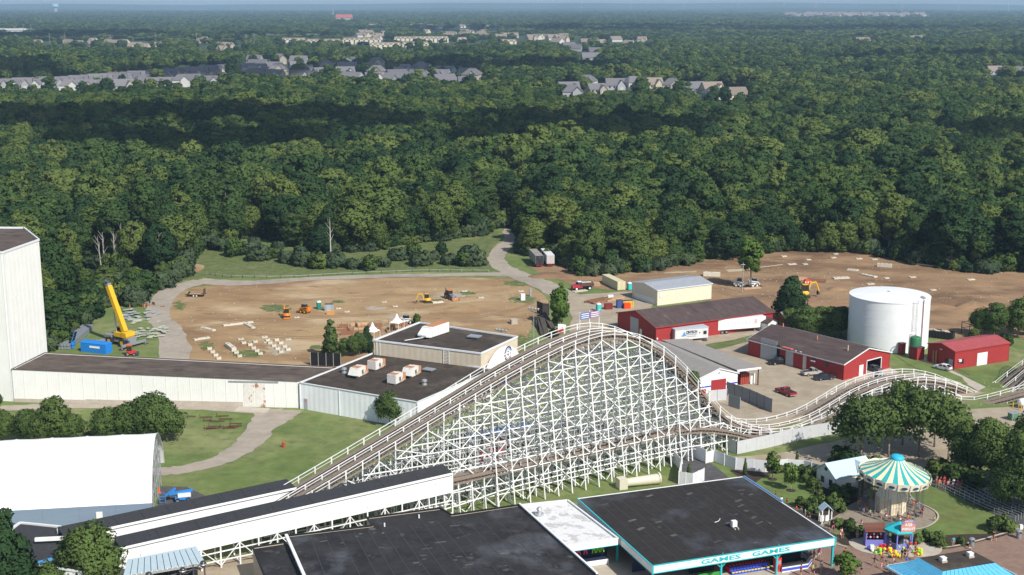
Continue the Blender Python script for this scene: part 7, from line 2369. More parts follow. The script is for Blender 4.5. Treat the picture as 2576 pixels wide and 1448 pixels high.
MB().box(-0.3, 0, 1.25, 1.2, 1.1, 0.5).build('cowl', mat('trencher_red', (0.65, 0.08, 0.04)), oc)
for i in range(3):
 MB().box(-0.9 + i * 0.8, -0.68, 0.6, 0.35, 0.06, 0.5).build('white_chevron', m_white_p, oc)
for x in (-0.8, 0.8):
 for s in (-1, 1):
  wheel(oc, x, s * 0.65, 0.38, 0.3)
# flatbed trailer with ramps
fk = ov(600, 900, 2.576)
fA, fB = P(fk, 330, 665), P(fk, 530, 668)
t = thing('flatbed_trailer', 'black flatbed trailer with upright ramps on the dirt', 'trailer', (fA + fB) / 2, heading(fA, fB))
Lf = (fB - fA).length
MB().box(0, 0, 0.65, Lf * 0.85, 2.0, 0.14).build('deck', mat('trailer_plank', (0.42, 0.28, 0.16), 0.8), t)
for s in (-1, 1):
 MB().box(0, s * 1.0, 0.55, Lf * 0.9, 0.14, 0.25).build('frame_rail', m_darkin, t)
 MB().box(Lf * 0.42, s * 0.6, 0.7, 0.1, 0.6, 1.7).build('ramp', m_darkin, t)
 for x in (-0.45, 0.45):
  wheel(t, x, s * 1.1, 0.38, 0.25, m_white_p)
MB().bar((-Lf * 0.42, 0, 0.6), (-Lf * 0.55, 0, 0.5), 0.2).build('drawbar', m_darkin, t)
MB().box(-Lf * 0.36, 0, 0.8, 0.12, 2.0, 0.5).build('headboard', m_darkin, t)
# blue boom lift by the tent
bl = thing('boom_lift', 'bright blue boom lift folded beside the fabric hall', 'boom lift', P(L7, 1640, 140), heading(P(L7, 1520, 130), P(L7, 1780, 105)))
m_bl = mat('lift_blue', (0.03, 0.22, 0.60), 0.4, var=0.05)
for x in (-0.9, 0.9):
 for s in (-1, 1):
  wheel(bl, x + 0.6, s * 0.85, 0.42, 0.3)
MB().box(0.6, 0, 0.45, 2.6, 1.3, 0.5).build('chassis', m_bl, bl)
MB().box(0.9, 0, 0.95, 2.2, 1.5, 0.6).build('turret', m_trim, bl)
MB().bar((2.4, 0, 1.9), (-1.6, 0, 1.5), 0.35, 0.42).build('boom', m_bl, bl)
MB().bar((-1.2, 0.1, 1.5), (-0.6, 0.1, 2.5), 0.3, 0.35).build('riser', m_bl, bl)
MB().bar((-0.6, 0.1, 2.5), (-2.4, 0.1, 1.2), 0.28, 0.3).build('jib', m_bl, bl)
bk = MB()
for (x, y) in ((-3.3, -0.8), (-2.3, -0.8), (-2.3, 0.8), (-3.3, 0.8)):
 bk.box(x, y, 0.4, 0.07, 0.07, 1.1)
for z in (0.4, 0.95, 1.5):
 bk.bar((-3.3, -0.8, z), (-2.3, -0.8, z), 0.06).bar((-2.3, -0.8, z), (-2.3, 0.8, z), 0.06).bar((-2.3, 0.8, z), (-3.3, 0.8, z), 0.06).bar((-3.3, 0.8, z), (-3.3, -0.8, z), 0.06)
bk.build('basket', m_bl, bl)
# traffic cone, hydrant
o = MB().lathe([(0.3, 0), (0.3, 0.05), (0.2, 0.06), (0.05, 0.8)], 10).build('traffic_cone', mat('cone_orange', (0.75, 0.12, 0.01), 0.5), None, False, P(L7, 1455, 62))
o.scale = (1.3, 1.3, 1.3)
tag(o, 'orange traffic cone at the open tent end', 'cone')
hy = thing('fire_hydrant', 'red fire hydrant standing on the lawn', 'hydrant', P(L1, 208, 962))
m_hy = mat('hydrant_red', (0.45, 0.05, 0.02), 0.5)
MB().lathe([(0.32, 0), (0.32, 0.1), (0.22, 0.12), (0.22, 0.85), (0.28, 0.9), (0.2, 1.1), (0.06, 1.2)], 12).build('barrel', m_hy, hy, True)
MB().cyl((-0.4, 0, 0.7), (0.4, 0, 0.7), 0.11, n=8).build('nozzle', m_hy, hy)
# blue tarp box and steel stacks behind the long building
t = thing('blue_container', 'bright blue covered container on the grass by the crane', 'container', P(K1, 880, 1400), heading(P(K1, 760, 1395), P(K1, 1030, 1425)))
m_brb = mat('bright_blue', (0.02, 0.20, 0.62), 0.45, var=0.05)
MB().box(0, 1.3, 0, 7.5, 2.6, 2.4).build('body', m_brb, t)
MB().hexa([(-3.8, -0.05, 2.4), (3.8, -0.05, 2.4), (3.8, 2.65, 2.4), (-3.8, 2.65, 2.4), (-3.7, 0.6, 2.75), (3.7, 0.6, 2.75), (3.7, 2.0, 2.75), (-3.7, 2.0, 2.75)]).build('tarp_top', m_brb, t)
MB().box(0.5, -0.08, 1.3, 3.0, 0.06, 0.5).build('white_stripe', m_white_p, t)
for i, (x0, y0, x1, y1, m_, nm, lb) in enumerate(((560, 1370, 790, 1180, m_gry, 'steel_stack', 'stack of long grey steel sections on the grass'), (660, 1360, 690, 1250, m_brb, 'blue_truss', 'bright blue truss section lying by the grey steel'))):
 a_, b_ = P(K1, x0, y0), P(K1, x1, y1)
 t = thing(nm, lb, 'steel', a_)
 d = b_ - a_
 sd = Vector((-d.y, d.x, 0)).normalized()
 for k in range(4 if i == 0 else 2):
  for l_ in range(2):
   MB().bar(sd * (k * -0.75) + Vector((0, 0, 0.4 + 0.75 * l_)), d + sd * (k * -0.75) + Vector((0, 0, 0.4 + 0.75 * l_)), 0.62, 0.6).build('section', m_, t)
sm = thing('compact_tractor', 'small red tractor partly hidden behind the long roof', 'tractor', P(CK, 730, 1400), 0.2)
MB().box(0, 0, 0.5, 2.2, 1.1, 0.7).build('body', m_ored, sm)
MB().box(-0.3, 0, 1.2, 1.2, 1.1, 1.3).build('cab', m_glass, sm)
MB().box(-0.3, 0, 2.5, 1.5, 1.3, 0.12).build('cab_roof', mat('tractor_orange', (0.65, 0.10, 0.02), 0.5), sm)
MB().box(1.5, 0, 0.3, 0.9, 1.6, 0.5).build('bucket', m_steel, sm)
for x in (-0.7, 0.8):
 for s in (-1, 1):
  wheel(sm, x, s * 0.75, 0.5 if x < 0 else 0.38, 0.3)
# wheel marks and loose stones on the graded ground
m_mark = mat('wheel_mark', (0.24, 0.15, 0.08), 1.0, var=0.2, vs=0.4, world=True)
for i, q in enumerate((((560, 745), (700, 760), (900, 745), (1100, 742), (1280, 730)), ((520, 800), (640, 812), (800, 800), (960, 790), (1120, 765)), ((620, 840), (760, 850), (900, 835), (1040, 800)), ((1080, 790), (1180, 800), (1290, 780), (1360, 755)), ((1700, 690), (1850, 700), (2050, 680), (2250, 700)), ((1900, 720), (2100, 715), (2300, 730), (2450, 720)))):
 C_ = vp(*q)
 for s in (-0.9, 0.9):
  strip('wheel_mark', [p + Vector((0, s, 0)) for p in C_], [0.55] * len(C_), 0.016 + 0.002 * i + (0.001 if s > 0 else 0), m_mark, amp=0.12, seed=90 + i)
rq = random.Random(33)
mb = MB()
for i in range(900):
 p_ = at(rq.uniform(430, 1370), rq.uniform(705, 910)) if i % 2 else at(rq.uniform(1650, 2560), rq.uniform(645, 760))
 s = rq.uniform(0.06, 0.28)
 mb.box(p_.x, p_.y, 0.0, s * 1.6, s, s * 0.7, rq.uniform(0, 3))
o = mb.build('loose_stone', mat('loose_stone', (0.42, 0.36, 0.28), 0.95, var=0.3, vs=0.2))
tag(o, 'loose stones strewn over the graded dirt', 'stones', None, 'stuff')
# ------------------------------------------------------------------ footings, slabs, timber on the site
m_foot = mat('footing_concrete', (0.58, 0.53, 0.43), 0.9, var=0.1, vs=0.8, rnd=0.08)
m_plate = mat('anchor_plate', (0.20, 0.20, 0.20), 0.6)
def pier(p, sx=1.1, sy=1.0, h=0.55, rz=0.35, lb='pale concrete pier with steel anchor plate in the rows by the long building', grp='concrete piers in rows on the dirt site', nm='concrete_pier', plates=1):
 t = thing(nm, lb, 'concrete pier' if nm == 'concrete_pier' else 'slab', p, rz, grp)
 MB().box(0, 0, 0, sx, sy, h).build('block', m_foot, t)
 for i in range(plates):
  x = 0 if plates == 1 else -sx * 0.3 + sx * 0.6 * i / (plates - 1)
  MB().box(x, 0, h, min(0.45, sx * 0.4), min(0.45, sy * 0.4), 0.06).build('anchor_plate', m_plate, t)
for (x, y) in ((563, 1200), (594, 1232), (626, 1265), (656, 1298), (833, 1240), (866, 1275), (908, 1142), (972, 1160), (1006, 1192), (1040, 1222), (1074, 1250), (1024, 1130),
    (1148, 1116), (1172, 1140), (1210, 1170), (1246, 1200), (1283, 1232), (1238, 1112), (1280, 1142), (1318, 1178), (1354, 1208)):
 pier(P(fk, x, y))
for (x, y) in ((878, 1098), (1116, 1078), (1355, 1102)):
 pier(P(fk, x, y), 1.5, 1.3, 0.2, lb='low square concrete pad among the piers', grp='low concrete pads')
for (x, y, lb) in ((775, 1185, 'long thick concrete block standing among the piers'),):
 a_, b_ = P(fk, 745, 1170), P(fk, 805, 1215)
 pier((a_ + b_) / 2, (b_ - a_).length + 1, 1.2, 0.9, heading(a_, b_), lb, None, 'concrete_beam', 2)
for (a, b, lb) in (((485, 985), (610, 1015), 'narrow concrete strip with two plates lying on the dirt'), ((405, 1110), (560, 1085), 'narrow concrete strip near the drive bend'), ((700, 965), (1000, 930), 'long concrete strip with a branching arm'), ((925, 945), (1005, 990), 'short arm of concrete joining the long strip')):
 a_, b_ = P(fk, *a), P(fk, *b)
 pier((a_ + b_) / 2, (b_ - a_).length, 1.1, 0.35, heading(a_, b_), lb, None, 'concrete_strip', 2)
for (x, y) in ((1440, 880), (2319, 725), (1945, 822), (1860, 790), (2430, 768), (1135, 1130)):
 pier(P(fk, x, y), 1.4, 1.2, 0.15, lb='square pale concrete pad set in the dirt', grp='square pads set in the dirt')
for (x, y) in ((540, 860), (808, 745), (975, 810), (1375, 745)):
 pier(P(K3, x, y), 1.7 if x != 540 else 3.2, 1.3, 0.2 if x != 540 else 0.4, lb='square pale concrete pad set in the dirt', grp='square pads set in the dirt')
for (x, y, sx) in ((680, 242, 1.6), (655, 280, 1.8), (158, 266, 1.8), (405, 300, 1.6), (912, 290, 2.2), (1068, 296, 2.0), (372, 345, 1.6), (1452, 476, 2.0), (1658, 605, 1.8), (240, 346, 3.0), (1190, 485, 1.5), (1030, 545, 2.4), (2040, 500, 2.4)):
 pier(P(K5, x, y), sx, 1.4, 0.25, 0.3, 'pale concrete pad scattered on the brown cleared earth', 'pads scattered on the cleared earth', 'concrete_pad')
for (a, b, h_, w_, lb) in (((655, 490), (810, 482), 0.4, 1.8, 'wide low slab on the earth left of the tank top'), ((945, 450), (1085, 478), 0.4, 1.6, 'slanting long slab on the cleared earth'), ((1100, 365), (1245, 375), 1.1, 1.4, 'tall concrete box beam on the cleared earth'), ((800, 400), (905, 410), 0.3, 2.2, 'broken pale slab on the cleared earth')):
 a_, b_ = P(K5, *a), P(K5, *b)
 pier((a_ + b_) / 2, (b_ - a_).length, w_, h_, heading(a_, b_), lb, None, 'concrete_slab', 3)
for (a, b, lb) in (((1410, 330), (1580, 335), 'pale precast box beam behind the cream shed'),):
 a_, b_ = P(K4, *a), P(K4, *b)
 pier((a_ + b_) / 2, (b_ - a_).length, 1.6, 1.2, heading(a_, b_), lb, None, 'concrete_slab', 1)
a_, b_ = P(DK, 430, 740), P(DK, 800, 690)
pier((a_ + b_) / 2, (b_ - a_).length, 1.8, 0.2, heading(a_, b_), 'flat pale slab on the ground before the dump truck', None, 'concrete_slab', 2)
# felled pale strips of chipped wood on the earth
m_chip = mat('wood_chip', (0.45, 0.37, 0.25), 1.0, var=0.15, vs=0.6, world=True)
for i, q in enumerate((((900, 312), (1140, 292), (1350, 285), (1340, 300), (1130, 306)), ((1630, 275), (1800, 262), (2000, 240), (2210, 215), (2210, 225), (1960, 255), (1790, 290), (1660, 295)), ((2260, 212), (2350, 210), (2340, 220)))):
 sheet('chip_strip', [P(K4, x, y) for (x, y) in q], 0.09 + 0.003 * i, m_chip, amp=0.4, step=1.0, seed=70 + i)
lgs = thing('felled_trunk', 'long pale felled trunk lying along the wood edge', 'log', P(K5, 1400, 340))
MB().cyl((0, 0, 0.3), local(lgs, P(K5, 1740, 378), 0.3), 0.32, 0.18, 8).build('log', m_chip, lgs)
rr = random.Random(9)
def timber_stack(k, x, y, rz, n_, L_, lb, m_, spread=1.2, nm='timber_stack', lay=2, cat='timber'):
 t = thing(nm, lb, cat, P(k, x, y), rz)
 for l_ in range(lay):
  for i in range(n_):
   MB().box(rr.uniform(-0.2, 0.2) * L_ * 0.1, -spread + 2 * spread * i / max(1, n_ - 1), 0.05 + l_ * 0.28, L_ * rr.uniform(0.8, 1.0), 2 * spread / n_ * 0.7, 0.24, rr.uniform(-0.04, 0.04)).build('board', m_, t)
 return t
m_lum = mat('fresh_lumber', (0.46, 0.30, 0.18), 0.8, var=0.15, vs=1.0, rnd=0.12)
m_lum2 = mat('brown_lumber', (0.25, 0.12, 0.07), 0.8, var=0.15, vs=1.0, rnd=0.15)
timber_stack(DK, 1150, 1010, 0.75, 8, 9.0, 'stack of long rusty steel channels on the gravel', m_lum2, 1.8, 'channel_stack')
timber_stack(DK, 1560, 960, 0.75, 4, 9.0, 'pale long boards laid beside the rusty channels', m_lum, 1.0)
timber_stack(DK, 1080, 560, 0.2, 5, 2.2, 'stack of pinkish plywood forms behind the dump truck', m_lum, 0.8, lay=4)
timber_stack(NK, 2130, 340, 0.4, 5, 4.0, 'pale boards by the red trencher', m_lum, 0.9)
timber_stack(NK, 2500, 390, -0.3, 6, 6.0, 'mixed brown planks right of the red trencher', m_lum2, 1.6)
timber_stack(NK, 880, 570, 0.35, 4, 7.0, 'long boards at the foot of the lone tree', m_lum, 0.8, lay=1)
timber_stack(CK, 780, 490, 0.1, 3, 6.0, 'bundle of yellow-brown beams on the grass by the drive', m_lum, 0.7)
# formwork and rebar in the dirt behind the beige hall
ff = thing('formwork', 'tangle of orange-brown formwork boards and rebar in the pit', 'formwork', P(fk, 2200, 1000), 0.25)
for i in range(46):
 x, y = rr.uniform(-9, 9), rr.uniform(-6, 6)
 if rr.random() < 0.5:
  MB().box(x, y, 0, rr.uniform(1.5, 5), 0.12, rr.uniform(0.4, 1.2), rr.choice([0, math.pi / 2]) + rr.uniform(-0.1, 0.1)).build('form_board', rr.choice([m_lum, m_lum2, m_lum2]), ff)
 else:
  MB().box(x, y, 0, 0.14, 0.14, rr.uniform(0.8, 1.6)).build('stake', m_lum2, ff)
for (x, y, lb) in ((2205, 1100, 'white peaked tent canopy by the small evergreen'), (2450, 1010, 'white peaked tent canopy left of the beige roof')):
 p_ = P(fk, x, y)
 t = thing('peaked_canopy', lb, 'tent', (p_.x, p_.y, 0), 0.3)
 prof = [(2.0, 2.3), (1.2, 2.7), (0.6, 3.3), (0.08, 4.6)]
 MB().lathe([(r * 1.0, z) for (r, z) in prof], 4, cap=False).build('cover', m_fab, t)
 for k_ in range(4):
  a = math.pi / 2 * k_
  MB().box(1.95 * math.cos(a), 1.95 * math.sin(a), 0, 0.08, 0.08, 2.35).build('leg', m_trim, t)
# pale sheets of stripped panels on the grass by the crane
m_tarp = mat('stripped_panel', (0.42, 0.44, 0.34), 0.8, var=0.12, vs=0.8, rnd=0.15)
m_scr = mat('scrap_grey', (0.34, 0.36, 0.37), 0.7, var=0.2, vs=1.0, rnd=0.2)
for (cx_, cy_, n_, rx, ry, m_, lb) in ((1080, 1010, 30, 4.5, 6, m_tarp, 'spread of pale green stripped wall panels beside the drive'), (880, 680, 26, 5.5, 7, m_scr, 'jumbled heap of grey scrap metal beside the drive'), (900, 800, 12, 5, 2.5, m_tarp, 'small spread of pale yellow panels below the scrap')):
 t = thing('panel_pile', lb, 'panels', P(CK, cx_, cy_))
 for i in range(n_):
  a = rr.uniform(0, 6.28)
  r = rr.random() ** 0.5
  MB().box(rx * r * math.cos(a), ry * r * math.sin(a), 0.05 + 0.02 * i, rr.uniform(1.2, 3.0), rr.uniform(0.6, 1.4), 0.06, rr.uniform(0, 3.1)).build('panel', m_, t)
t = thing('brush_pile', 'rusty brown heap of brush and scrap by the drive', 'heap', P(CK, 1000, 520))
for i in range(24):
 MB().box(rr.gauss(0, 2.0), rr.gauss(0, 1.6), 0, rr.uniform(0.3, 1.6), 0.2, rr.uniform(0.2, 1.0), rr.uniform(0, 3)).build('scrap', rr.choice([m_lum2, m_rust2, m_scr]), t)
# rusty sign frames on the lawn beside the drive
t = thing('rusty_frames', 'rusty angle-iron frames laid out on the lawn', 'frames', P(L0, 1480, 430))
for i in range(14):
 x, y = rr.uniform(-8, 5), rr.uniform(-5, 4)
 MB().bar((x, y, 0.25), (x + rr.uniform(1.5, 3), y + rr.uniform(-0.4, 0.4), 0.25), 0.14).build('frame_bar', m_post, t)
 MB().bar((x, y, 0.0), (x, y, 0.9), 0.1).build('frame_leg', m_post, t)
# heap of earth, utility poles, tower bits
for (k, x, y, r, h_, lb) in ((EK, 1820, 1110, 4.0, 0.9, 'low mound of orange soil on the dirt'), (K5, 2070, 780, 5.0, 1.6, 'mound of brown soil with brush beyond the tank'), (K5, 680, 600, 2.6, 0.9, 'small spoil heap left of the tank'), (K5, 1700, 780, 5, 1.0, 'spoil heap right of the tank'), (K3, 1700, 590, 6, 1.2, 'spoil bank at the corner of the wood by the trailers')):
 b = P(k, x, y)
 rr2 = random.Random(int(x))
 prof_v = []
 for (rf, zf) in ((1, 0), (0.75, 0.4), (0.45, 0.8), (0.1, 1)):
  prof_v.append((rf, zf))
 vs, fs = [], []
 for (rf, zf) in prof_v:
  for i in range(18):
   a = 2 * math.pi * i / 18
   q_ = r * rf * (1 + 0.2 * math.sin(3 * a + x) + 0.1 * rr2.uniform(-1, 1))
   vs.append((q_ * math.cos(a) * 1.3, q_ * math.sin(a), h_ * zf * (1 + 0.15 * rr2.uniform(-1, 1)) - 0.05))
 for k_ in range(3):
  for i in range(18):
   j = (i + 1) % 18
   fs.append((k_ * 18 + i, k_ * 18 + j, (k_ + 1) * 18 + j, (k_ + 1) * 18 + i))
 fs.append(tuple(range(54, 72)))
 o = MB().add(vs, fs).build('soil_mound', m_dirt if 'orange' in lb else m_dirt_dark, None, True, b)
 tag(o, lb, 'soil')
for (k, x, y, h_, lb) in ((NK, 640, 660, 9.0, 'bare grey utility pole behind the barn roof'), (L6, 1725, 460, 6.5, 'pale post in the dark trees right of the ride'), (K5, 2500, 940, 7.0, 'pale pole among the shrubs beyond the pump house')):
 b = P(k, x, y)
 o = MB().cyl((0, 0, 0), (0, 0, h_), 0.17, 0.12, 8).cyl((-0.6, 0, h_ - 0.6), (0.6, 0, h_ - 0.6), 0.06, n=6).build('utility_pole', m_trunk if False else m_galv, None, True, b)
 tag(o, lb, 'pole')
tk = thing('storage_cage', 'black open steel cage by the shrubs beyond the dumpster', 'cage', P(K5, 2060, 1040), 0.4)
for (x, y) in ((-2.5, -1.5), (2.5, -1.5), (2.5, 1.5), (-2.5, 1.5)):
 MB().box(x, y, 0, 0.15, 0.15, 3.0).build('post', m_steel, tk)
for z in (1.5, 3.0):
 for (a_, b_) in (((-2.5, -1.5), (2.5, -1.5)), ((2.5, -1.5), (2.5, 1.5)), ((2.5, 1.5), (-2.5, 1.5)), ((-2.5, 1.5), (-2.5, -1.5))):
  MB().bar((*a_, z), (*b_, z), 0.12).build('beam', m_steel, tk)
# things stored under the coaster hill: blue awning, red machines, slide
bx = thing('blue_awning_stand', 'bright blue awning stand seen through the coaster timbers', 'stand', C0 + CD * 52 - CN * 22, DIR)
MB().box(0, 0, 2.6, 14, 3.0, 0.5).build('awning', mat('sky_blue_paint', (0.07, 0.30, 0.62)), bx)
for x in (-6, 0, 6):
 MB().box(x, -1.2, 0, 0.2, 0.2, 2.6).build('post', m_trim, bx)
MB().box(0, 1.2, 0, 13, 0.3, 2.6).build('back_wall', m_scr, bx)
for (s_, n_, z, lb) in ((48, -17, 2.6, 'red machine cabinet seen through the coaster timbers'), (44, -14, 2.0, 'red skip below the coaster seen through its timbers')):
 crate('red_cabinet', lb, C0 + CD * s_ + CN * n_, DIR, 4.5, 2.0, z, m_ored, 'cabinet')
sl_ = thing('stored_chute', 'cream slide section lying on the grass behind the games roof', 'chute', P(L2, 1145, 1255), heading(P(L2, 1005, 1280), P(L2, 1290, 1245)))
m_chu = mat('cream_fibreglass', (0.60, 0.56, 0.44), 0.5, var=0.05)
MB().box(-3.2, 0, 0, 1.6, 1.8, 1.9).build('end_block', m_chu, sl_)
o = MB().lathe([(0.75, -3.0), (0.95, 3.4)], 18).build('tube', m_chu, sl_, True)
o.rotation_euler = (0, math.pi / 2, 0)
o.location = (0.6, 0, 0.95)
MB().lathe([(1.05, -0.15), (1.05, 0.15)], 18).build('flange', m_chu, sl_).location = (4.0, 0, 0.95)
for o_ in sl_.children:
 if o_.name.startswith('flange'):
  o_.rotation_euler = (0, math.pi / 2, 0)
  o_.location = (4.0, 0, 1.06)
# bins on the plaza
for (x, y, lb) in ((525, 1040, 'grey bell-topped litter bin beside the crouching child'), (1195, 925, 'grey bell-topped litter bin by the white speaker')):
 t = thing('litter_bin', lb, 'litter bin', P(QK, x, y))
 MB().lathe([(0.38, 0), (0.42, 0.1), (0.36, 0.95), (0.5, 1.0), (0.5, 1.3), (0.3, 1.5), (0.05, 1.55)], 14).build('body', m_gry, t, True)
 MB().box(0.1, -0.46, 1.05, 0.35, 0.12, 0.2).build('mouth', m_darkin, t)
sp_ = thing('speaker_box', 'white loudspeaker box on a post by the plaza kerb', 'loudspeaker', P(QK, 1225, 840))
MB().box(0, 0, 0.6, 0.5, 0.5, 0.75).build('cabinet', m_white_p, sp_)
MB().box(0, 0, 0, 0.12, 0.12, 0.6).build('post', m_steel, sp_)
# ------------------------------------------------------------------ far housing estates, towers
m_hroof = mat('house_roof_grey', (0.15, 0.143, 0.155), 0.95, var=0.12, vs=0.4, rnd=0.18)
m_hroof2 = mat('house_roof_brown', (0.22, 0.18, 0.15), 0.95, var=0.12, vs=0.4, rnd=0.15)
m_hw = [mat('house_wall_beige', (0.40, 0.36, 0.29), 0.8, var=0.05, rnd=0.1), mat('house_wall_white', (0.52, 0.52, 0.50), 0.8, var=0.05, rnd=0.08), mat('house_wall_grey', (0.34, 0.35, 0.36), 0.8, var=0.05, rnd=0.1), mat('house_wall_tan', (0.50, 0.44, 0.32), 0.8, var=0.05, rnd=0.08)]
m_lawnfar = mat('estate_lawn', (0.10, 0.15, 0.05), 1.0, var=0.15, vs=0.02, world=True)
HM = {}
def mesh_from(mb, name, m):
 me = bpy.data.meshes.new(name)
 me.from_pydata(mb.v, [], mb.f)
 me.materials.append(m)
 return me
def house_meshes(kind, iw, roofm):
 """kind: (length, width, eave, peak, wing?)"""
 key = (kind, iw, roofm.name)
 if key in HM:
  return HM[key]
 L_, W_, he, hp, wing = kind
 wm = m_hw[iw]
 def prism(L, W, he, hp, ox=0, oy=0, along='x'):
  mb = MB()
  if along == 'x':
   vs = []
   for x in (-L / 2, L / 2):
    vs += [(x + ox, -W / 2 + oy, 0), (x + ox, W / 2 + oy, 0), (x + ox, W / 2 + oy, he), (x + ox, oy, hp), (x + ox, -W / 2 + oy, he)]
  else:
   vs = []
   for y in (-L / 2, L / 2):
    vs += [(W / 2 + ox, y + oy, 0), (-W / 2 + ox, y + oy, 0), (-W / 2 + ox, y + oy, he), (ox, y + oy, hp), (W / 2 + ox, y + oy, he)]
  mb.add(vs, [(0, 1, 2, 3, 4)[::-1], (5, 6, 7, 8, 9), (0, 5, 9, 4)[::-1], (1, 2, 7, 6)[::-1], (2, 3, 8, 7), (3, 4, 9, 8)])
  return mb
 def roof(L, W, he, hp, ox=0, oy=0, along='x', hip=0.0):
  mb = MB()
  o = 0.5
  sl = (hp - he) / (W / 2)
  z0 = he - sl * o + 0.12
  rl = L / 2 + o - hip * W / 2
  q = [(-L / 2 - o, -W / 2 - o, z0), (L / 2 + o, -W / 2 - o, z0), (L / 2 + o, W / 2 + o, z0), (-L / 2 - o, W / 2 + o, z0), (-rl, 0, hp + 0.12), (rl, 0, hp + 0.12)]
  if along == 'y':
   q = [(-y, x, z) for (x, y, z) in q]
  q = [(x + ox, y + oy, z) for (x, y, z) in q]
  mb.add(q, [(0, 1, 5, 4), (2, 3, 4, 5), (1, 2, 5), (3, 0, 4), (3, 2, 1, 0)] if hip else [(0, 1, 5, 4), (2, 3, 4, 5)])
  return mb
 wall = prism(L_, W_, he, hp)
 rf = roof(L_, W_, he, hp, hip=0.8 if wing == 2 else 0.0)
 if wing == 2:
  wall = MB().box(0, 0, 0, L_, W_, he)
 wings = None
 if wing:
  w2 = prism(W_ * 0.7, W_ * 0.55, he, hp * 0.88, L_ * 0.22, -W_ * 0.45, 'y')
  wall.add(w2.v, w2.f)
  r2 = roof(W_ * 0.7, W_ * 0.55, he, hp * 0.88, L_ * 0.22, -W_ * 0.45, 'y')
  rf.add(r2.v, r2.f)
 wd = MB().box(0, 0, 0, 1.2, 0.12, 1.3)
 ga = MB().box(0, 0, 0, 2.6, 0.12, 2.2)
 HM[key] = (mesh_from(wall, 'wall', wm), mesh_from(rf, 'roof', roofm), mesh_from(wd, 'window', m_glass), mesh_from(ga, 'garage_door', m_hw[1]))
 return HM[key]
def house(p, rz, kind, iw, roofm, label, group, s=1.0, detail=True, nm='house'):
 t = thing(nm, label, 'house', (p[0], p[1], 0), rz, group)
 t.scale = (s, s, s)
 wm, rm, dm, gm = house_meshes(kind, iw, roofm)
 L_, W_, he, hp, wing = kind
 inst('wall', wm, t)
 inst('roof', rm, t)
 if detail:
  for x in (-L_ * 0.35, -L_ * 0.12):
   inst('window', dm, t, (x, -W_ / 2 - 0.05, he * 0.4))
  for y in (-W_ * 0.2, W_ * 0.2):
   inst('window', dm, t, (-L_ / 2 - 0.05, y, he * 0.4), (0, 0, math.pi / 2))
   inst('window', dm, t, (L_ / 2 + 0.05, y, he * 0.4), (0, 0, math.pi / 2))
  if wing:
   inst('garage_door', gm, t, (L_ * 0.22, -W_ * 0.45 - W_ * 0.35 - 0.06, 0.05))
  else:
   inst('garage_door', gm, t, (L_ * 0.25, -W_ / 2 - 0.06, 0.05))
 return t
KA = (15, 11, 3.6, 8.6, 1)
KB = (17, 12, 3.6, 8.2, 0)
KC = (14, 12, 5.8, 10.2, 2)
KD = (13, 10, 3.4, 7.4, 1)
rr = random.Random(21)
OPEN.append((238, 345, 676, 640))
# near estate on the ridge right of centre
near_row = [(1430, 228, 0.2, KA, 1), (1440, 243, 0.0, KC, 2), (1477, 214, -0.3, KC, 1), (1500, 228, 0.3, KD, 0), (1548, 218, 0.1, KA, 2), (1590, 218, 0.5, KC, 1), (1640, 216, 0.2, KA, 3), (1690, 224, -0.2, KC, 0), (1722, 238, 0.3, KD, 1), (1742, 226, 0.4, KB, 1), (1790, 228, 0.3, KA, 3), (1796, 248, 0.2, KC, 1), (1845, 242, 0.3, KB, 3)]
LBN = ['grey-roofed house half hidden by trees on the near wooded ridge', 'beige two-storey house with hipped roof on the near wooded ridge', 'cream gabled house on the near wooded ridge']
for (x, y, a, kd, iw) in near_row:
 lb = LBN[1] if kd is KC else (LBN[2] if iw in (1, 3) else LBN[0])
 house(at(x, y + 8), a, kd, iw, m_hroof2 if iw == 3 else m_hroof, lb, 'houses on the near wooded ridge', 1.3)
OPEN.append((1405, 1500, 238, 212))
OPEN.append((1500, 1760, 228, 212))
OPEN.append((1760, 1880, 250, 220))
# long grey row on the left
for i in range(30):
 f = i / 29
 x = 150 + 470 * f
 y = 214 - 40 * f
 house(at(x, y + 6), 0.12 + rr.uniform(-0.1, 0.1), [KA, KD, KB][i % 3], [2, 1, 2, 0][i % 4], m_hroof, 'grey-roofed house in the long back row of the left estate', 'long back row of grey houses in the left estate', 1.25)
for i in range(12):
 f = i / 11
 x = 180 + 340 * f + rr.uniform(-8, 8)
 y = 226 - 18 * f + rr.uniform(-3, 3)
 house(at(x, y + 5), 0.3 + rr.uniform(-0.4, 0.4), [KC, KA, KD][i % 3], [1, 0, 2][i % 3], m_hroof, 'grey-roofed house in the front row of the left estate', 'front row of grey houses in the left estate', 1.25)
for i in range(6):
 x = 5 + 26 * i
 house(at(x, 226 - i * 1.5), 0.2, [KA, KD][i % 2], [2, 1][i % 2], m_hroof, 'grey-roofed house at the far end of the left estate', 'grey houses at the end of the left estate', 1.25)
OPEN.append((0, 100, 222, 214))
OPEN.append((140, 330, 226, 195))
OPEN.append((330, 560, 218, 180))
OPEN.append((440, 700, 186, 165))
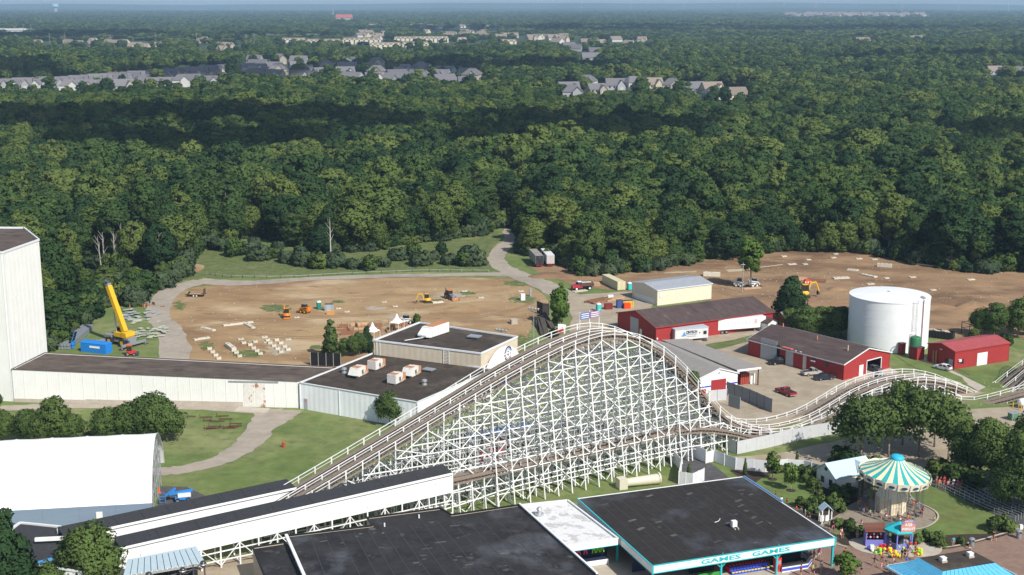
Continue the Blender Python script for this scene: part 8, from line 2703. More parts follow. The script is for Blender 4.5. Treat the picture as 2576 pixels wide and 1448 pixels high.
# middle estate of grey roofs
for i in range(40):
 x = 640 + (i % 10) * 60 + rr.uniform(-12, 12)
 y = 154 + (i // 10) * 13 + (i % 10) * 2.2 + rr.uniform(-3, 3)
 if x > 1000 and y < 175:
  continue
 house(at(x, y + 5), rr.uniform(-0.5, 0.7), [KA, KC, KB, KD][i % 4], [2, 0, 2, 1][i % 4], m_hroof, 'grey-roofed house in the middle estate', 'grey-roofed houses of the middle estate', 1.4)
OPEN.append((620, 720, 176, 150))
OPEN.append((720, 960, 192, 150))
OPEN.append((960, 1205, 202, 165))
for (x, y) in ((1430, 120), (1445, 126), (1500, 135), (1485, 150)):
 house(at(x, y + 4), rr.uniform(-0.3, 0.5), KB, 2, m_hroof, 'large grey-roofed house among the trees beyond the ridge', 'large houses among the trees beyond the ridge', 1.5, False)
OPEN.append((1415, 1460, 128, 116))
OPEN.append((1460, 1510, 152, 132))
# apartment blocks and tan terraces
m_apt = mat('apartment_cream', (0.62, 0.56, 0.44), 0.8, var=0.05)
for i, (x0, x1, y, st) in enumerate(((700, 770, 108, 2), (770, 860, 111, 2), (860, 960, 112, 3), (930, 1010, 126, 3), (1010, 1080, 124, 3), (1040, 1130, 108, 3), (1150, 1175, 106, 2), (1232, 1300, 112, 2), (990, 1060, 104, 2))):
 a_, b_ = at(x0, y), at(x1, y)
 t = thing('apartment_block', 'cream apartment block with brown roof' + (' and balconies' if st == 3 else ' of two storeys'), 'apartments', ((a_.x + b_.x) / 2, a_.y, 0), 0.12, 'cream three-storey apartment blocks with balconies' if st == 3 else 'two-storey cream blocks')
 L_ = (b_.x - a_.x) * 0.96
 he = 3.2 * st
 MB().box(0, 0, 0, L_, 13, he).build('wall', m_apt, t)
 MB().add([(-L_ / 2 - 0.6, -7.1, he), (L_ / 2 + 0.6, -7.1, he), (L_ / 2 + 0.6, 7.1, he), (-L_ / 2 - 0.6, 7.1, he), (-L_ / 2 + 2, 0, he + 4.2), (L_ / 2 - 2, 0, he + 4.2)], [(0, 1, 5, 4), (2, 3, 4, 5), (1, 2, 5), (3, 0, 4), (3, 2, 1, 0)]).build('roof', m_hroof2, t)
 k = max(2, int(L_ / 9))
 for j in range(k):
  x = -L_ / 2 + (j + 0.5) * L_ / k
  g_ = MB()
  g_.add([(x - 2.6, -7.4, he - 0.2), (x + 2.6, -7.4, he - 0.2), (x, -7.4, he + 2.6), (x, -2.0, he + 2.6)], [(0, 1, 2), (1, 3, 2), (0, 2, 3)])
  g_.build('gable', m_apt, t)
  for s in range(st):
   MB().box(x, -6.6, 0.6 + 3.2 * s, 2.4, 0.3, 1.9).build('balcony_recess', m_glass, t)
   MB().box(x, -7.3, 0.3 + 3.2 * s, 2.8, 1.2, 0.25).build('balcony', m_hw[1], t)
OPEN.append((690, 960, 116, 104))
OPEN.append((930, 1140, 127, 100))
OPEN.append((1140, 1300, 112, 102))
# scattered houses farther out
def scatter_houses(boxes, iws, roofm, lb, grp, s, n_, seed, dt=False):
 r_ = random.Random(seed)
 for i in range(n_):
  x0, x1, y0, y1 = boxes[i % len(boxes)]
  x, y = r_.uniform(x0, x1), r_.uniform(y0, y1)
  house(at(x, y), r_.uniform(-0.9, 0.9), r_.choice([KA, KB, KD]), r_.choice(iws), roofm, lb, grp, s, dt)
scatter_houses([(95, 200, 111, 117), (220, 330, 107, 120), (330, 400, 118, 127)], [3, 0, 3], m_hroof2, 'tan-roofed cream house in the far left estate', 'cream houses of the far left estate', 1.25, 14, 31)
scatter_houses([(500, 600, 105, 126), (560, 600, 120, 134)], [3, 0, 1], m_hroof2, 'cream house near the power lines on the left', 'cream houses near the power lines', 1.3, 9, 32)
scatter_houses([(870, 960, 75, 103), (920, 960, 82, 104)], [1, 3, 1], m_hroof2, 'small white house on the far hillside above the apartments', 'white houses above the apartments', 1.3, 16, 33)
scatter_houses([(880, 1260, 68, 74), (1060, 1250, 78, 98), (1150, 1300, 90, 100)], [1, 3, 1], m_hroof2, 'tiny pale house scattered in the far trees', 'tiny pale houses in the far trees', 1.5, 30, 34)
scatter_houses([(1300, 1460, 95, 104), (1400, 1620, 104, 120)], [3, 1, 0], m_hroof2, 'pale house showing between trees right of the apartments', 'pale houses right of the apartments', 1.5, 20, 35)
scatter_houses([(1980, 2330, 37, 43)], [1, 3, 3], m_hroof2, 'tiny cream house in the distant sunlit suburb', 'cream houses of the distant sunlit suburb', 2.4, 110, 36)
scatter_houses([(2280, 2320, 105, 109), (2160, 2175, 113, 116)], [1], m_hroof2, 'tiny white house deep in the right-hand woods', 'white houses deep in the right woods', 1.8, 4, 37)
OPEN.append((92, 405, 119, 104))
OPEN.append((495, 605, 128, 102))
OPEN.append((870, 960, 103, 72))
OPEN.append((1060, 1250, 84, 70))
OPEN.append((1300, 1460, 104, 92))
OPEN.append((1400, 1620, 114, 102))
OPEN.append((1970, 2340, 43, 36))
for (x, y, lb, iw, rm_) in ((2500, 180, 'brick-red gabled house at the right edge of the woods', 2, m_hroof2), (2530, 185, 'large white timber-gabled house at the right edge', 1, m_hroof), (2562, 182, 'dark red house beside the white timber-gabled one', 2, m_hroof), (2445, 165, 'grey-roofed house behind the right-hand trees', 2, m_hroof)):
 house(at(x, y + 8), rr.uniform(-0.3, 0.4), KC if 'large' in lb else KA, iw, rm_, lb, None, 1.2)
OPEN.append((2480, 2576, 194, 178))
# far fields, long white shed, red roof
for i, (x0, x1, y0, y1) in enumerate(((-20, 90, 70, 76), (20, 75, 79, 82), (670, 720, 86, 91), (770, 800, 86, 91), (985, 1090, 22, 25))):
 sheet('far_field', [at(x0, y1), at(x1, y1), at(x1, y0), at(x0, y0)], 0.5 + 0.1 * i, m_lawnfar if i != 1 else m_gravel, amp=3, step=30, seed=80 + i)
 OPEN.append((x0, x1, y1 - 1, y0))
a_ = at(30, 82)
t = thing('long_shed', 'long white farm shed in the pale field at far left', 'shed', (a_.x, a_.y, 0), 0.1)
MB().box(0, 0, 0, 80, 25, 7).build('wall', m_hw[1], t)
MB().add([(-42, -14, 7), (42, -14, 7), (42, 14, 7), (-42, 14, 7), (-42, 0, 11), (42, 0, 11)], [(0, 1, 5, 4), (2, 3, 4, 5), (1, 2, 5), (3, 0, 4)]).build('roof', m_hw[1], t)
a_ = at(866, 51)
t = thing('red_roofed_hall', 'far hall with a large faded red roof in the trees', 'hall', (a_.x, a_.y, 0), 0.05)
MB().box(0, 0, 0, 80, 40, 12).build('wall', m_hw[0], t)
MB().add([(-42, -22, 12), (42, -22, 12), (42, 22, 12), (-42, 22, 12), (-40, 0, 27), (40, 0, 27)], [(0, 1, 5, 4), (2, 3, 4, 5), (1, 2, 5), (3, 0, 4)]).build('roof', mat('faded_red_roof', (0.42, 0.10, 0.08), 0.7), t)
OPEN.append((845, 885, 51, 50))
a_ = at(838, 42)
o = MB().cyl((0, 0, 0), (0, 0, 44), 2.5, 1.2, 8).build('white_mast', m_hw[1], None, True, (a_.x, a_.y, 0))
tag(o, 'thin white mast left of the red-roofed hall', 'mast')
# water towers
m_wtw = mat('water_tower_blue', (0.34, 0.52, 0.66), 0.6)
m_wts = mat('water_tower_stem', (0.36, 0.32, 0.29), 0.8)
a_ = at(140, 33)
t = thing('water_tower', 'pale blue water tower on a stout brown stem above the far trees', 'water tower', (a_.x, a_.y, 0))
sc3 = a_.y / FV
MB().lathe([(4.8 * sc3, 0), (4.8 * sc3, 13 * sc3)], 20).build('stem', m_wts, t, True)
MB().lathe([(5.0 * sc3, 12 * sc3), (8.0 * sc3, 14.5 * sc3), (8.2 * sc3, 19 * sc3), (6.5 * sc3, 21 * sc3), (1 * sc3, 21.6 * sc3)], 24).build('bowl', m_wtw, t, True)
OPEN.append((130, 150, 31, 32))
a_ = at(115, 14)
t = thing('water_tower', 'tiny white water tower on the hazy horizon', 'water tower', (a_.x, a_.y, 20))
s4_ = a_.y / FV
MB().lathe([(0.8 * s4_, 0), (0.8 * s4_, 7 * s4_)], 10).build('stem', m_hw[1], t)
MB().lathe([(1 * s4_, 6 * s4_), (2.6 * s4_, 8 * s4_), (2.2 * s4_, 10 * s4_)], 14).build('bowl', m_hw[1], t)
def pylon(x, yb, yt, lb, grp, m_=None):
 a_ = at(x, yb)
 h_ = (yb - yt) * a_.y / FV * 1.02
 t = thing('power_pylon', lb, 'pylon', (a_.x, a_.y, 0), 0.0, grp)
 m_ = m_ or m_trim
 r = max(0.35, 0.35 * a_.y / FV)
 MB().cyl((0, 0, 0), (0, 0, h_), r, r * 0.5, 6).build('mast', m_, t)
 for f in (0.96, 0.86, 0.76):
  MB().bar((-h_ * 0.11, 0, h_ * f), (h_ * 0.11, 0, h_ * f), r * 0.6).build('crossarm', m_, t)
for (x, yb, yt) in ((1463, 22, 6), (1587, 20, 6), (1721, 22, 7), (1856, 24, 8), (1972, 22, 9), (2052, 24, 10), (2268, 40, 13), (2410, 28, 14), (2536, 30, 12), (1318, 12, 2), (1328, 12, 2), (1340, 12, 2), (1352, 12, 2), (1018, 18, 8)):
 pylon(x, yb + 4, yt, 'white power pylon standing on the hazy skyline', 'white pylons along the skyline')
for (x, yb, yt) in ((131, 86, 56), (165, 84, 50), (60, 80, 62), (78, 80, 62), (126, 108, 86), (164, 108, 84), (279, 106, 88), (336, 112, 96), (393, 110, 84), (495, 106, 86), (620, 116, 88), (632, 116, 100), (640, 118, 86)):
 pylon(x, yb + 8, yt, 'thin pale power pole rising from the left woodland', 'pale power poles in the left woodland', m_wts)
# ------------------------------------------------------------------ people: one skinned body, clothes and hair over it
m_skin = mat('skin', (0.46, 0.27, 0.19), 0.6, rnd=0.25)
m_hair = mat('hair', (0.06, 0.04, 0.03), 0.7, rnd=0.4)
m_shoe = mat('shoes', (0.55, 0.55, 0.55), 0.6)
def skin_mesh(name, verts, edges, radii, m, root=0, sub=1):
 me = bpy.data.meshes.new(name)
 me.from_pydata(verts, edges, [])
 o = bpy.data.objects.new(name, me)
 COL.objects.link(o)
 sk_ = o.modifiers.new('skin', 'SKIN')
 sk_.use_smooth_shade = True
 lay = me.skin_vertices[0].data
 for i, r in enumerate(radii):
  lay[i].radius = (r, r) if not isinstance(r, tuple) else r
  lay[i].use_root = (i == root)
 sb = o.modifiers.new('sub', 'SUBSURF')
 sb.levels = sub
 sb.render_levels = sub
 dg = bpy.context.evaluated_depsgraph_get()
 res = bpy.data.meshes.new_from_object(o.evaluated_get(dg))
 bpy.data.objects.remove(o)
 res.materials.clear()
 res.materials.append(m)
 res.polygons.foreach_set('use_smooth', [True] * len(res.polygons))
 return res
def person_kind(pose):
 """joints of a 1.72 m figure facing -Y."""
 hip, kn, an = 0.90, 0.50, 0.08
 st = {'stand': ((0.0, 0.0), (0.0, 0.0)), 'walk': ((-0.22, -0.30), (0.20, 0.36)), 'sit': None}[pose]
 V = [(0, 0, 0.93), (0, 0.0, 1.12), (0, 0.0, 1.36), (0, -0.01, 1.48), (0, -0.03, 1.56), (0, -0.03, 1.70)]
 R_ = [(0.15, 0.11), (0.14, 0.10), (0.165, 0.10), 0.055, 0.085, 0.075]
 E_ = [(0, 1), (1, 2), (2, 3), (3, 4), (4, 5)]
 def chain(start, pts, rs):
  prev = start
  for p, r in zip(pts, rs):
   V.append(p)
   R_.append(r)
   E_.append((prev, len(V) - 1))
   prev = len(V) - 1
  return prev
 leg_pts = []
 for s, k in ((-1, 0), (1, 1)):
  if pose == 'sit':
   L_ = [(s * 0.10, -0.02, 0.88), (s * 0.11, -0.46, 0.90), (s * 0.11, -0.50, 0.48), (s * 0.11, -0.62, 0.44)]
  else:
   ky, ay = st[k]
   L_ = [(s * 0.10, 0, 0.86), (s * 0.11, ky, 0.49), (s * 0.11, ay, 0.07), (s * 0.12, ay - 0.16, 0.05)]
  leg_pts.append(L_)
  chain(0, L_, [0.085, 0.06, 0.045, 0.035])
 arm_pts = []
 for s, k in ((-1, 1), (1, 0)):
  if pose == 'sit':
   A__ = [(s * 0.19, 0, 1.40), (s * 0.27, -0.10, 1.18), (s * 0.24, -0.26, 1.40), (s * 0.235, -0.30, 1.48)]
  else:
   sw = st[k][0] * 0.6
   A__ = [(s * 0.19, 0, 1.40), (s * 0.25, sw * 0.4 + 0.03, 1.14), (s * 0.26, sw - 0.06, 0.92), (s * 0.255, sw - 0.09, 0.84)]
  arm_pts.append(A__)
  last = chain(2, A__, [0.055, 0.042, 0.032, 0.030])
  hx, hy, hz3 = A__[3]
  for f in range(4):
   V.append((hx + s * 0.0 + (f - 1.5) * 0.0, hy - 0.03 + 0.02 * f, hz3 - 0.08))
   R_.append(0.010)
   E_.append((last, len(V) - 1))
  V.append((hx - s * 0.02, hy - 0.06, hz3 - 0.03))
  R_.append(0.010)
  E_.append((last, len(V) - 1))
 body = skin_mesh('body', V, E_, R_, m_skin)
 # shirt
 Vs = [(0, 0, 0.95), (0, 0, 1.14), (0, 0, 1.36), (0, 0, 1.45)]
 Es = [(0, 1), (1, 2), (2, 3)]
 Rs = [(0.175, 0.135), (0.165, 0.125), (0.185, 0.125), 0.09]
 for A__ in arm_pts:
  a = Vector(A__[0])
  b = Vector(A__[1])
  Vs += [tuple(a), tuple(a.lerp(b, 0.75))]
  Es += [(2, len(Vs) - 2), (len(Vs) - 2, len(Vs) - 1)]
  Rs += [0.075, 0.068]
 sh = [Vs, Es, Rs]
 Vp = [(0, 0, 1.0), (0, 0, 0.90)]
 Ep = [(0, 1)]
 Rp = [(0.165, 0.125), (0.17, 0.13)]
 for L_ in leg_pts:
  a, b = Vector(L_[0]), Vector(L_[1])
  Vp += [tuple(a), tuple(a.lerp(b, 0.85))]
  Ep += [(1, len(Vp) - 2), (len(Vp) - 2, len(Vp) - 1)]
  Rp += [0.105, 0.095]
 hairm = MB().ball(0, 0.0, 1.70, 0.115, 0.125, 0.115, 8, 6)
 hm = mesh_from(hairm, 'hair', m_hair)
 nose = None
 return body, sh, (Vp, Ep, Rp), hm
PK = {k: person_kind(k) for k in ('stand', 'walk', 'sit')}
CL = {}
def cloth(pose, which, m):
 key = (pose, which, m.name)
 if key not in CL:
  base = (pose, which)
  if base not in CL:
   d = PK[pose][1 if which == 'shirt' else 2]
   CL[base] = skin_mesh(which, d[0], d[1], d[2], m)
  me = CL[base].copy()
  me.materials.clear()
  me.materials.append(m)
  CL[key] = me
 return CL[key]
COLS = {'red': (0.50, 0.02, 0.03), 'white': (0.70, 0.70, 0.70), 'black': (0.02, 0.02, 0.022), 'pink': (0.80, 0.16, 0.28), 'orange': (0.80, 0.14, 0.02), 'grey': (0.16, 0.17, 0.18), 'lime': (0.45, 0.70, 0.03), 'green': (0.30, 0.55, 0.32),
  'teal': (0.05, 0.45, 0.48), 'navy': (0.03, 0.04, 0.14), 'maroon': (0.18, 0.02, 0.04), 'blue': (0.05, 0.12, 0.45), 'khaki': (0.33, 0.27, 0.19), 'denim': (0.07, 0.10, 0.18), 'yellow': (0.65, 0.50, 0.04)}
def cm(c):
 return mat('cloth_' + c, COLS[c], 0.85, var=0.06, vs=6)
def person(p, rz, pose, top, bottom, lb, grp=None, s=1.0, z=0.0):
 t = thing('person', lb, 'person', (p[0], p[1], z), rz, grp)
 t.scale = (s, s, s)
 inst('body', PK[pose][0], t)
 inst('shirt', cloth(pose, 'shirt', cm(top)), t)
 inst('shorts', cloth(pose, 'shorts', cm(bottom)), t)
 inst('hair', PK[pose][3], t)
rr = random.Random(12)
# plaza and path: photo positions of the feet
PEOPLE = [
 (AW, 495, 1140, 'walk', 'red', 'khaki', 'person in red shirt walking alone on the brown plaza'),
 (AW, 430, 1215, 'walk', 'white', 'grey', 'person in white shirt beside the small plaza tree'),
 (AW, 800, 1415, 'walk', 'grey', 'black', 'person in grey shirt bending over a stroller on the plaza'),
 (AW, 1055, 1280, 'walk', 'maroon', 'khaki', 'person in maroon top carrying a yellow toy past the heaps'),
 (AW, 1195, 1200, 'walk', 'red', 'maroon', 'person in red dress between the toy heaps'),
 (AW, 1180, 1335, 'stand', 'pink', 'white', 'child in bright pink shirt on the plaza'),
 (AW, 1290, 1310, 'stand', 'grey', 'black', 'child in orange cap and grey shirt on the plaza'),
 (AW, 1405, 1240, 'stand', 'red', 'white', 'person in red shirt behind the group by the blue roof'),
 (AW, 1385, 1440, 'stand', 'white', 'maroon', 'person in white shirt nearest the blue roof corner'),
 (AW, 1430, 1400, 'walk', 'navy', 'navy', 'person in navy clothes beside the blue roof corner'),
 (AW, 1655, 1300, 'stand', 'blue', 'maroon', 'person in blue shirt above the blue roof edge'),
 (AW, 1570, 1150, 'stand', 'black', 'khaki', 'person in black shirt facing the guessing booth'),
 (AW, 1625, 1130, 'stand', 'maroon', 'black', 'person in dark maroon top at the guessing booth'),
 (AW, 1680, 1120, 'stand', 'grey', 'khaki', 'person in taupe shirt at the guessing booth'),
 (AW, 1815, 1180, 'walk', 'red', 'khaki', 'person in red shirt right of the guessing booth'),
 (AW, 1725, 990, 'stand', 'red', 'white', 'person in red shirt and white cap behind the toys'),
 (AW, 1820, 1000, 'stand', 'red', 'black', 'person in red jersey beside the yellow plush stand'),
 (AW, 1630, 960, 'stand', 'blue', 'black', 'person in sky blue shirt serving in the booth'),
 (AW, 1345, 980, 'stand', 'black', 'black', 'dark-clothed person standing in the booth opening'),
 (AW, 395, 750, 'walk', 'red', 'white', 'person in red shirt walking down the dark path'),
 (AW, 425, 735, 'walk', 'white', 'red', 'person in white shirt following on the dark path'),
 (AW, 260, 615, 'walk', 'black', 'pink', 'person in black top and coral shorts by the gate hut'),
 (AW, 185, 600, 'walk', 'grey', 'black', 'person in grey top beside the gate hut path'),
 (AW, 718, 780, 'stand', 'grey', 'khaki', 'person in grey shirt leaning at the hedge near a stroller'),
 (AW, 320, 880, 'stand', 'blue', 'denim', 'person in blue behind the teal corner post'),
 (AW, 40, 1390, 'walk', 'grey', 'khaki', 'person in grey shirt and cap under the arcade edge'),
 (AW, 10, 1090, 'walk', 'pink', 'white', 'person in hot pink shirt beside the arcade'),
 (AW, 800, 480, 'sit', 'red', 'white', 'small child in red sitting on the ride kerb'),
 (AW, 1675, 480, 'walk', 'orange', 'black', 'ride attendant in orange shirt striding across the pad'),
 (AW, 1965, 350, 'stand', 'red', 'khaki', 'attendant in red shirt standing at the right of the swings'),
 (AW, 2180, 425, 'sit', 'lime', 'grey', 'child in lime shirt crouching by the pad kerb'),
 (GM, 2230, 690, 'stand', 'grey', 'denim', 'person in grey under the arcade fascia'),
 (GM, 2190, 710, 'stand', 'maroon', 'khaki', 'person in maroon in the arcade shade'),
 (GM, 2285, 675, 'walk', 'pink', 'white', 'person in pink shirt by the angled stall counter'),
 (GM, 2215, 845, 'walk', 'lime', 'black', 'person in lime yellow shirt by the arcade corner'),
 (GM, 2250, 800, 'stand', 'grey', 'khaki', 'child in grey beside the lime-shirted person'),
 (GM, 2085, 860, 'stand', 'red', 'black', 'person in red at the basket stall'),
 (L6, 125, 790, 'stand', 'white', 'white', 'person all in white on the dark queue path'),
 (L6, 70, 745, 'stand', 'black', 'black', 'person in black at the top of the queue path'),
 (L6, 178, 810, 'stand', 'maroon', 'black', 'person in dark maroon on the queue path'),
 (L6, 265, 880, 'walk', 'red', 'khaki', 'person in red check shirt on the queue path'),
 (L6, 310, 895, 'stand', 'grey', 'khaki', 'person in beige beside the red check shirt'),
 (L6, 348, 910, 'stand', 'green', 'khaki', 'person in mint green shirt on the queue path'),
 (L6, 385, 945, 'stand', 'black', 'black', 'person in black with white cap on the queue path'),
 (QK, 262, 1050, 'stand', 'teal', 'khaki', 'person in teal shirt leaning on the plaza kerb'),
 (QK, 490, 1080, 'sit', 'red', 'white', 'small child in red beside the litter bin'),
 (QK, 830, 970, 'walk', 'black', 'khaki', 'person with dark top and white bag near the round shrubs'),
 (QK, 850, 965, 'walk', 'maroon', 'maroon', 'person in maroon beside the one with a white bag'),
]
for (k, x, y, pose, top, bot, lb) in PEOPLE:
 s_ = 0.68 if ('child' in lb or 'small' in lb) else rr.uniform(0.97, 1.06)
 person(P(k, x, y), rr.uniform(0, 6.28), pose, top, bot, lb, None, s_, -0.40 * s_ if pose == 'sit' else 0.05)
# waiting line in the shade
for i in range(14):
 p_ = P(QK, 20 + (i % 7) * 60 + rr.uniform(-15, 15), 150 + (i // 7) * 45 + (i % 7) * 12)
 person(p_, rr.uniform(0, 6.28), 'stand', rr.choice(['orange', 'red', 'grey', 'white', 'maroon', 'pink', 'black']), rr.choice(['khaki', 'denim', 'black']), 'person waiting in the shaded swing ride line', 'people waiting in the shaded line', rr.uniform(0.9, 1.05), 0.05)
# riders in the hanging seats
tops = ['orange', 'white', 'orange', 'green', 'grey', 'black', 'red', 'yellow', 'pink', 'navy', 'white', 'khaki', 'maroon', 'grey']
n_r = 0
for i, (x, y, a) in enumerate(SEATS):
 if rr.random() < 0.72:
  person((x, y), a + math.pi, 'sit', rr.choice(tops), rr.choice(['denim', 'black', 'khaki', 'white']), 'rider sitting in a hanging swing seat', 'riders in the swing seats', rr.uniform(0.8, 1.0), -0.15)
  n_r += 1
# ------------------------------------------------------------------ garden plants and single trees
def hedge(k, x, y, s, lb='round clipped shrub in the garden beds', grp='clipped shrubs in the garden beds', nm='shrub', key='hedge0', sx=1.0, cat='shrub'):
 tree(key, P(k, x, y), s, lb, cat, grp, nm, sx=sx)
for (x, y, s) in ((640, 600, 1.5), (700, 585, 1.5), (830, 600, 1.7), (900, 640, 1.3), (650, 700, 1.4), (760, 720, 1.6), (480, 700, 0.8), (440, 650, 1.6), (350, 560, 1.5), (400, 530, 1.4), (450, 520, 1.5), (500, 560, 1.3), (330, 500, 1.2),
     (100, 480, 1.1), (165, 470, 1.1), (60, 470, 1.0), (330, 810, 1.3), (390, 790, 1.2), (450, 800, 1.3), (520, 790, 1.2), (600, 780, 1.5), (660, 810, 1.2), (630, 840, 1.0), (420, 860, 1.1), (370, 850, 1.0), (690, 850, 0.9), (700, 760, 1.4),
     (660, 1000, 1.2), (720, 1020, 1.1), (780, 1030, 1.2), (830, 1070, 1.1), (880, 1090, 1.2), (800, 985, 0.9), (1400, 1150, 1.1), (1470, 1110, 1.1), (1520, 1150, 1.2), (1610, 1130, 1.0), (1640, 1180, 1.0), (1020, 620, 1.2), (950, 600, 1.3)):
 hedge(L6, x, y, s)
for (x, y, s) in ((860, 830, 1.5), (965, 820, 1.7), (1050, 830, 1.2), (60, 1040, 1.1), (60, 960, 1.0), (400, 1010, 0.9)):
 hedge(QK, x, y, s, 'dense round bush beside the plaza lawn', 'dense round bushes beside the plaza lawn')
tree('cone0', P(L3, 405, 1170), 0.32, 'narrow dark clipped conifer by the white fence', 'conifer', None, 'clipped_conifer', sx=0.6)
tree('cone0', P(L2, 1525, 1190), 0.26, 'small dark conifer beside the curved white wall', 'conifer', None, 'clipped_conifer', sx=0.8)
tree('cone0', P(L3, 795, 1130), 0.36, 'thin young spruce behind the white fence', 'conifer', None, 'young_spruce', sx=0.5)
tree('sapling', P(L3, 612, 1205), 1.05, 'light green young tree on the garden lawn by the white fence', 'tree', None, 'young_tree')
tree('sapling', P(L3, 752, 1290), 1.0, 'light green young tree in a mulch ring on the garden lawn', 'tree', None, 'young_tree')
tree('sapling', P(L6, 740, 1500), 0.9, 'leafy green plaza tree cut by the frame below', 'tree', None, 'plaza_tree', sx=1.6)
for (x, y) in ((612, 1205), (752, 1290)):
 b = P(L3, x, y)
 o = MB().lathe([(0.9, 0.062), (0.6, 0.12), (0.05, 0.14)], 14).build('mulch_ring', m_bark_bed, None, True, b)
 o['kind'] = 'structure'
# big trees behind the swings
for (x, y, s, key, lb) in ((2165, 1165, 1.15, 'airy0', 'broad tree behind the white chalet'), (2235, 1150, 1.15, 'airy1', 'broad tree behind the left side of the swing canopy'), (2310, 1150, 1.15, 'airy0', 'broad tree behind the swing canopy top'), (2385, 1160, 1.1, 'airy1', 'broad tree right of the swing canopy'),
       (2270, 1120, 1.1, 'airy0', 'taller tree at the back of the group behind the swings'), (2350, 1125, 1.1, 'airy1', 'leafy tree at the back right of the group behind the swings'), (2430, 1200, 1.0, 'park1', 'dark tree over the waiting line'), (2490, 1215, 1.15, 'park1', 'large dark tree at the end of the waiting line'), (2560, 1230, 1.2, 'park0', 'spreading dark tree at the picture edge over the queue'),
       (2590, 1290, 1.25, 'park1', 'dense tree at the right picture edge above the plaza lawn'), (2545, 1285, 1.0, 'park0', 'dense low tree beside the plaza lawn edge'), (2600, 1180, 1.2, 'park0', 'dark green tree far right by the lane')):
 tree(key, at(x, y), s, lb, 'tree', None, 'shade_tree')
for (x, y, s) in ((2140, 1185, 1.6), (2190, 1190, 1.4), (2120, 1165, 1.4), (2360, 1200, 1.5), (2410, 1215, 1.6), (2450, 1230, 1.4)):
 hedge(lambda a, b: (a, b), x, y, s * 0.45, 'dark undergrowth bush below the trees by the swings', 'undergrowth below the trees by the swings', 'bush', 'bush1', 1.3)
# trees by the yard and site
tree('lime0', P(K3, 1765, 1090), 1.0, 'slim bright green columnar tree beside the timber fence', 'tree', None, 'columnar_tree', sx=1.0)
tree('cone0', P(L1, 565, 290), 0.95, 'feathery green cone-shaped tree at the black windscreen fence', 'tree', None, 'cypress_tree')
for (x, y, s, lb) in ((740, 275, 0.5, 'round dark bush beside the cone-shaped tree'), (665, 275, 0.45, 'small bush left of the dark evergreen'), (780, 265, 0.55, 'dense bush against the beige hall')):
 tree('park1', P(L1, x, y), s, lb, 'bush', None, 'bush')
tree('pine0', P(L1, 840, 250), 0.75, 'small dark evergreen against the beige hall', 'conifer', None, 'evergreen_tree', sx=0.7)
tree('park0', P(L1, 1010, 790), 0.75, 'sparse tree leaning by the coaster and ribbed wall', 'tree', None, 'young_tree')
tree('park1', P(L1, 1465, 560), 0.45, 'small dark tree between white wall and coaster lift', 'tree', None, 'young_tree')
tree('park1', P(L1, 1240, 740), 0.4, 'leafy shrub at the ribbed building corner', 'shrub', None, 'corner_shrub')
tree('vase0', P(NK, 850, 560), 1.0, 'tall lone tree with bare trunk on the cleared earth', 'tree', None, 'lone_tree')
for (x, y, s, key, lb) in ((3090, 1235, 0.98, 'pine0', 'dense dark round-coned tree at the end of the red barn'),):
 tree(key, at(x / 1.5528, y / 1.5528 + 12), 1.35, lb, 'tree', None, 'evergreen_tree', sx=1.15)
for (x, y, s, lb) in ((2020, 850, 0.8, 'bushy green tree behind the workshop ridge'), (2060, 845, 0.75, 'bushy tree between workshop and tank'), (2095, 850, 0.8, 'dark bushy tree against the tank side'), (2115, 840, 0.7, 'shaded bush left of the white tank'), (1985, 835, 0.6, 'low tree behind the mossy hut')):
 tree('park1', at(x, y), s, lb, 'tree', None, 'hedgerow_tree', sx=1.2)
for (x, y, s, key, lb) in ((2470, 845, 0.8, 'park0', 'ragged tree beyond the red pump house'), (2500, 850, 0.9, 'park1', 'leafy tree beyond the pump house end'), (2560, 850, 1.0, 'park1', 'green tree at the right picture edge behind the pump house'), (2590, 845, 1.1, 'lime0', 'yellow-green tree at the right edge beyond the pump house'), (2450, 850, 0.5, 'bush1', 'dark bush beyond the pump house roof'), (2530, 870, 0.6, 'bush1', 'dark bush by the right edge of the pump house')):
 tree(key, at(x, y), s, lb, 'tree', None, 'boundary_tree')
for (x, y, s, lb) in ((1745, 990, 0.5, 'green bush behind the coaster drop'), (1712, 940, 0.45, 'green bush beside the coaster drop and cabin')):
 tree('park1', at(x, y), s, lb, 'bush', None, 'bush', sx=0.8)
tree('bush1', P(K3, 330, 1080), 0.6, 'leafy bush at the corner of the beige hall roof', 'bush', None, 'bush', sx=0.6)
tree('bush1', at(1395, 850), 0.5, 'low green bush under the coaster crest', 'bush', None, 'bush')
# lower left bushes and trees
for (x, y, s, key, lb) in ((140, 1115, 0.62, 'park1', 'bright tree in the shrubbery behind the fabric hall'), (70, 1110, 0.5, 'park0', 'olive bush in the shrubbery behind the fabric hall'), (100, 1118, 0.45, 'park0', 'dense bush behind the fabric hall ridge'), (180, 1115, 0.45, 'park0', 'low bush right of the bright tree'),
       (270, 1115, 0.55, 'park0', 'rounded bush in the middle of the shrubbery'), (330, 1112, 0.62, 'park0', 'large bush near the end of the shrubbery'), (385, 1110, 0.75, 'park0', 'tallest bush at the end of the shrubbery by the drive'), (420, 1112, 0.62, 'park0', 'end bush of the shrubbery on the lawn'), (10, 1112, 0.5, 'park0', 'bush at the left picture edge behind the hall'), (225, 1118, 0.4, 'bush0', 'grey-green low shrub in the shrubbery')):
 tree(key, at(x, y), s * 1.45, lb, 'bush', None, 'bush')
tree('park1', at(-8, 1030), 0.35, 'pale tree at the left edge by the tall building', 'tree', None, 'young_tree')
tree('pine0', at(20, 1540), 1.65, 'dark feathery evergreen at the lower left corner', 'conifer', None, 'evergreen_tree', sx=0.95)
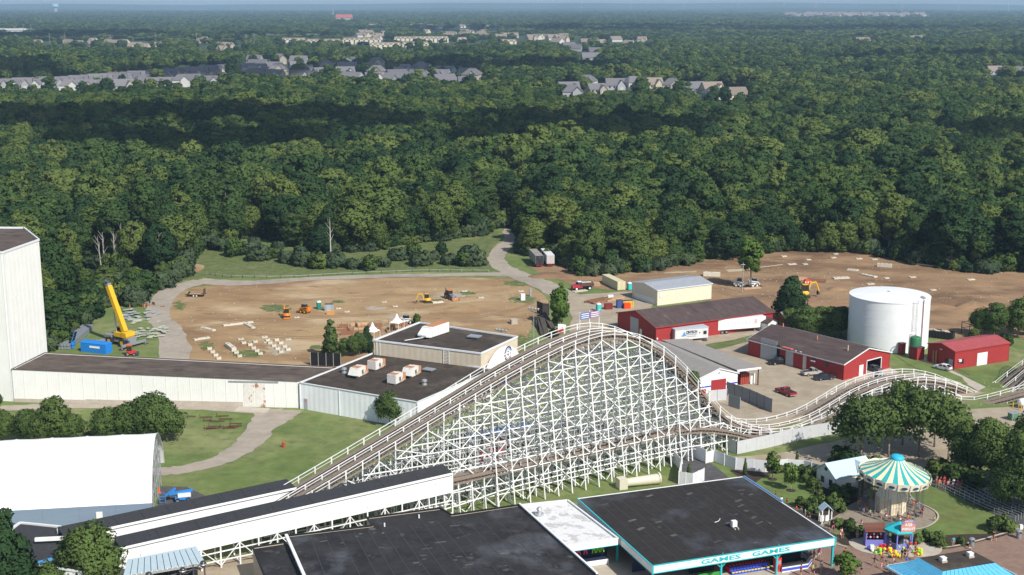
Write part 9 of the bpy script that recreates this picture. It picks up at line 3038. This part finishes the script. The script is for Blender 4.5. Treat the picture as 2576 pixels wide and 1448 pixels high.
tree('park0', at(235, 1500), 1.2, 'spreading green tree in front of the station roof', 'tree', None, 'shade_tree')
tree('park0', at(130, 1520), 0.7, 'low green tree between the evergreen and the station awning', 'tree', None, 'shade_tree')
# shrubs along the meadow and wood edge
rr = random.Random(5)
for i, (x, y) in enumerate(((490, 640), (520, 625), (555, 630), (590, 645), (625, 640), (650, 655), (690, 650), (720, 660), (760, 668), (800, 676), (845, 672), (890, 676), (930, 680), (960, 672), (1000, 655), (1040, 650), (1090, 655), (1130, 665), (1165, 670), (1195, 668), (1180, 650), (1110, 640), (1060, 668), (640, 620), (580, 612), (700, 630), (755, 640),
       (1455, 690), (1490, 693), (1530, 692), (1345, 640), (1335, 615))):
 tree('bush0' if i % 3 else 'bush1', at(x, y), rr.uniform(0.75, 1.25), 'grey-green wild shrub along the meadow' if x < 1250 else 'wild shrub at the wood edge by the trailers', 'shrub', 'wild shrubs along the meadow' if x < 1250 else 'wild shrubs by the trailers', 'wild_shrub')
for i, (x, y) in enumerate(((130, 850), (160, 830), (185, 810), (215, 795), (250, 775), (290, 760), (330, 745), (370, 735), (405, 725), (430, 705), (455, 680), (150, 870), (125, 880))):
 tree('bush1' if i % 2 else 'bush0', at(x, y), rr.uniform(0.8, 1.3), 'dark shrub along the foot of the left-hand wood', 'shrub', 'shrubs along the foot of the left wood', 'wild_shrub')
# bare pale trunks standing before the wood
def bare_tree(p, h_, lb, seed, lean=0.0):
 r_ = random.Random(seed)
 t = thing('bare_tree', lb, 'tree', p)
 top = Vector((lean * h_, 0, h_))
 MB().cyl((0, 0, 0), top * 0.6, 0.24, 0.16, 7).cyl(top * 0.6, top, 0.16, 0.05, 6).build('trunk', m_dead, t, True)
 for i in range(6):
  a = r_.uniform(0, 6.28)
  s = top * (0.4 + 0.09 * i)
  MB().cyl(s, s + Vector((math.cos(a) * 1.6, math.sin(a) * 1.6, 2.2)), 0.08, 0.02, 5).build('limb', m_dead, t)
BT = [(K1, 965, 680, 13, 'pale bare trunk at the left of the wood behind the crane'), (K1, 985, 600, 12, 'second pale bare trunk behind the crane'), (K1, 1138, 570, 14, 'forked pale bare trunk left of the drive'), (K1, 1290, 540, 14, 'tall pale bare trunk above the crane drive'), (K1, 1085, 560, 11, 'thin bare trunk among the pale trunks'), (K1, 1215, 560, 12, 'slender bare trunk among the pale trunks'), (K1, 1762, 340, 8, 'leaning bare snag above the grey shrubs'), (fk, 1785, 330, 15, 'single white bare trunk standing over the meadow'), (fk, 2255, 130, 9, 'pale bare snag at the wood edge right of the white trunk')]
for i, (k, x, y, h_, lb) in enumerate(BT):
 bare_tree(P(k, x, y), h_, lb, i, 0.06 * (i % 3 - 1))
# ------------------------------------------------------------------ the wood: the nearest trees one by one, the rest as one mass
edge_pts = edge_w[1:-1]
X, Y, g = scatter(270, 1150, 8.2, 101)
k = ~in_poly(X, Y) & (g.random(X.shape) > 0.10)
X, Y = X[k], Y[k]
n = len(X)
tall = g.random(n)
Hs = 0.68 + 0.46 * g.random(n) ** 1.3 + 0.12 * hnoise(X, Y) + 0.3 * (g.random(n) > 0.92)
Wd = Hs * (0.95 + 0.65 * g.random(n))
fc = sees(X, Y, 18.0 * Hs, 4.5 * Wd, g)
ok = fc > 0.16
X, Y, Hs, Wd = X[ok], Y[ok], (Hs * fc)[ok], (Wd * (0.35 + 0.65 * fc))[ok]
Hs = np.where(np.hypot(X, Y) > 700, Hs * 0.92, Hs)
# largest in the picture: near and in frame, with nothing but the clearing before them
P2 = np.array([(p.x, p.y) for p in edge_w])
def dist_edge(x, y):
 best = 1e9
 for i in range(len(P2) - 1):
  a, b = P2[i], P2[i + 1]
  ab = b - a
  t = np.clip(((x - a[0]) * ab[0] + (y - a[1]) * ab[1]) / (ab @ ab), 0, 1)
  best = np.minimum(best, np.hypot(x - a[0] - t * ab[0], y - a[1] - t * ab[1]))
 return best
de = dist_edge(X, Y)
infr = (np.abs(X) < 0.392 * Y) & (Hs > 0.45)
score = np.where(infr & (Y > 250), de + 0.10 * Y, 1e9)
order = np.argsort(score)[:262]
pick = np.zeros(len(X), bool)
pick[order] = True
FK = ['oak0', 'oak1', 'oak2', 'oak3', 'poplar0', 'poplar1', 'poplar2', 'edge0', 'edge1']
rr = random.Random(77)
NAMES = {'o': ('oak_tree', 'broad round-crowned green tree at the edge of the wood'), 'p': ('poplar_tree', 'tall narrow-crowned green tree at the edge of the wood'),
   'e': ('woodland_tree', 'low-branched green tree at the edge of the wood')}
for i in order:
 d = de[i]
 kk = rr.choice(FK[:7]) if d > 8 else rr.choice(['edge0', 'edge1', 'edge2', 'edge1', 'oak0', 'poplar1'])
 nm, lb = NAMES[kk[0]]
 if d > 12:
  lb = lb.replace('at the edge of the wood', 'just inside the wood behind its edge')
 s = Hs[i] * (1.0 if kk[0] != 'e' else 1.0)
 tree(kk, (X[i], Y[i], -0.05), s, lb, 'tree', lb.replace('tree ', 'trees ').replace('green trees', 'green trees'), nm, sx=Wd[i] / Hs[i])
rest = ~pick
protos = [KIND[q] for q in ('oak0', 'oak1', 'oak2', 'oak3', 'poplar0', 'poplar1')]
pm = []
for (cm, tm, h) in protos:
 pm.append(cm)
near_m = [whole_tree_mesh('wood', 17, 5.2, 3.5, kd, 54, 54, 0.36, sd) for (kd, sd) in (('round', 201), ('round', 202), ('tall', 203), ('round', 204), ('tall', 205))]
Sc = np.stack([Wd[rest], Wd[rest], Hs[rest]], 1)
stuff_points('forest', X[rest], Y[rest], Sc, g.integers(0, 5, rest.sum()), near_m, 'dense green summer woodland stretching away behind the park')
X, Y, g = scatter(1150, 2600, 11.5, 102)
Hs = 0.68 + 0.45 * g.random(len(X)) + 0.3 * (g.random(len(X)) > 0.93) + 0.10 * hnoise(X * 0.6, Y * 0.6)
Wd = Hs * (1.15 + 0.5 * g.random(len(X)))
fc = sees(X, Y, 15.5 * Hs, 5.4 * Wd, g)
ok = fc > 0.16
X, Y, Hs, Wd = X[ok], Y[ok], (Hs * fc)[ok], (Wd * (0.35 + 0.65 * fc))[ok]
mid_m = [whole_tree_mesh('wood', 15, 5.2, 1.5, 'round', 34, 32, 0.62, 210 + i, False) for i in range(4)]
stuff_points('woodland', X, Y, np.stack([Wd, Wd, Hs], 1), g.integers(0, 4, len(X)), mid_m, 'far green woodland around the housing estates')
X1, Y1, g = scatter(2600, 7600, 25, 103)
X2, Y2, g = scatter(7600, 12500, 52, 104)
X, Y = np.concatenate([X1, X2]), np.concatenate([Y1, Y2])
Hs = 0.62 + 0.5 * g.random(len(X)) + 0.14 * hnoise(X * 0.3, Y * 0.3)
Wd = Hs * (2.2 + 1.0 * g.random(len(X))) * np.where(Y > 7600, 2.0, 1.0)
fc = sees(X, Y, 14.0 * Hs, 5.2 * Wd, g)
ok = fc > 0.16
X, Y, Hs, Wd = X[ok], Y[ok], (Hs * fc)[ok], Wd[ok]
far_m = [whole_tree_mesh('wood', 14, 5.2, 0.5, 'dome', 14, 16, 1.3, 220 + i, False) for i in range(4)]
stuff_points('distant_woodland', X, Y, np.stack([Wd, Wd, Hs], 1), g.integers(0, 4, len(X)), far_m, 'distant woodland fading to blue towards the horizon')
# low leafy fringe under the first trees
fx, fy = [], []
g = np.random.default_rng(8)
for a, b in zip(edge_w[1:-1], edge_w[2:]):
 k = max(1, int((b - a).length / 2.2))
 for j in range(k):
  p = a.lerp(b, (j + g.random()) / k)
  if abs(proj(p)[0] - 1282) < 34:
   continue
  for q in range(2):
   fx.append(p.x + g.normal() * 1.5)
   fy.append(p.y + 1.5 + g.random() * 9)
for q in range(70):
 p = at(232 + 125 * g.random(), 668 + 100 * g.random())
 fx.append(p.x)
 fy.append(p.y)
fx, fy = np.array(fx), np.array(fy)
fs_ = 0.5 + 0.7 * g.random(len(fx))
stuff_points('undergrowth', fx, fy, np.stack([fs_, fs_, fs_ * (0.7 + 0.6 * g.random(len(fx)))], 1), g.integers(0, 2, len(fx)), [KIND['bush1'][0], KIND['bush0'][0]], 'leafy undergrowth along the foot of the wood')
# ------------------------------------------------------------------ fair-weather clouds, high over the wood; their shadows dapple it
m_cloud = mat('cloud', (0.9, 0.9, 0.92), 1.0)
rc = random.Random(14)
for (sx_, sy_, rx, ry) in ((-190, 800, 330, 150), (360, 790, 110, 55), (-620, 1580, 400, 190), (-40, 1700, 200, 150), (760, 1900, 420, 170), (-1200, 3300, 800, 300), (600, 4200, 1200, 400)):
 hc = 1000.0
 of = hc / math.tan(SUN_EL)
 cx_, cy_ = sx_ + SUN_AZ[0] * of, sy_ + SUN_AZ[1] * of
 mb = MB()
 for i in range(36):
  a = rc.uniform(0, 6.28)
  q = rc.random() ** 0.5
  r = min(rx, ry) * rc.uniform(0.22, 0.5) * (1.15 - 0.6 * q)
  mb.ball(rx * q * math.cos(a), ry * q * math.sin(a), rc.uniform(0, r), r, r, r * 0.6, 10, 6)
 o = mb.build('cloud', m_cloud, None, True, (cx_, cy_, hc))
 o['kind'] = 'structure'
# ------------------------------------------------------------------ air
mh = bpy.data.materials.new('haze_air')
mh.use_nodes = True
hn = mh.node_tree.nodes
hn.remove(hn['Principled BSDF'])
pv = hn.new('ShaderNodeVolumePrincipled')
pv.inputs['Color'].default_value = (0.50, 0.74, 1.0, 1)
pv.inputs['Density'].default_value = 0.75e-4
pv.inputs['Anisotropy'].default_value = 0.0
mh.node_tree.links.new(pv.outputs[0], hn['Material Output'].inputs['Volume'])
hz = MB().box(0, 14000, -3, 60000, 30000, 108).build('haze', mh)
hz['kind'] = 'stuff'
